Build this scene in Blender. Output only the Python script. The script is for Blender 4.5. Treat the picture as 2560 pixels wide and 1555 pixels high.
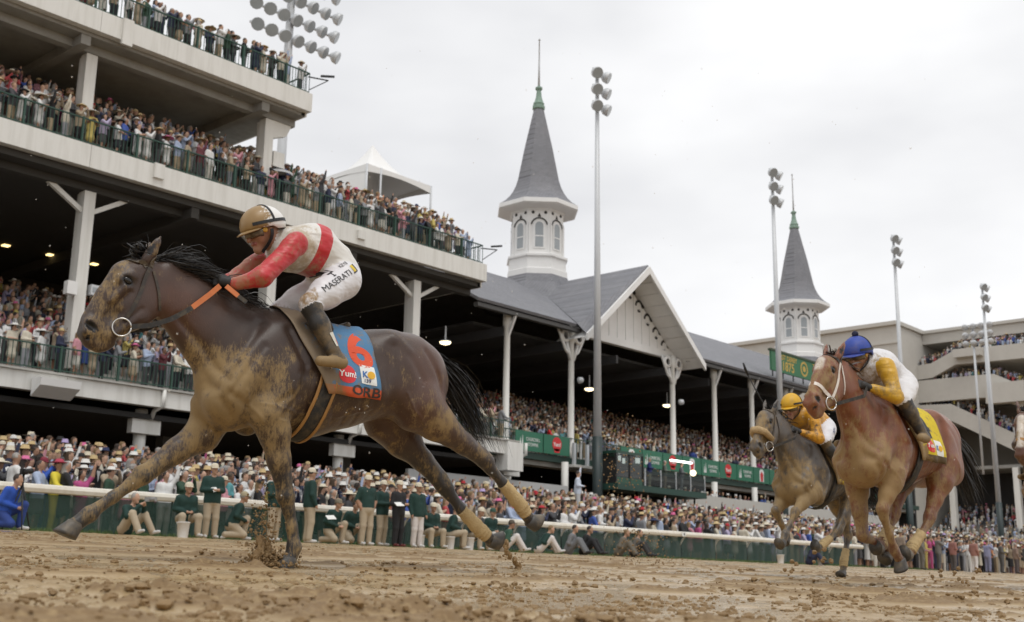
import bpy, bmesh, math, random
import numpy as np
from mathutils import Vector, Matrix
from mathutils.bvhtree import BVHTree

for o in list(bpy.data.objects): bpy.data.objects.remove(o)
SC = bpy.context.scene
COL = SC.collection
R = math.radians

# ------------------------------------------------------------------ camera
# world frame: X = along the track (the way the horses come from), Y = towards the stand, Z = up, camera at the origin
F_PX, W_PX, H_PX = 2927.0, 2560.0, 1555.0
ROLL, PITCH, AZ = 0.016, math.atan(676 / 2927.0), R(41.9)
FW = np.array([math.cos(PITCH)*math.cos(AZ), math.cos(PITCH)*math.sin(AZ), math.sin(PITCH)])
_r0 = np.array([math.sin(AZ), -math.cos(AZ), 0.0]); _u0 = np.cross(_r0, FW)
RT = math.cos(ROLL)*_r0 + math.sin(ROLL)*_u0
UP = math.cos(ROLL)*_u0 - math.sin(ROLL)*_r0
cam_d = bpy.data.cameras.new('camera'); cam = bpy.data.objects.new('camera', cam_d); COL.objects.link(cam)
cam.matrix_world = Matrix(((RT[0], UP[0], -FW[0], 0), (RT[1], UP[1], -FW[1], 0), (RT[2], UP[2], -FW[2], 0), (0, 0, 0, 1)))
cam_d.sensor_width = 36.0; cam_d.lens = 36.0*F_PX/W_PX; cam_d.sensor_fit = 'HORIZONTAL'
cam_d.clip_start = 0.05; cam_d.clip_end = 3000
cam_d.dof.use_dof = True; cam_d.dof.focus_distance = 7.35; cam_d.dof.aperture_fstop = 4.0
SC.camera = cam

# ------------------------------------------------------------------ sky, sun, exposure
SUN_EL, SUN_AZ = R(66), R(-120)          # soft light from behind the camera, high
world = bpy.data.worlds.new('World'); SC.world = world; world.use_nodes = True
nt = world.node_tree; nt.nodes.clear()
wo = nt.nodes.new('ShaderNodeOutputWorld'); bg = nt.nodes.new('ShaderNodeBackground'); bg.inputs['Strength'].default_value = 0.1
sky = nt.nodes.new('ShaderNodeTexSky'); sky.sky_type = 'NISHITA'; sky.sun_disc = False
sky.sun_elevation = SUN_EL; sky.sun_rotation = math.pi/2 - SUN_AZ
tc = nt.nodes.new('ShaderNodeTexCoord'); mp = nt.nodes.new('ShaderNodeMapping'); mp.inputs['Scale'].default_value = (1.0, 1.0, 2.4)
mp.inputs['Location'].default_value = (0.35, 0.1, 0.2)
nz = nt.nodes.new('ShaderNodeTexNoise'); nz.inputs['Scale'].default_value = 1.5; nz.inputs['Detail'].default_value = 5; nz.inputs['Roughness'].default_value = 0.5
cr = nt.nodes.new('ShaderNodeValToRGB'); cr.color_ramp.elements[0].position = 0.36; cr.color_ramp.elements[1].position = 0.66
cr.color_ramp.elements[0].color = (6.7, 6.75, 6.95, 1); cr.color_ramp.elements[1].color = (10.3, 10.3, 10.3, 1)
hs = nt.nodes.new('ShaderNodeHueSaturation'); hs.inputs['Saturation'].default_value = 0.25
mx = nt.nodes.new('ShaderNodeMix'); mx.data_type = 'RGBA'; mx.inputs[0].default_value = 0.9
nt.links.new(tc.outputs['Generated'], mp.inputs['Vector']); nt.links.new(mp.outputs[0], nz.inputs['Vector'])
nt.links.new(nz.outputs['Fac'], cr.inputs[0]); nt.links.new(sky.outputs[0], hs.inputs['Color'])
nt.links.new(hs.outputs[0], mx.inputs[6]); nt.links.new(cr.outputs[0], mx.inputs[7])
nt.links.new(mx.outputs[2], bg.inputs['Color']); nt.links.new(bg.outputs[0], wo.inputs[0])
sun_d = bpy.data.lights.new('sun', 'SUN'); sun_d.energy = 1.0; sun_d.angle = R(24); sun_d.color = (1.0, 0.97, 0.92)
sun = bpy.data.objects.new('sun', sun_d); COL.objects.link(sun)
_sd = Vector((math.cos(SUN_EL)*math.cos(SUN_AZ), math.cos(SUN_EL)*math.sin(SUN_AZ), math.sin(SUN_EL)))
sun.rotation_euler = _sd.to_track_quat('Z', 'Y').to_euler()
SC.view_settings.view_transform = 'Standard'; SC.view_settings.look = 'None'
SC.view_settings.exposure = 0.26; SC.view_settings.gamma = 1.0; SC.view_settings.use_curve_mapping = False
SC.render.engine = 'CYCLES'
SC.cycles.max_bounces = 5; SC.cycles.diffuse_bounces = 3; SC.cycles.glossy_bounces = 2; SC.cycles.transmission_bounces = 3
SC.cycles.transparent_max_bounces = 8; SC.cycles.use_denoising = True; SC.cycles.caustics_reflective = False; SC.cycles.caustics_refractive = False

# ------------------------------------------------------------------ small helpers
rng = random.Random(11)
npr = np.random.default_rng(7)
def ray(x, y):                            # direction of a picture point (2560 x 1555)
    d = FW + RT*(x - W_PX/2)/F_PX + UP*(H_PX/2 - y)/F_PX
    return d/np.linalg.norm(d)
def on_y(x, y, Y): d = ray(x, y); return d*(Y/d[1])
def on_x(x, y, X): d = ray(x, y); return d*(X/d[0])
def proj(p):
    p = np.asarray(p, float); z = p @ FW
    return W_PX/2 + F_PX*(p @ RT)/z, H_PX/2 - F_PX*(p @ UP)/z, z
GS, GZ, GEDGE = 0.044, -0.19, 24.6
def gz(Y): return GZ + GS*min(max(Y, -8.0), GEDGE)

def tag(o, label=None, cat=None, group=None, kind=None):
    if label: o['label'] = label
    if cat: o['category'] = cat
    if group: o['group'] = group
    if kind: o['kind'] = kind
    return o
def thing(name, label, cat, loc=(0, 0, 0), rz=0.0, group=None, parent=None):
    o = bpy.data.objects.new(name, None); COL.objects.link(o); o.empty_display_size = 0.2
    o.location = loc; o.rotation_euler = (0, 0, rz)
    if parent: o.parent = parent
    return tag(o, label, cat, group)
def attach(o, parent):                    # o is modelled in world space, parent is an unrotated Empty or a mesh at the origin
    o.parent = parent
    t = Vector((0, 0, 0)); p = parent; m = Matrix.Identity(4)
    while p is not None:
        m = p.matrix_basis @ m if p.parent is None else (p.matrix_parent_inverse @ p.matrix_basis) @ m
        p = p.parent
    o.matrix_parent_inverse = m.inverted()
    return o
def link(name, me, mats, parent=None, local=False):
    o = bpy.data.objects.new(name, me); COL.objects.link(o)
    if mats is not None:
        for m in (mats if isinstance(mats, (list, tuple)) else [mats]): me.materials.append(m)
    if parent is not None:
        if local: o.parent = parent
        else: attach(o, parent)
    return o
def np_mesh(name, V, Fq, smooth=True, mat_idx=None):
    """V (n,3), Fq (m,k) all faces with k corners"""
    V = np.asarray(V, np.float32); Fq = np.asarray(Fq, np.int32)
    me = bpy.data.meshes.new(name); k = Fq.shape[1]
    me.vertices.add(len(V)); me.vertices.foreach_set('co', V.ravel())
    me.loops.add(Fq.size); me.loops.foreach_set('vertex_index', Fq.ravel())
    me.polygons.add(len(Fq)); me.polygons.foreach_set('loop_start', np.arange(0, Fq.size, k, dtype=np.int32))
    me.polygons.foreach_set('use_smooth', np.full(len(Fq), smooth))
    if mat_idx is not None: me.polygons.foreach_set('material_index', np.asarray(mat_idx, np.int32))
    me.update(calc_edges=True); me.validate()
    return me
def add_attr(me, name, arr, kind='FLOAT'):
    a = me.attributes.new(name, kind, 'POINT'); arr = np.asarray(arr, np.float32)
    if kind == 'FLOAT': a.data.foreach_set('value', arr.ravel())
    else:
        if arr.shape[1] == 3: arr = np.c_[arr, np.ones(len(arr), np.float32)]
        a.data.foreach_set('color', arr.astype(np.float32).ravel())

class MB:
    """collects shapes (world space) into one mesh"""
    def __init__(s): s.v = []; s.f = []; s.mi = []; s.cur = 0
    def add(s, vs, fs):
        b = len(s.v); s.v += [tuple(map(float, p)) for p in vs]
        for f in fs: s.f.append(tuple(b + i for i in f)); s.mi.append(s.cur)
        return s
    def box(s, x0, x1, y0, y1, z0, z1):
        return s.add([(x0,y0,z0),(x1,y0,z0),(x1,y1,z0),(x0,y1,z0),(x0,y0,z1),(x1,y0,z1),(x1,y1,z1),(x0,y1,z1)],
                     [(0,3,2,1),(4,5,6,7),(0,1,5,4),(1,2,6,5),(2,3,7,6),(3,0,4,7)])
    def bar(s, a, b, w, h=None):          # rectangular bar from a to b
        a, b = Vector(a), Vector(b); h = h or w; d = (b - a).normalized()
        side = d.cross(Vector((0, 0, 1)))
        if side.length < 1e-3: side = Vector((1, 0, 0))
        side.normalize(); up = side.cross(d)
        vs = [p + side*sx*w/2 + up*sz*h/2 for p in (a, b) for sx, sz in ((-1,-1),(1,-1),(1,1),(-1,1))]
        return s.add(vs, [(3,2,1,0),(4,5,6,7),(0,1,5,4),(1,2,6,5),(2,3,7,6),(3,0,4,7)])
    def tube(s, pts, rad, n=8, caps=True):
        pts = [Vector(p) for p in pts]; rad = rad if isinstance(rad, (list, tuple)) else [rad]*len(pts)
        vs = []; prev = None
        for i, p in enumerate(pts):
            d = (pts[min(i+1, len(pts)-1)] - pts[max(i-1, 0)])
            d = d.normalized() if d.length > 1e-9 else Vector((0, 0, 1))
            if prev is None:
                a = d.cross(Vector((0, 0, 1)))
                if a.length < 1e-3: a = d.cross(Vector((1, 0, 0)))
            else: a = prev - d*prev.dot(d)
            a.normalize(); prev = a; b = d.cross(a)
            vs += [p + (a*math.cos(2*math.pi*k/n) + b*math.sin(2*math.pi*k/n))*rad[i] for k in range(n)]
        fs = [(i*n + k, i*n + (k+1) % n, (i+1)*n + (k+1) % n, (i+1)*n + k) for i in range(len(pts)-1) for k in range(n)]
        if caps: fs += [tuple(range(n-1, -1, -1)), tuple((len(pts)-1)*n + k for k in range(n))]
        return s.add(vs, fs)
    def lathe(s, prof, c, n=16, ph=0.0, axis='z', caps=False):   # prof: (radius, height)
        vs = []
        for r, h in prof:
            for k in range(n):
                a = ph + 2*math.pi*k/n
                p = (r*math.cos(a), r*math.sin(a), h)
                if axis == 'y': p = (p[0], h, p[1])
                elif axis == 'x': p = (h, p[0], p[1])
                vs.append((c[0]+p[0], c[1]+p[1], c[2]+p[2]))
        m = len(prof)
        fs = [(i*n + k, i*n + (k+1) % n, (i+1)*n + (k+1) % n, (i+1)*n + k) for i in range(m-1) for k in range(n)]
        if caps: fs += [tuple(range(n-1, -1, -1)), tuple((m-1)*n + k for k in range(n))]
        return s.add(vs, fs)
    def prism(s, poly, fn0, fn1):         # poly 2d -> two 3d rings
        n = len(poly)
        return s.add([fn0(p) for p in poly] + [fn1(p) for p in poly],
                     [tuple(range(n-1, -1, -1)), tuple(range(n, 2*n))] + [(i, (i+1) % n, n + (i+1) % n, n + i) for i in range(n)])
    def build(s, name, mat, parent=None, smooth=False, local=False):
        me = bpy.data.meshes.new(name); me.from_pydata(s.v, [], s.f)
        if smooth: me.polygons.foreach_set('use_smooth', np.ones(len(me.polygons), bool))
        if any(s.mi): me.polygons.foreach_set('material_index', np.array(s.mi, np.int32))
        bm = bmesh.new(); bm.from_mesh(me); bmesh.ops.recalc_face_normals(bm, faces=bm.faces); bm.to_mesh(me); bm.free()
        return link(name, me, mat, parent, local)

# ------------------------------------------------------------------ materials
def nodes(m):
    m.use_nodes = True; n = m.node_tree; b = n.nodes['Principled BSDF']
    return n, b
def N(n, t, **kw):
    x = n.nodes.new('ShaderNode' + t)
    for k, v in kw.items():
        if k.startswith('in_'): x.inputs[k[3:].replace('_', ' ')].default_value = v
        else: setattr(x, k, v)
    return x
def mixc(n, fac, a, b, mode='MIX'):
    m = N(n, 'Mix', data_type='RGBA', blend_type=mode)
    for i, v in ((0, fac), (6, a), (7, b)):
        if hasattr(v, 'links'): n.links.new(v, m.inputs[i])
        else: m.inputs[i].default_value = v if i == 0 else (tuple(v) + (1,))[:4]
    return m.outputs[2]
def ramp(n, src, p0, p1, c0=(0, 0, 0), c1=(1, 1, 1)):
    r = N(n, 'ValToRGB'); r.color_ramp.elements[0].position = p0; r.color_ramp.elements[1].position = p1
    r.color_ramp.elements[0].color = tuple(c0) + (1,); r.color_ramp.elements[1].color = tuple(c1) + (1,)
    n.links.new(src, r.inputs[0]); return r.outputs[0]
def mrange(n, src, a, b, lo=0.0, hi=1.0, smooth=True):
    m = N(n, 'MapRange'); m.interpolation_type = 'SMOOTHSTEP' if smooth else 'LINEAR'; n.links.new(src, m.inputs[0])
    m.inputs[1].default_value = a; m.inputs[2].default_value = b; m.inputs[3].default_value = lo; m.inputs[4].default_value = hi
    return m.outputs[0]
def noise(n, scale, detail=4, rough=0.55, vec=None, stretch=None):
    x = N(n, 'TexNoise'); x.inputs['Scale'].default_value = scale; x.inputs['Detail'].default_value = detail; x.inputs['Roughness'].default_value = rough
    if vec is None:
        t = N(n, 'TexCoord'); vec = t.outputs['Object']
    if stretch:
        m = N(n, 'Mapping'); m.inputs['Scale'].default_value = stretch[:3]
        if len(stretch) > 3: m.inputs['Rotation'].default_value = stretch[3:]
        n.links.new(vec, m.inputs[0]); vec = m.outputs[0]
    n.links.new(vec, x.inputs['Vector']); return x.outputs['Fac']
MATS = {}
def mat(name, col, rough=0.6, var=0.12, scale=3.0, bump=0.0, bscale=40.0, metal=0.0, dirt=None, dirt_amt=0.5, stretch=None, spec=0.5, emit=None, emit_s=0.0, dscale=1.2):
    if name in MATS: return MATS[name]
    m = bpy.data.materials.new(name); n, b = nodes(m)
    c = tuple(col)
    f = noise(n, scale, 5, 0.6, stretch=stretch)
    out = mixc(n, f, tuple(x*(1-var) for x in c), tuple(min(1, x*(1+var)) for x in c))
    if dirt:
        g = ramp(n, noise(n, dscale, 6, 0.65, stretch=stretch), 0.45, 0.75)
        mm = N(n, 'Math', operation='MULTIPLY'); n.links.new(g, mm.inputs[0]); mm.inputs[1].default_value = dirt_amt
        out = mixc(n, mm.outputs[0], out, dirt)
    n.links.new(out, b.inputs['Base Color'])
    b.inputs['Roughness'].default_value = rough; b.inputs['Metallic'].default_value = metal
    b.inputs['Specular IOR Level'].default_value = spec
    if bump > 0:
        bp = N(n, 'Bump'); bp.inputs['Strength'].default_value = bump; bp.inputs['Distance'].default_value = 0.02
        n.links.new(noise(n, bscale, 4), bp.inputs['Height']); n.links.new(bp.outputs[0], b.inputs['Normal'])
    if emit is not None:
        b.inputs['Emission Color'].default_value = tuple(emit) + (1,); b.inputs['Emission Strength'].default_value = emit_s
    MATS[name] = m; return m

# ------------------------------------------------------------------ implicit surfaces (bodies): smooth unions meshed with surface nets
def _hash(ix, iy, iz):
    h = (ix*374761393 + iy*668265263 + iz*2147483647 + 12345) & 0x7fffffff
    h = ((h ^ (h >> 13))*1274126177) & 0x7fffffff
    return ((h ^ (h >> 16)) & 0xffff)/65535.0
def vnoise(x, y, z=None):
    x = np.asarray(x, float); y = np.asarray(y, float); z = np.zeros_like(x) if z is None else np.asarray(z, float)
    ix, iy, iz = np.floor(x).astype(np.int64), np.floor(y).astype(np.int64), np.floor(z).astype(np.int64)
    fx, fy, fz = x-ix, y-iy, z-iz
    sx, sy, sz = fx*fx*(3-2*fx), fy*fy*(3-2*fy), fz*fz*(3-2*fz)
    def lerp(a, b, t): return a + (b-a)*t
    c = lambda a, b_, d: _hash(ix+a, iy+b_, iz+d)
    return lerp(lerp(lerp(c(0,0,0), c(1,0,0), sx), lerp(c(0,1,0), c(1,1,0), sx), sy),
                lerp(lerp(c(0,0,1), c(1,0,1), sx), lerp(c(0,1,1), c(1,1,1), sx), sy), sz)
def fbm(x, y, z=None, o=4, g=0.5):
    t = 0; a = 1.0; s = 0; f = 1.0
    for i in range(o):
        t = t + a*vnoise(x*f + i*17.3, y*f + i*9.1, None if z is None else z*f + i*5.7); s += a; a *= g; f *= 2.03
    return t/s
class SDF:
    def __init__(s, k=0.05): s.p = []; s.k = k
    def rc(s, a, b, ra, rb, lab=0, k=None, sy=1.0, sub=False):      # tapered capsule; sy: width factor across y
        s.p.append(('rc', np.array(a, float), np.array(b, float), ra, rb, lab, s.k if k is None else k, sy, sub)); return s
    def sph(s, c, r, lab=0, k=None, sy=1.0, sub=False): return s.rc(c, np.array(c, float) + [0, 0, 1e-4], r, r, lab, k, sy, sub)
    def chain(s, pts, lab=0, k=None, sy=1.0):                        # pts: (x,y,z,r)
        for p, q in zip(pts[:-1], pts[1:]): s.rc(p[:3], q[:3], p[3], q[3], lab, k, sy)
        return s
    def ell(s, c, rad, rot=(0, 0, 0), lab=0, k=None, sub=False):
        M = np.array(Matrix.Rotation(rot[2], 3, 'Z') @ Matrix.Rotation(rot[1], 3, 'Y') @ Matrix.Rotation(rot[0], 3, 'X'))
        s.p.append(('el', np.array(c, float), np.array(rad, float), M, None, lab, s.k if k is None else k, 1.0, sub)); return s
    def mesh(s, h):
        lo = np.full(3, 1e9); hi = -lo
        bbs = []
        for q in s.p:
            if q[0] == 'rc':
                rr = max(q[3], q[4]); e = np.array([rr, rr*q[7], rr])
                l, u = np.minimum(q[1], q[2]) - e, np.maximum(q[1], q[2]) + e
            else:
                rr = q[2].max(); l, u = q[1] - rr, q[1] + rr
            bbs.append((l, u))
            if not q[8]: lo = np.minimum(lo, l); hi = np.maximum(hi, u)
        lo -= 3*h; hi += 3*h
        dims = np.ceil((hi-lo)/h).astype(int) + 1
        Fv = np.full(dims, 1e3, np.float32); L = np.zeros(dims, np.int16); B = np.full(dims, 1e3, np.float32)
        ax = [lo[i] + h*np.arange(dims[i]) for i in range(3)]
        for q, (l, u) in zip(s.p, bbs):
            k = q[6]; m = k + 2.5*h
            i0 = np.maximum(np.floor((l-m-lo)/h).astype(int), 0); i1 = np.minimum(np.ceil((u+m-lo)/h).astype(int) + 1, dims)
            if (i1 <= i0).any(): continue
            X = ax[0][i0[0]:i1[0], None, None].astype(np.float32); Y = ax[1][None, i0[1]:i1[1], None].astype(np.float32); Z = ax[2][None, None, i0[2]:i1[2]].astype(np.float32)
            if q[0] == 'rc':
                a, b, ra, rb, sy = q[1], q[2], q[3], q[4], q[7]
                d = b-a; dy = d[1]/sy; L2 = d[0]**2 + dy**2 + d[2]**2 + 1e-12
                px, py, pz = X-a[0], (Y-a[1])/sy, Z-a[2]
                t = np.clip((px*d[0] + py*dy + pz*d[2])/L2, 0, 1)
                D = np.sqrt((px-t*d[0])**2 + (py-t*dy)**2 + (pz-t*d[2])**2) - (ra + t*(rb-ra))
            else:
                c, rad, M = q[1], q[2], q[3]
                px, py, pz = X-c[0], Y-c[1], Z-c[2]
                e = [(M[0, j]*px + M[1, j]*py + M[2, j]*pz)/rad[j] for j in range(3)]
                k0 = np.sqrt(e[0]**2 + e[1]**2 + e[2]**2) + 1e-9
                k1 = np.sqrt((e[0]/rad[0])**2 + (e[1]/rad[1])**2 + (e[2]/rad[2])**2) + 1e-9
                D = k0*(k0-1)/k1
            sl = tuple(slice(i0[j], i1[j]) for j in range(3)); A = Fv[sl]
            if q[8]:
                D = -D; cut = (D > A) & (np.abs(D) < 3*h)
                hh = np.maximum(k-np.abs(A-D), 0)/max(k, 1e-6)
                Fv[sl] = np.maximum(A, D) + hh*hh*k*0.25
                Ls = L[sl]; Ls[cut] = q[5]
            else:
                hh = np.maximum(k-np.abs(A-D), 0)/max(k, 1e-6)
                Fv[sl] = np.minimum(A, D) - hh*hh*k*0.25
                bb = D < B[sl]; L[sl][bb] = q[5]; B[sl] = np.minimum(B[sl], D)
        S = Fv < 0
        c8 = [S[dx:dims[0]-1+dx, dy:dims[1]-1+dy, dz:dims[2]-1+dz] for dx in (0, 1) for dy in (0, 1) for dz in (0, 1)]
        cnt = sum(c.astype(np.int8) for c in c8)
        ci = np.argwhere((cnt > 0) & (cnt < 8))
        idx = np.full(np.array(dims)-1, -1, np.int32); idx[tuple(ci.T)] = np.arange(len(ci))
        offs = [np.array((dx, dy, dz)) for dx in (0, 1) for dy in (0, 1) for dz in (0, 1)]
        vals = np.stack([Fv[tuple((ci+o).T)] for o in offs], 1)
        acc = np.zeros((len(ci), 3)); num = np.zeros(len(ci))
        for i in range(8):
            for j in range(i+1, 8):
                if abs(offs[i]-offs[j]).sum() == 1:
                    a, b = vals[:, i], vals[:, j]; m = (a < 0) != (b < 0)
                    t = np.where(m, a/np.where(m, a-b, 1), 0)
                    acc += np.where(m[:, None], offs[i] + t[:, None]*(offs[j]-offs[i]), 0); num += m
        V = lo + h*(ci + acc/num[:, None])
        faces = []
        for axn in range(3):
            u_, w_ = [(1, 2), (2, 0), (0, 1)][axn]
            n = list(dims); 
            s0 = [slice(None)]*3; s1 = [slice(None)]*3
            s0[axn] = slice(0, dims[axn]-1); s1[axn] = slice(1, dims[axn])
            for q_ in (u_, w_): s0[q_] = slice(1, dims[q_]-1); s1[q_] = slice(1, dims[q_]-1)
            a, b = S[tuple(s0)], S[tuple(s1)]
            e = np.argwhere(a != b); 
            if len(e) == 0: continue
            inside = a[tuple(e.T)]
            e = e.copy(); e[:, u_] += 1; e[:, w_] += 1
            def gi(du, dw):
                t = e.copy(); t[:, u_] -= du; t[:, w_] -= dw; return idx[tuple(t.T)]
            q4 = np.stack([gi(1, 1), gi(0, 1), gi(0, 0), gi(1, 0)], 1)
            q4[~inside] = q4[~inside][:, ::-1]
            faces.append(q4)
        Fq = np.concatenate(faces)
        lab = L[tuple(np.clip(np.round((V-lo)/h).astype(int), 0, np.array(dims)-1).T)]
        return V, Fq, lab
def relax(V, Fq, it=1, f=0.5):
    """light Laplacian smoothing"""
    e = np.concatenate([Fq[:, [0, 1]], Fq[:, [1, 2]], Fq[:, [2, 3]], Fq[:, [3, 0]]])
    for _ in range(it):
        acc = np.zeros_like(V); n = np.zeros(len(V))
        np.add.at(acc, e[:, 0], V[e[:, 1]]); np.add.at(n, e[:, 0], 1)
        np.add.at(acc, e[:, 1], V[e[:, 0]]); np.add.at(n, e[:, 1], 1)
        V = V + f*(acc/np.maximum(n, 1)[:, None] - V)
    return V
# ================================================================== THE SETTING
WHITE = mat('white_paint', (0.74, 0.735, 0.70), 0.55, 0.05, 0.6, dirt=(0.42, 0.40, 0.35), dirt_amt=0.5, stretch=(2.5, 2.5, 0.22))
WHITE2 = mat('white_timber', (0.80, 0.80, 0.79), 0.5, 0.04, 2.0, dirt=(0.6, 0.6, 0.58), dirt_amt=0.25)
CONC = mat('concrete', (0.42, 0.41, 0.38), 0.85, 0.15, 1.5, bump=0.2, dirt=(0.2, 0.19, 0.17), dirt_amt=0.5)
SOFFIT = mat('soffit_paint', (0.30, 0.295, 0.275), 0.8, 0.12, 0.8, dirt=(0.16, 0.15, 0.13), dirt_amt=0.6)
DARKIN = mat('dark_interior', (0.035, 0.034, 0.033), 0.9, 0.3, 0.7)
MIDWALL = mat('inner_wall', (0.32, 0.325, 0.31), 0.8, 0.1, 0.8)
GREEN = mat('railing_green', (0.018, 0.062, 0.042), 0.45, 0.1)
PANEL = mat('panel_green', (0.022, 0.15, 0.085), 0.5, 0.12, 0.8)
SLATE = mat('slate_roof', (0.20, 0.203, 0.222), 0.7, 0.10, 2.0, dirt=(0.27, 0.27, 0.285), dirt_amt=0.6, dscale=0.8)
GALV = mat('galvanised_steel', (0.58, 0.60, 0.62), 0.45, 0.08, 2.0, metal=0.1)
BLACK = mat('black_metal', (0.012, 0.013, 0.014), 0.5, 0.2)
COPPER = mat('copper_patina', (0.22, 0.32, 0.26), 0.6, 0.2, 4.0)
BEIGE = mat('beige_stucco', (0.52, 0.50, 0.46), 0.85, 0.06, 0.4, dirt=(0.4, 0.385, 0.35), dirt_amt=0.3)
TENTM = mat('tent_fabric', (0.80, 0.80, 0.79), 0.6, 0.03, 0.6)
GLASSD = mat('window_glass', (0.03, 0.035, 0.04), 0.06, 0.1, 0.5)
PALEGL = mat('pale_window_glass', (0.33, 0.36, 0.38), 0.12, 0.15, 1.5)
TXTW = mat('white_lettering', (0.78, 0.80, 0.78), 0.6, 0.02)
YUMRED = mat('red_print', (0.62, 0.025, 0.03), 0.5, 0.05)
GOLD = mat('gold_lettering', (0.55, 0.37, 0.08), 0.55, 0.08)
LAMPM = mat('lamp_glass', (0.9, 0.85, 0.7), 0.3, 0.0, emit=(1.0, 0.82, 0.5), emit_s=3.0)
LAMPW = mat('white_lamp', (0.9, 0.9, 0.9), 0.3, 0.0, emit=(1.0, 0.97, 0.9), emit_s=4.0)
DOWNL = mat('downlight', (0.9, 0.85, 0.7), 0.3, 0.0, emit=(1.0, 0.72, 0.30), emit_s=2.2)
# slates: fine courses as relief
_n, _b = nodes(SLATE)
_tc = N(_n, 'TexCoord'); _br = N(_n, 'TexBrick'); _br.inputs['Scale'].default_value = 3.2; _br.inputs['Mortar Size'].default_value = 0.03
_br.inputs['Color1'].default_value = (0.5, 0.5, 0.5, 1); _br.inputs['Color2'].default_value = (0.62, 0.62, 0.62, 1); _br.inputs['Mortar'].default_value = (0.2, 0.2, 0.2, 1)
_mpp = N(_n, 'Mapping'); _mpp.inputs['Rotation'].default_value = (R(90), 0, 0)
_n.links.new(_tc.outputs['Object'], _mpp.inputs[0]); _n.links.new(_mpp.outputs[0], _br.inputs['Vector'])
_old = _b.inputs['Base Color'].links[0].from_socket
_n.links.new(mixc(_n, 0.85, _old, _br.outputs['Color'], 'OVERLAY'), _b.inputs['Base Color'])

_txt_cache = {}
def text_mesh(body, size=1.0, extrude=0.0, bold=False):
    """flat lettering mesh in its own xy plane, centred"""
    key = (body, size, extrude)
    cu = bpy.data.curves.new('lettering', 'FONT'); cu.body = body; cu.size = size; cu.extrude = extrude; cu.align_x = 'CENTER'; cu.align_y = 'CENTER'
    if bold: cu.offset = (0.02 if bold is True else bold)*size
    ob = bpy.data.objects.new('tmp', cu); COL.objects.link(ob)
    dg = bpy.context.evaluated_depsgraph_get(); dg.update()
    me = bpy.data.meshes.new_from_object(ob.evaluated_get(dg)); bpy.data.objects.remove(ob); bpy.data.curves.remove(cu)
    me.materials.clear()
    return me
def lettering(body, size, X, Y, Z, m, parent, bold=False, sx=1.0):
    """upright lettering that reads from the track (-Y side)"""
    me = text_mesh(body, size, 0.004, bold)
    co = np.zeros(len(me.vertices)*3, np.float32); me.vertices.foreach_get('co', co); co = co.reshape(-1, 3)
    new = np.c_[X + co[:, 0]*sx, Y - co[:, 2], Z + co[:, 1]]
    me.vertices.foreach_set('co', new.astype(np.float32).ravel()); me.update()
    return link('lettering', me, m, parent)

# ------------------------------------------------------------------ ground sheet, apron
def strip(name, prof, x0, x1, m, kind='structure', nx=2):
    xs = np.linspace(x0, x1, nx); mb = MB()
    for i in range(nx-1):
        for (ya, za), (yb, zb) in zip(prof[:-1], prof[1:]):
            mb.add([(xs[i], ya, za), (xs[i+1], ya, za), (xs[i+1], yb, zb), (xs[i], yb, zb)], [(0, 1, 2, 3)])
    o = mb.build(name, m); o['kind'] = kind; return o
MUDSHEET = mat('packed_mud', (0.27, 0.185, 0.105), 0.55, 0.25, 1.3, bump=0.6, bscale=14)
APRON = mat('apron_asphalt', (0.09, 0.088, 0.085), 0.85, 0.2, 1.0)
strip('ground', [(-900, gz(-8)-0.12), (-8, gz(-8)-0.12), (26.4, gz(26.4)-0.12), (900, gz(26.4)-0.12)], -900, 1200, MUDSHEET)
strip('apron', [(26.2, 0.86), (27.0, 0.92), (38.5, 0.92 + 0.17*11.5), (39.9, 2.88)], -20, 128, APRON)

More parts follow.
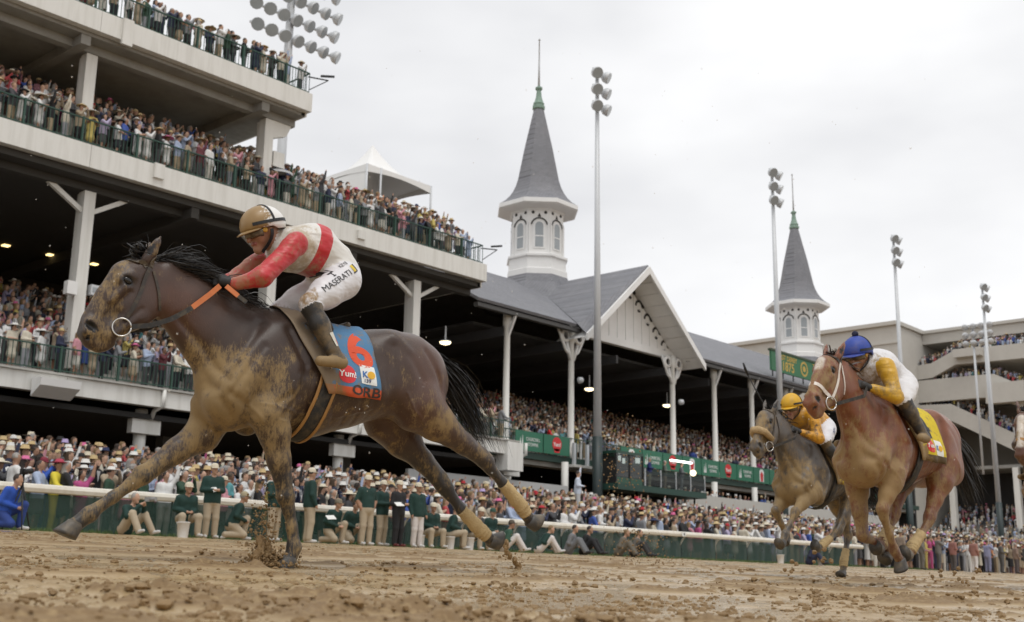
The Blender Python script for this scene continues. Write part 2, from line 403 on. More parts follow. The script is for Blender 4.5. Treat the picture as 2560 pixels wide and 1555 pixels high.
# muddy race track: fine relief near the camera, coarser away (polar grid)
def track():
    nr, na = 600, 760
    r = 1.5*np.power(75/1.5, np.linspace(0, 1, nr)); a = np.linspace(R(-14), R(106), na)
    rr, aa = np.meshgrid(r, a, indexing='ij'); X = rr*np.cos(aa); Y = rr*np.sin(aa)
    Yc = np.minimum(Y, 26.3)
    base = GZ + GS*np.clip(Yc, -8, GEDGE)
    # harrowed rows run along the track, broken by hoof prints
    rows = fbm(X*0.35 + 3, Y*3.2, o=4); lump = fbm(X*2.2, Y*3.0 + 40, o=5, g=0.58); fine = fbm(X*9, Y*11, o=4, g=0.6)
    ridge = np.clip(lump*0.6 + rows*0.4 - 0.5, 0, 1)
    clod = np.clip(fbm(X*5.5 + 9, Y*6.0 + 70, o=3) - 0.55, 0, 1)
    patch = np.clip((fbm(X*0.9 + 5, Y*1.2 + 13, o=4) - 0.44)*5, 0.04, 1)
    crumb = np.clip(fbm(X*16 + 31, Y*20 + 7, o=4, g=.65) - .46, 0, 1)
    rough = np.abs(fbm(X*26 + 3, Y*30 + 17, o=4, g=.7) - .5)
    hgt = 0.04*ridge*patch + 0.055*clod*patch - 0.03*rough*patch + 0.065*crumb*np.clip(patch*1.25 - .3, 0, 1) + 0.016*(fine-0.5)*(0.3 + 1.3*patch) + 0.022*(rows-0.5)
    pr = np.random.default_rng(5)
    for _ in range(260):                                            # hoof prints
        px, py = pr.uniform(1, 22), pr.uniform(1.6, 16)
        s = pr.uniform(0.06, 0.1)
        d2 = ((X-px)/s/1.5)**2 + ((Y-py)/s)**2
        m = d2 < 12
        hgt[m] += -0.05*np.exp(-d2[m]) + 0.03*np.exp(-(np.sqrt(d2[m])-1.7)**2*3)
    fade = np.clip((26.0-Y)/1.5, 0, 1)
    Z = base + hgt*fade - 0.004
    V = np.stack([X, Yc, Z], -1).reshape(-1, 3)
    i = np.arange(nr-1)[:, None]*na + np.arange(na-1)[None]; q = np.stack([i, i+na, i+na+1, i+1], -1).reshape(-1, 4)
    keep = (Y.reshape(-1)[q].min(1) < 26.2) & (Y.reshape(-1)[q].max(1) > -6)
    me = np_mesh('track', V, q[keep][:, ::-1])
    add_attr(me, 'relief', np.clip((hgt*fade).reshape(-1)/0.035, -1, 2)); add_attr(me, 'patch', patch.reshape(-1))
    m = bpy.data.materials.new('wet_mud'); n, b = nodes(m)
    at = N(n, 'Attribute', attribute_name='relief'); f2 = noise(n, 3.0, 6, 0.65); f3 = noise(n, 45, 4)
    c = mixc(n, f2, (0.335, 0.238, 0.122), (0.455, 0.34, 0.195))
    c = mixc(n, ramp(n, at.outputs['Fac'], 0.16, 0.62), c, (0.19, 0.118, 0.050))
    c = mixc(n, mrange(n, f3, .45, .75), c, (0.31, 0.215, 0.105))
    n.links.new(c, b.inputs['Base Color'])
    wet = N(n, 'MapRange'); n.links.new(at.outputs['Fac'], wet.inputs[0]); wet.inputs[1].default_value = 0.0; wet.inputs[2].default_value = 0.45
    wet.inputs[3].default_value = 0.14; wet.inputs[4].default_value = 0.72; n.links.new(wet.outputs[0], b.inputs['Roughness'])
    bp = N(n, 'Bump'); bp.inputs['Strength'].default_value = 0.3; bp.inputs['Distance'].default_value = 0.010
    n.links.new(noise(n, 60, 5, 0.65), bp.inputs['Height']); n.links.new(bp.outputs[0], b.inputs['Normal'])
    o = link('track', me, m); o['kind'] = 'structure'
    o['label'] = 'muddy churned dirt race track in front of the stand'
    global CLODM; CLODM = mat('mud_clod', (0.22, 0.138, 0.058), 0.62, 0.3, 6, bump=0.5, bscale=30)
    return Z, r, a
TZ, TR, TA = track()
def ground_at(x, y):
    rr = math.hypot(x, y); i = int(np.clip(np.searchsorted(TR, rr), 1, len(TR)-1)); j = int(np.clip(np.searchsorted(TA, math.atan2(y, x)), 1, len(TA)-1))
    return float(TZ[i, j])
def lump_mesh(seed, sub=2):
    bm = bmesh.new(); bmesh.ops.create_icosphere(bm, subdivisions=sub, radius=1.0)
    V = np.array([v.co[:] for v in bm.verts]); Fq = np.array([[v.index for v in f.verts] for f in bm.faces]); bm.free()
    d = 0.15 + 1.55*fbm(V[:, 0]*1.7 + seed*7, V[:, 1]*1.7 + 3, V[:, 2]*1.7, 5, 0.8)
    return V*d[:, None], Fq
def scatter_lumps(name, items, m, label, sub=1):
    """items: (x,y,z,sx,sy,sz,rot)"""
    bases = [lump_mesh(i, sub) for i in range(7)]; VV = []; FF = []; nb = 0
    for k, (x, y, z, sx, sy, sz, ro) in enumerate(items):
        V, Fq = bases[k % 7]; c, s_ = math.cos(ro), math.sin(ro)
        P = V*[sx, sy, sz]; P = np.c_[P[:, 0]*c - P[:, 1]*s_ + x, P[:, 0]*s_ + P[:, 1]*c + y, P[:, 2] + z]
        VV.append(P); FF.append(Fq + nb); nb += len(P)
    o = link(name, np_mesh(name, np.concatenate(VV), np.concatenate(FF), False), m)
    return tag(o, label, 'mud', kind='stuff')
def clods():
    pr = random.Random(4); it = []
    for _ in range(620):                                              # crumbled heaps
        rr = 2.2*(10)**pr.random(); aa = R(6 + 80*pr.random()); x0, y0 = rr*math.cos(aa), rr*math.sin(aa); w = pr.uniform(.05, .22)
        for _ in range(int(pr.uniform(8, 46))):
            x, y = x0 + pr.gauss(0, w*1.5), y0 + pr.gauss(0, w)
            if y > 23.6 or y < 1.2: continue
            s = (.0030 + .013*pr.random()**4)*(1 + rr*.05); it.append((x, y, ground_at(x, y) - s*.1, s*pr.uniform(.9, 1.6), s*pr.uniform(.8, 1.3), s*pr.uniform(.6, 1.1), pr.uniform(0, 6)))
    for _ in range(1100):
        rr = 2.2*(10)**pr.random(); aa = R(6 + 80*pr.random()); x, y = rr*math.cos(aa), rr*math.sin(aa)
        if y > 23.6: continue
        s = (.003 + .010*pr.random()**5)*(1 + rr*.06)
        it.append((x, y, ground_at(x, y) + s*.2, s*pr.uniform(1, 1.7), s*pr.uniform(.9, 1.3), s*pr.uniform(.5, .9), pr.uniform(0, 6)))
    scatter_lumps('mud_clods', it, CLODM, 'loose brown mud clods strewn over the track surface', 2)
clods()

# grass verge at the foot of the rail
def grass():
    pr = np.random.default_rng(3); n = 16000
    x = pr.uniform(8, 62, n); y = 24.95 + 0.75*pr.random(n)*np.clip(vnoise(x*0.5, x*0 + 3)*1.6, 0.25, 1); z = np.full(n, gz(26)-0.02)
    hgt = pr.uniform(0.05, 0.16, n); w = 0.012; t = pr.uniform(0, 6.28, n); lx, ly = pr.normal(0, .035, n), pr.normal(0, .035, n)
    V = np.stack([np.c_[x-w*np.cos(t), y-w*np.sin(t), z], np.c_[x+w*np.cos(t), y+w*np.sin(t), z], np.c_[x+lx, y+ly, z+hgt]], 1).reshape(-1, 3)
    o = link('grass', np_mesh('grass', V, np.arange(3*n).reshape(-1, 3)), mat('verge_grass', (0.075, 0.125, 0.03), 0.7, 0.45, 2.5))
    tag(o, 'short green grass verge along the foot of the white rail', 'grass', kind='stuff')
grass()

# ------------------------------------------------------------------ outer rail with green screen
RY = 25.6
def rail():
    x0, x1 = 4.0, 54.0
    t = thing('track_rail', 'white outer rail with dark green screen along the far side of the track', 'rail', (x0, RY, gz(RY)))
    prof = [(-.085, .0), (-.06, .07), (0, .10), (.06, .07), (.085, 0), (.06, -.08), (0, -.1), (-.06, -.08)]
    rm = mat('rail_plastic', (0.73, 0.70, 0.62), 0.4, 0.06, 1.2, dirt=(0.45, 0.36, 0.24), dirt_amt=0.5, dscale=3)
    seg = 6.1; x = x0
    while x < x1 - 0.1:
        mb = MB(); e = min(x + seg, x1)
        mb.prism(prof, lambda p: (x + 0.008, RY + p[0], 1.87 + p[1]), lambda p: (e - 0.008, RY + p[0], 1.87 + p[1]))
        mb.build('rail_beam', rm, t); x = e
    pm = mat('rail_post', (0.5, 0.5, 0.47), 0.5, 0.1)
    for x in np.arange(x0 + 0.6, x1, 2.44):
        MB().tube([(x, RY + 0.30, gz(RY) - 0.1), (x, RY + 0.28, 1.45), (x, RY + 0.12, 1.70), (x, RY, 1.80)], 0.035, 6).build('post', pm, t)
    sm = bpy.data.materials.new('screen_mesh'); n, b = nodes(sm)
    b.inputs['Base Color'].default_value = (0.012, 0.052, 0.036, 1); b.inputs['Roughness'].default_value = 0.5
    tr = N(n, 'BsdfTransparent'); ms = N(n, 'MixShader'); out = n.nodes['Material Output']
    f = N(n, 'MapRange'); n.links.new(noise(n, 1.0, 3), f.inputs[0]); f.inputs[3].default_value = 0.10; f.inputs[4].default_value = 0.30
    n.links.new(f.outputs[0], ms.inputs[0]); n.links.new(b.outputs[0], ms.inputs[1]); n.links.new(tr.outputs[0], ms.inputs[2]); n.links.new(ms.outputs[0], out.inputs[0])
    for x in np.arange(x0 + 0.6, x1 - 2.4, 2.44):
        mb = MB(); nn = 5
        for i in range(nn):
            xa, xb = x + 2.44*i/nn + (0.02 if i == 0 else 0), x + 2.44*(i+1)/nn - (0.02 if i == nn-1 else 0)
            wv = lambda xx: RY + 0.18 + 0.018*math.sin(xx*4.1)
            mb.add([(xa, wv(xa), gz(RY) + .02), (xb, wv(xb), gz(RY) + .02), (xb, wv(xb) + .01, 1.76), (xa, wv(xa) + .01, 1.76)], [(0, 1, 2, 3)])
        mb.build('screen_panel', sm, t, smooth=True)
    for X in (14.75, 26.4, 38.5):
        pl = MB().box(X - .13, X + .13, RY - .115, RY - .09, 1.79, 1.95).build('marker_plate', TXTW, t)
        lettering('17' if X < 20 else '16', 0.13, X, RY - .118, 1.87, BLACK, pl, True)
rail()

# ------------------------------------------------------------------ railings for balconies
def railing(parent, x0, x1, Y, z, h=1.05, post=2.3, bal=0.16, name='railing'):
    mb = MB()
    mb.box(x0, x1, Y - .03, Y + .03, z + h - .05, z + h); mb.box(x0, x1, Y - .02, Y + .02, z + .09, z + .13)
    rl = mb.build(name, GREEN, parent)
    b = MB()
    for x in np.arange(x0 + bal, x1, bal): b.box(x - .011, x + .011, Y - .011, Y + .011, z + .12, z + h - .04)
    o = b.build('balusters', GREEN, rl); o['kind'] = 'stuff'
    for x in np.arange(x0, x1 + .01, post):
        MB().box(x - .04, x + .04, Y - .045, Y + .045, z, z + h + .03).build('post', GREEN, rl)
    return rl

# ------------------------------------------------------------------ clubhouse stand (left)
def clubhouse():
    t = thing('clubhouse_stand', 'grey white three level clubhouse stand with long balcony fascias and square columns', 'grandstand', (20, 40, 0.9))
    FYF = 40.0
    def fascia(x0, x1, z0, z1, seg, y0=FYF, th=0.35, nm='fascia'):
        x = x0
        while x < x1 - .05:
            e = min(x + seg, x1)
            MB().box(x + .008, e - .008, y0, y0 + th, z0, z1).build(nm, WHITE, t); x = e
    # balcony 1
    fascia(-12.3, 45.1, 6.33, 6.98, 8.2)
    MB().box(-12.4, 45.2, 39.86, 40.4, 6.985, 7.06).build('ledge', CONC, t)
    # sloping seat decks (stepped)
    def bowl(x0, x1, Y0, z0, rows, dy, dz, nm='seat_terrace', m=CONC):
        mb = MB()
        for i in range(rows):
            mb.box(x0, x1, Y0 + i*dy, Y0 + (i+1)*dy - .002, z0 + i*dz - .55, z0 + i*dz)
        return mb.build(nm, m, t)
    bowl(-12.3, 45.0, 40.36, 7.0, 20, 0.85, 0.33)
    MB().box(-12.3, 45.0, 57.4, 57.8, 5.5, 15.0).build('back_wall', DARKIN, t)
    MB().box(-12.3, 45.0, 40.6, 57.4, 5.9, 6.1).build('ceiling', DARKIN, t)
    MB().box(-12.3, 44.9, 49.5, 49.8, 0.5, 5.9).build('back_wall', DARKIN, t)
    # balcony 2
    fascia(-12.3, 42.6, 15.02, 15.92, 10.94)
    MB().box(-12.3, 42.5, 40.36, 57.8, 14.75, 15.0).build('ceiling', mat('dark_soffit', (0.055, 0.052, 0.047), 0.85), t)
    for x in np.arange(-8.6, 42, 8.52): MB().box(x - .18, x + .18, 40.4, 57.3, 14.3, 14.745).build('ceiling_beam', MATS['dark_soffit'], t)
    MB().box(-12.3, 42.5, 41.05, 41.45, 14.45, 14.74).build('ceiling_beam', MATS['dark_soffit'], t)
    MB().box(42.3, 42.6, 40.36, 57.8, 14.76, 15.92).build('end_fascia', WHITE, t)
    bowl(-12.3, 42.3, 40.36, 15.9, 6, 0.80, 0.46)
    MB().box(-12.3, 42.3, 45.18, 57.8, 17.65, 18.25).build('upper_deck', CONC, t)
    MB().box(-12.3, 30.4, 48.4, 48.7, 18.25, 20.4).build('inner_wall', MIDWALL, t)
    # top balcony
    fascia(-12.3, 30.8, 20.55, 21.42, 10.9)
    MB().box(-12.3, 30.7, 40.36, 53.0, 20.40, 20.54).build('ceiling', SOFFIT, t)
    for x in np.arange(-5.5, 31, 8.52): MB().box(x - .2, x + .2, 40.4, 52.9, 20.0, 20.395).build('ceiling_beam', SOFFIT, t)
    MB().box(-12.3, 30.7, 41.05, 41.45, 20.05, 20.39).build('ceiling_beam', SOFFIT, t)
    MB().box(30.5, 30.8, 40.36, 53.0, 20.41, 21.42).build('end_fascia', WHITE, t)
    bowl(-12.3, 30.5, 40.36, 21.38, 4, 0.85, 0.40)
    # drain boxes on the fascia joints
    for x, z0, z1 in ((21.5, 20.35, 21.45), (23.4, 15.35, 15.95), (34.0, 15.3, 15.7)):
        MB().box(x - .22, x + .22, FYF - .12, FYF + .005, z0, z1).build('drain_box', WHITE, t)
    # columns
    def column(X, Y, z0, z1, w=0.46):
        c = MB().box(X - w/2, X + w/2, Y - w/2, Y + w/2, z0, z1).build('column', WHITE, t)
        MB().box(X - w*.32, X + w*.32, Y + w/2 + .002, Y + w/2 + .28, z0, z1).build('rear_flange', WHITE, c)
        return c
    for X in (3.7, 12.5, 21.2, 29.95, 38.7):
        c = column(X, 41.25, 7.5, 14.45)
        for s in (-1, 1): MB().bar((X, 41.25, 13.55), (X + s*1.75, 41.25, 14.6), 0.16, 0.18).build('bracket', WHITE, c)
    for X in (3.5, 12.1, 20.7, 29.3):
        c = column(X, 41.25, 16.9, 20.0)
    for s, x in ((1, 29.3),):
        pts = [(x + .25, 19.2), (x + 1.0, 19.5), (x + 1.2, 19.95), (x + 1.35, 20.39), (x + .25, 20.39)]
        MB().prism(pts, lambda p: (p[0], 41.1, p[1]), lambda p: (p[0], 41.4, p[1])).build('bracket', WHITE, t)
    for X in (4.1, 14.3, 24.3, 34.3, 45.6):
        c = MB().tube([(X, 41.2, 2.6), (X, 41.2, 6.34)], 0.24, 12).build('round_column', WHITE, t, True)
        MB().box(X - .62, X + .62, 40.75, 41.1, 5.35, 5.95).build('junction_box', WHITE, c)
        MB().tube([(X + .15, 40.7, 5.9), (X + .15, 40.55, 6.25), (X + .15, 39.93, 6.4), (X + .15, 39.93, 7.0)], .09, 8).build('drain_pipe', WHITE, c, True)
    for X in (18.0, 28.0, 38.0): MB().box(X - .3, X + .3, 45.0, 45.6, 2.4, 5.89).build('inner_column', mat('grey_column', (0.16, 0.16, 0.155), 0.8), t)
    MB().box(38.4, 50.4, 40.9, 41.1, 2.5, 5.15).build('low_wall', mat('grey_wall', (0.45, 0.45, 0.44), 0.8, 0.06), t)
    MB().box(44.2, 45.4, 39.8, 40.6, 5.5, 6.95).build('end_capital', WHITE, t)
    # floodlight boxes, wall lamps, downlights
    fl = MB(); x = 19.9
    fl.prism([(39.9, 6.75), (39.2, 6.72), (39.25, 6.45), (39.9, 6.1)], lambda p: (x - .75, p[0], p[1]), lambda p: (x + .75, p[0], p[1]))
    fo = fl.build('floodlight', WHITE2, t); MB().add([(x-.6, 39.30, 6.43), (x+.6, 39.30, 6.43), (x+.6, 39.80, 6.16), (x-.6, 39.80, 6.16)], [(0, 1, 2, 3)]).build('lens', CONC, fo)
    MB().box(20.55, 20.95, 40.8, 41.1, 10.25, 10.75).build('speaker', WHITE2, t)
    for X in (21.75, 39.1): 
        s = MB().box(X - .2, X + .2, 40.9, 41.2, 10.4, 10.8).build('wall_lamp', GALV, t)
        MB().box(X - .14, X + .14, 40.888, 40.897, 10.5, 10.7).build('lens', PALEGL, s)
    for X, Y in ((23.1, 52.0), (25.2, 51.9), (27.4, 51.8)):
        MB().box(X - .15, X + .15, Y, Y + .3, 14.70, 14.748).build('downlight', DOWNL, t)
    for X, Y, Z in ((18.3, 44.0, 11.0), (29.6, 46, 10.9)): MB().box(X - .15, X + .15, Y, Y + .3, Z, Z + .9).build('loudspeaker', BLACK, t)
    sp = MB(); sp.box(29.6, 30.2, 41.0, 41.6, 17.9, 18.6)
    sp.build('speaker_cluster', WHITE, t); MB().lathe([(0.02, .18), (.3, .1), (.62, 0), (.62, -.1)], (30.1, 41.2, 17.7), 14, caps=True).build('dish_lamp', GALV, t)
    r1 = railing(t, -12.0, 45.0, 40.06, 7.06, 0.98); r2 = railing(t, -12.0, 42.4, 40.2, 15.93); r3 = railing(t, -12.0, 30.7, 40.2, 21.43)
    for X, z in ((42.45, 15.93), (30.72, 21.43)):
        mb = MB(); mb.box(X - .03, X + .03, 40.2, 44, z + 1.0, z + 1.05)
        for y in np.arange(40.2, 44, .3): mb.box(X - .012, X + .012, y - .012, y + .012, z, z + 1.0)
        mb.build('side_railing', GREEN, t)
        mb = MB(); mb.bar((X, 40.3, z + .9), (X + 1.0, 40.1, z + 1.0), .05); mb.bar((X + 1.0, 40.1, z + 1.0), (X + .1, 40.3, z + .3), .04); mb.bar((X + .6, 40.15, z + 1.1), (X + 1.25, 40.0, z + 1.25), .09)
        mb.build('camera_bracket', BLACK, t)
    return t
clubhouse()

# ------------------------------------------------------------------ white party tent behind the second balcony
def tent():
    t = thing('party_tent', 'white peaked party tent on the upper deck beyond the top balcony', 'tent', (41.4, 48, 18.25))
    x0, x1, y0, y1, z0, z1, zp = 39.0, 43.8, 45.6, 50.4, 18.25, 21.75, 24.1
    cx, cy = (x0+x1)/2, (y0+y1)/2; mb = MB(); n = 8
    def P(u, s):           # u 0..1 rim->peak
        return None
    rim = [(x0, y0), (x1, y0), (x1, y1), (x0, y1)]
    rings = []
    for i in range(n+1):
        u = i/n; f = 1-u; zz = z1 + (zp-z1)*(u**2.0)*1.0
        ring = []
        for (ax, ay), (bx, by) in zip(rim, rim[1:] + rim[:1]):
            for k in range(6):
                w = k/6; sag = 0.12*math.sin(math.pi*w)*f
                ring.append((cx + (ax + (bx-ax)*w - cx)*f, cy + (ay + (by-ay)*w - cy)*f, zz + 0.0 - sag*0.3))
        rings.append(ring)
    m = len(rings[0]); vs = [p for r in rings for p in r]
    fs = [(i*m + k, i*m + (k+1) % m, (i+1)*m + (k+1) % m, (i+1)*m + k) for i in range(n) for k in range(m)]
    mb.add(vs, fs); mb.build('canopy', TENTM, t, smooth=True)
    mb = MB()
    for (ax, ay), (bx, by) in zip(rim, rim[1:] + rim[:1]):
        for k in range(8):
            w0, w1 = k/8, (k+1)/8; d0, d1 = .45 - .2*math.sin(math.pi*w0), .45 - .2*math.sin(math.pi*w1)
            mb.add([(ax+(bx-ax)*w0, ay+(by-ay)*w0, z1), (ax+(bx-ax)*w1, ay+(by-ay)*w1, z1), (ax+(bx-ax)*w1, ay+(by-ay)*w1, z1-d1), (ax+(bx-ax)*w0, ay+(by-ay)*w0, z1-d0)], [(0, 1, 2, 3)])
    mb.build('valance', TENTM, t)
    MB().box(x0 + .02, x0 + .06, y0 + .1, y1 - .1, z0, z1 - .3).build('side_wall', TENTM, t)
    MB().box(x0 + .1, x1 - .1, y1 - .1, y1 - .06, z0, z1 - .3).build('side_wall', TENTM, t)
    for X, Y in rim + [(x0 + 1.0, y0)]: MB().tube([(X, Y, z0), (X, Y, z1)], .06, 8).build('pole', GALV, t, True)
tent()

# ------------------------------------------------------------------ historic grandstand with gable and two spires
GY = 42.0
def grandstand():
    t = thing('grandstand', 'historic white timber grandstand with slate roof, front gable and open terraces', 'grandstand', (60, 42, 0.9))
    EY, EZ, RYY, RZ = 41.3, 14.55, 49.8, 19.35; XL, XR = 43.4, 100.0; GX = 57.95
    def slab(pts, th, nm, m):
        n = len(pts); a, b, c = (Vector(p) for p in pts[:3]); nn = (b-a).cross(c-a).normalized()
        if nn.z < 0: nn = -nn
        return MB().add(list(pts) + [tuple(Vector(p) - nn*th) for p in pts],
                        [tuple(range(n)), tuple(range(2*n-1, n-1, -1))] + [(i, n+i, n + (i+1) % n, (i+1) % n) for i in range(n)]).build(nm, m, t)
    # main roof front slope, left of the gable / behind it / right of it, rear slope
    GW = 6.3; vz = EZ
    s_ = (RZ-EZ)/(RYY-EY)
    slab([(XL, EY, EZ), (GX - GW, EY, EZ), (GX, RYY, RZ), (XL, RYY, RZ)], .16, 'roof', SLATE)
    slab([(GX + GW, EY, EZ), (XR, EY, EZ), (XR, RYY, RZ), (GX, RYY, RZ)], .16, 'roof', SLATE)
    slab([(XL, RYY, RZ), (XR, RYY, RZ), (XR, 62, EZ - 1.2), (XL, 62, EZ - 1.2)], .16, 'roof', SLATE)
    # gable roof
    AZ_, FYG = 19.2, 40.7; LW, LZ = 6.2, 13.95
    for s in (-1, 1):
        e0 = (GX + s*LW, FYG, LZ); a0 = (GX, FYG, AZ_ + .12); vly = (GX + s*GW*0.98, EY, EZ)
        slab([a0, (GX, RYY, RZ - .02), vly, e0], .14, 'gable_roof', SLATE)
        # barge board and soffit
        d = Vector((s*LW, 0, LZ - AZ_)).normalized(); nrm = Vector((s*(AZ_-LZ), 0, LW)).normalized()
        A, B = Vector((GX, FYG, AZ_)), Vector((GX + s*LW, FYG, LZ))
        mb = MB(); mb.add([A - Vector((0, .16, 0)), B - Vector((0, .16, 0)), B - Vector((0, .16, .42)), A - Vector((0, .16, .46)),
                           A, B, B - Vector((0, 0, .42)), A - Vector((0, 0, .46))], [(0,1,2,3),(4,7,6,5),(0,4,5,1),(3,2,6,7),(1,5,6,2),(0,3,7,4)])
        mb.build('barge_board', WHITE2, t)
        nb = 9
        for i in range(nb):                                          # soffit boards under the overhang
            u0, u1 = (i + .03)/nb, (i + .97)/nb
            p = [A.lerp(B, u) - Vector((0, 0, .24)) for u in (u0, u1)]
            mb = MB(); q = [p[0] + Vector((0, .02, 0)), p[1] + Vector((0, .02, 0)), p[1] + Vector((0, 2.2, 0)), p[0] + Vector((0, 2.2, 0))]
            mb.add([*q, *[v + Vector((0, 0, .04)) for v in q]], [(0,1,2,3),(7,6,5,4),(0,4,5,1),(1,5,6,2),(2,6,7,3),(3,7,4,0)])
            mb.build('soffit_board', WHITE2, t)
    # gable wall of vertical boards between beam and rake
    WY, BZ = 42.45, 14.75; hw = 5.15; top = 18.55
    nb = 12; w = 2*hw/nb
    gw = MB().prism([(GX - hw, BZ), (GX + hw, BZ), (GX, top)], lambda p: (p[0], WY + .06, p[1]), lambda p: (p[0], WY + .14, p[1])).build('gable_wall', WHITE2, t)
    for i in range(nb):
        xa, xb = GX - hw + i*w + .03, GX - hw + (i+1)*w - .03
        zt = lambda x: BZ + (top-BZ)*(1 - abs(x-GX)/hw)
        if xa < GX < xb: poly = [(xa, BZ), (xb, BZ), (xb, zt(xb)), (GX, top), (xa, zt(xa))]
        else: poly = [(xa, BZ), (xb, BZ), (xb, zt(xb)), (xa, zt(xa))]
        MB().prism(poly, lambda p: (p[0], WY, p[1]), lambda p: (p[0], WY + .058, p[1])).build('board', WHITE2, gw)
    MB().box(GX - 5.6, GX + 5.6, WY - .1, WY + .25, BZ - .45, BZ - .004).build('beam', WHITE2, t)
    # cut-outs that follow the rakes: little arches, dots and tulips
    for s in (-1, 1):
        for i in range(5):
            u = (i + .55)/5.3; cx = GX + s*hw*u*0.96; cz = top - (top-BZ)*u + .02
            cz -= 0.55; yy = WY - .012
            mb = MB(); n = 9; r0, r1 = .26, .43; ox = cx
            pts = [(ox + r1*math.cos(a), cz + .28 + r1*math.sin(a)) for a in np.linspace(0, math.pi, n)] + [(ox + r0*math.cos(a), cz + .28 + r0*math.sin(a)) for a in np.linspace(math.pi, 0, n)]
            mb.prism(pts, lambda p: (p[0], yy - .006, p[1]), lambda p: (p[0], yy + .002, p[1])); mb.build('arch_cut_out', DARKIN, gw)
            MB().lathe([(.0, -.006), (.16, -.006), (.16, .002)], (ox + s*.42, yy, cz + .72 - .36), 10, axis='y').build('round_cut_out', DARKIN, gw)
            mb = MB(); q = [(ox - .2, cz + .06), (ox - .1, cz - .12), (ox + .1, cz - .12), (ox + .2, cz + .06), (ox + .09, cz), (ox, cz + .1), (ox - .09, cz)]
            mb.prism(q, lambda p: (p[0], yy - .006, p[1]), lambda p: (p[0], yy + .002, p[1]))
            mb.build('tulip_cut_out', DARKIN, gw)
    # columns with brackets
    for X in (46.6, 52.2, 62.6, 67.6, 72.5, 77.4, 82.3, 87.2):
        c = MB().lathe([(.26, 6.9), (.26, 7.3), (.19, 7.35), (.17, 13.6), (.24, 13.7), (.24, 14.4)], (X, 42.15, 0), 12, caps=True).build('column', WHITE, t, True)
        if X in (52.2, 62.6):
            for s in (-1, 1):
                mb = MB(); mb.lathe([(.22, -.08), (.40, -.08), (.40, .08), (.22, .08), (.22, -.08)], (X + s*.62, 42.1, 13.95), 14, axis='y')
                mb.bar((X + s*.15, 42.1, 12.6), (X + s*.5, 42.1, 13.55), .16, .14)
                pts = [(X + s*.2, 42.1, 12.9), (X + s*.55, 42.1, 13.1), (X + s*.95, 42.1, 13.75), (X + s*1.25, 42.1, 14.3)]
                mb.tube(pts, .09, 6); mb.build('scroll_bracket', WHITE2, c, True)
        else:
            MB().bar((X, 42.1, 13.0), (X, 41.5, 14.3), .12, .14).build('bracket', WHITE2, c)
    for X in (52.4, 62.8, 37.9):
        pass
    for X in (52.45, 62.85): MB().lathe([(0.02, -.25), (.16, -.22), (.2, 0), (.02, .02)], (X, 41.75, 11.4), 10, axis='y').build('spotlight', GALV, t, True)
    MB().box(XL + .1, GX - 5.65, 41.45, 41.75, 14.15, 14.36).build('eave_beam', mat('eave_grey', (0.10, 0.10, 0.10), 0.8), t)
    MB().box(GX + 5.65, XR - .1, 41.45, 41.75, 14.15, 14.36).build('eave_beam', MATS['eave_grey'], t)
    # inside: stepped terrace, back wall, trusses
    mb = MB()
    for i in range(22): mb.box(45.2, XR, GY + .4 + i*.82, GY + .4 + (i+1)*.82 - .002, 6.3 + i*.29, 6.9 + i*.29)
    mb.build('seat_terrace', CONC, t)
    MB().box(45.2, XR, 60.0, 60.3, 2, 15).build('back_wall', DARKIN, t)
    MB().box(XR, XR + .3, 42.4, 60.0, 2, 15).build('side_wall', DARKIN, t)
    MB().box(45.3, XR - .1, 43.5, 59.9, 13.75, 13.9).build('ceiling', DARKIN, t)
    for X in np.arange(46.6, 92, 5.2): MB().bar((X, 42.4, 13.4), (X, 59, 13.4), .2, .5).build('truss', mat('dark_steel', (0.05, 0.05, 0.052), 0.7), t)
    MB().box(45.4, XR, 42.0, 42.35, 6.55, 6.9).build('deck_edge', mat('deck_green', (0.02, 0.05, 0.038), 0.6), t)
    MB().box(61.3, 92, 40.4, 40.6, 2.7, 5.45).build('low_wall', BEIGE, t)
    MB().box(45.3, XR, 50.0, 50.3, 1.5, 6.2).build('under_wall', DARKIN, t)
    for X in (46.2, 51.0, 66.5, 71.6, 76.6, 82.0): MB().tube([(X, 41.6, 2.6), (X, 41.6, 6.55)], .2, 10).build('round_column', WHITE, t, True)
    mb = MB(); mb.box(45.4, 92, GY - .03, GY + .03, 7.98, 8.03); rl = mb.build('railing', GREEN, t)
    b = MB()
    for x in np.arange(45.6, 92, .3): b.box(x - .012, x + .012, GY - .012, GY + .012, 6.9, 7.98)
    o = b.build('balusters', GREEN, rl); o['kind'] = 'stuff'
    for x in np.arange(45.4, 92, 2.4): MB().box(x - .04, x + .04, GY + .04, GY + .12, 6.9, 8.06).build('post', GREEN, rl)
    # hanging lamps that are lit
    for X, Y, Z in ((43.2, 43.5, 12.35), (58.2, 45.5, 12.0), (66.9, 45.5, 12.0)):
        l = MB().lathe([(.04, .9), (.05, .14), (.28, .10), (.33, .03)], (X, Y, Z), 14).build('hanging_lamp', GALV, t, True)
        MB().lathe([(.30, .02), (.28, -.05), (.14, -.11), (.0, -.13)], (X, Y, Z), 14).build('bulb', LAMPM, l, True)
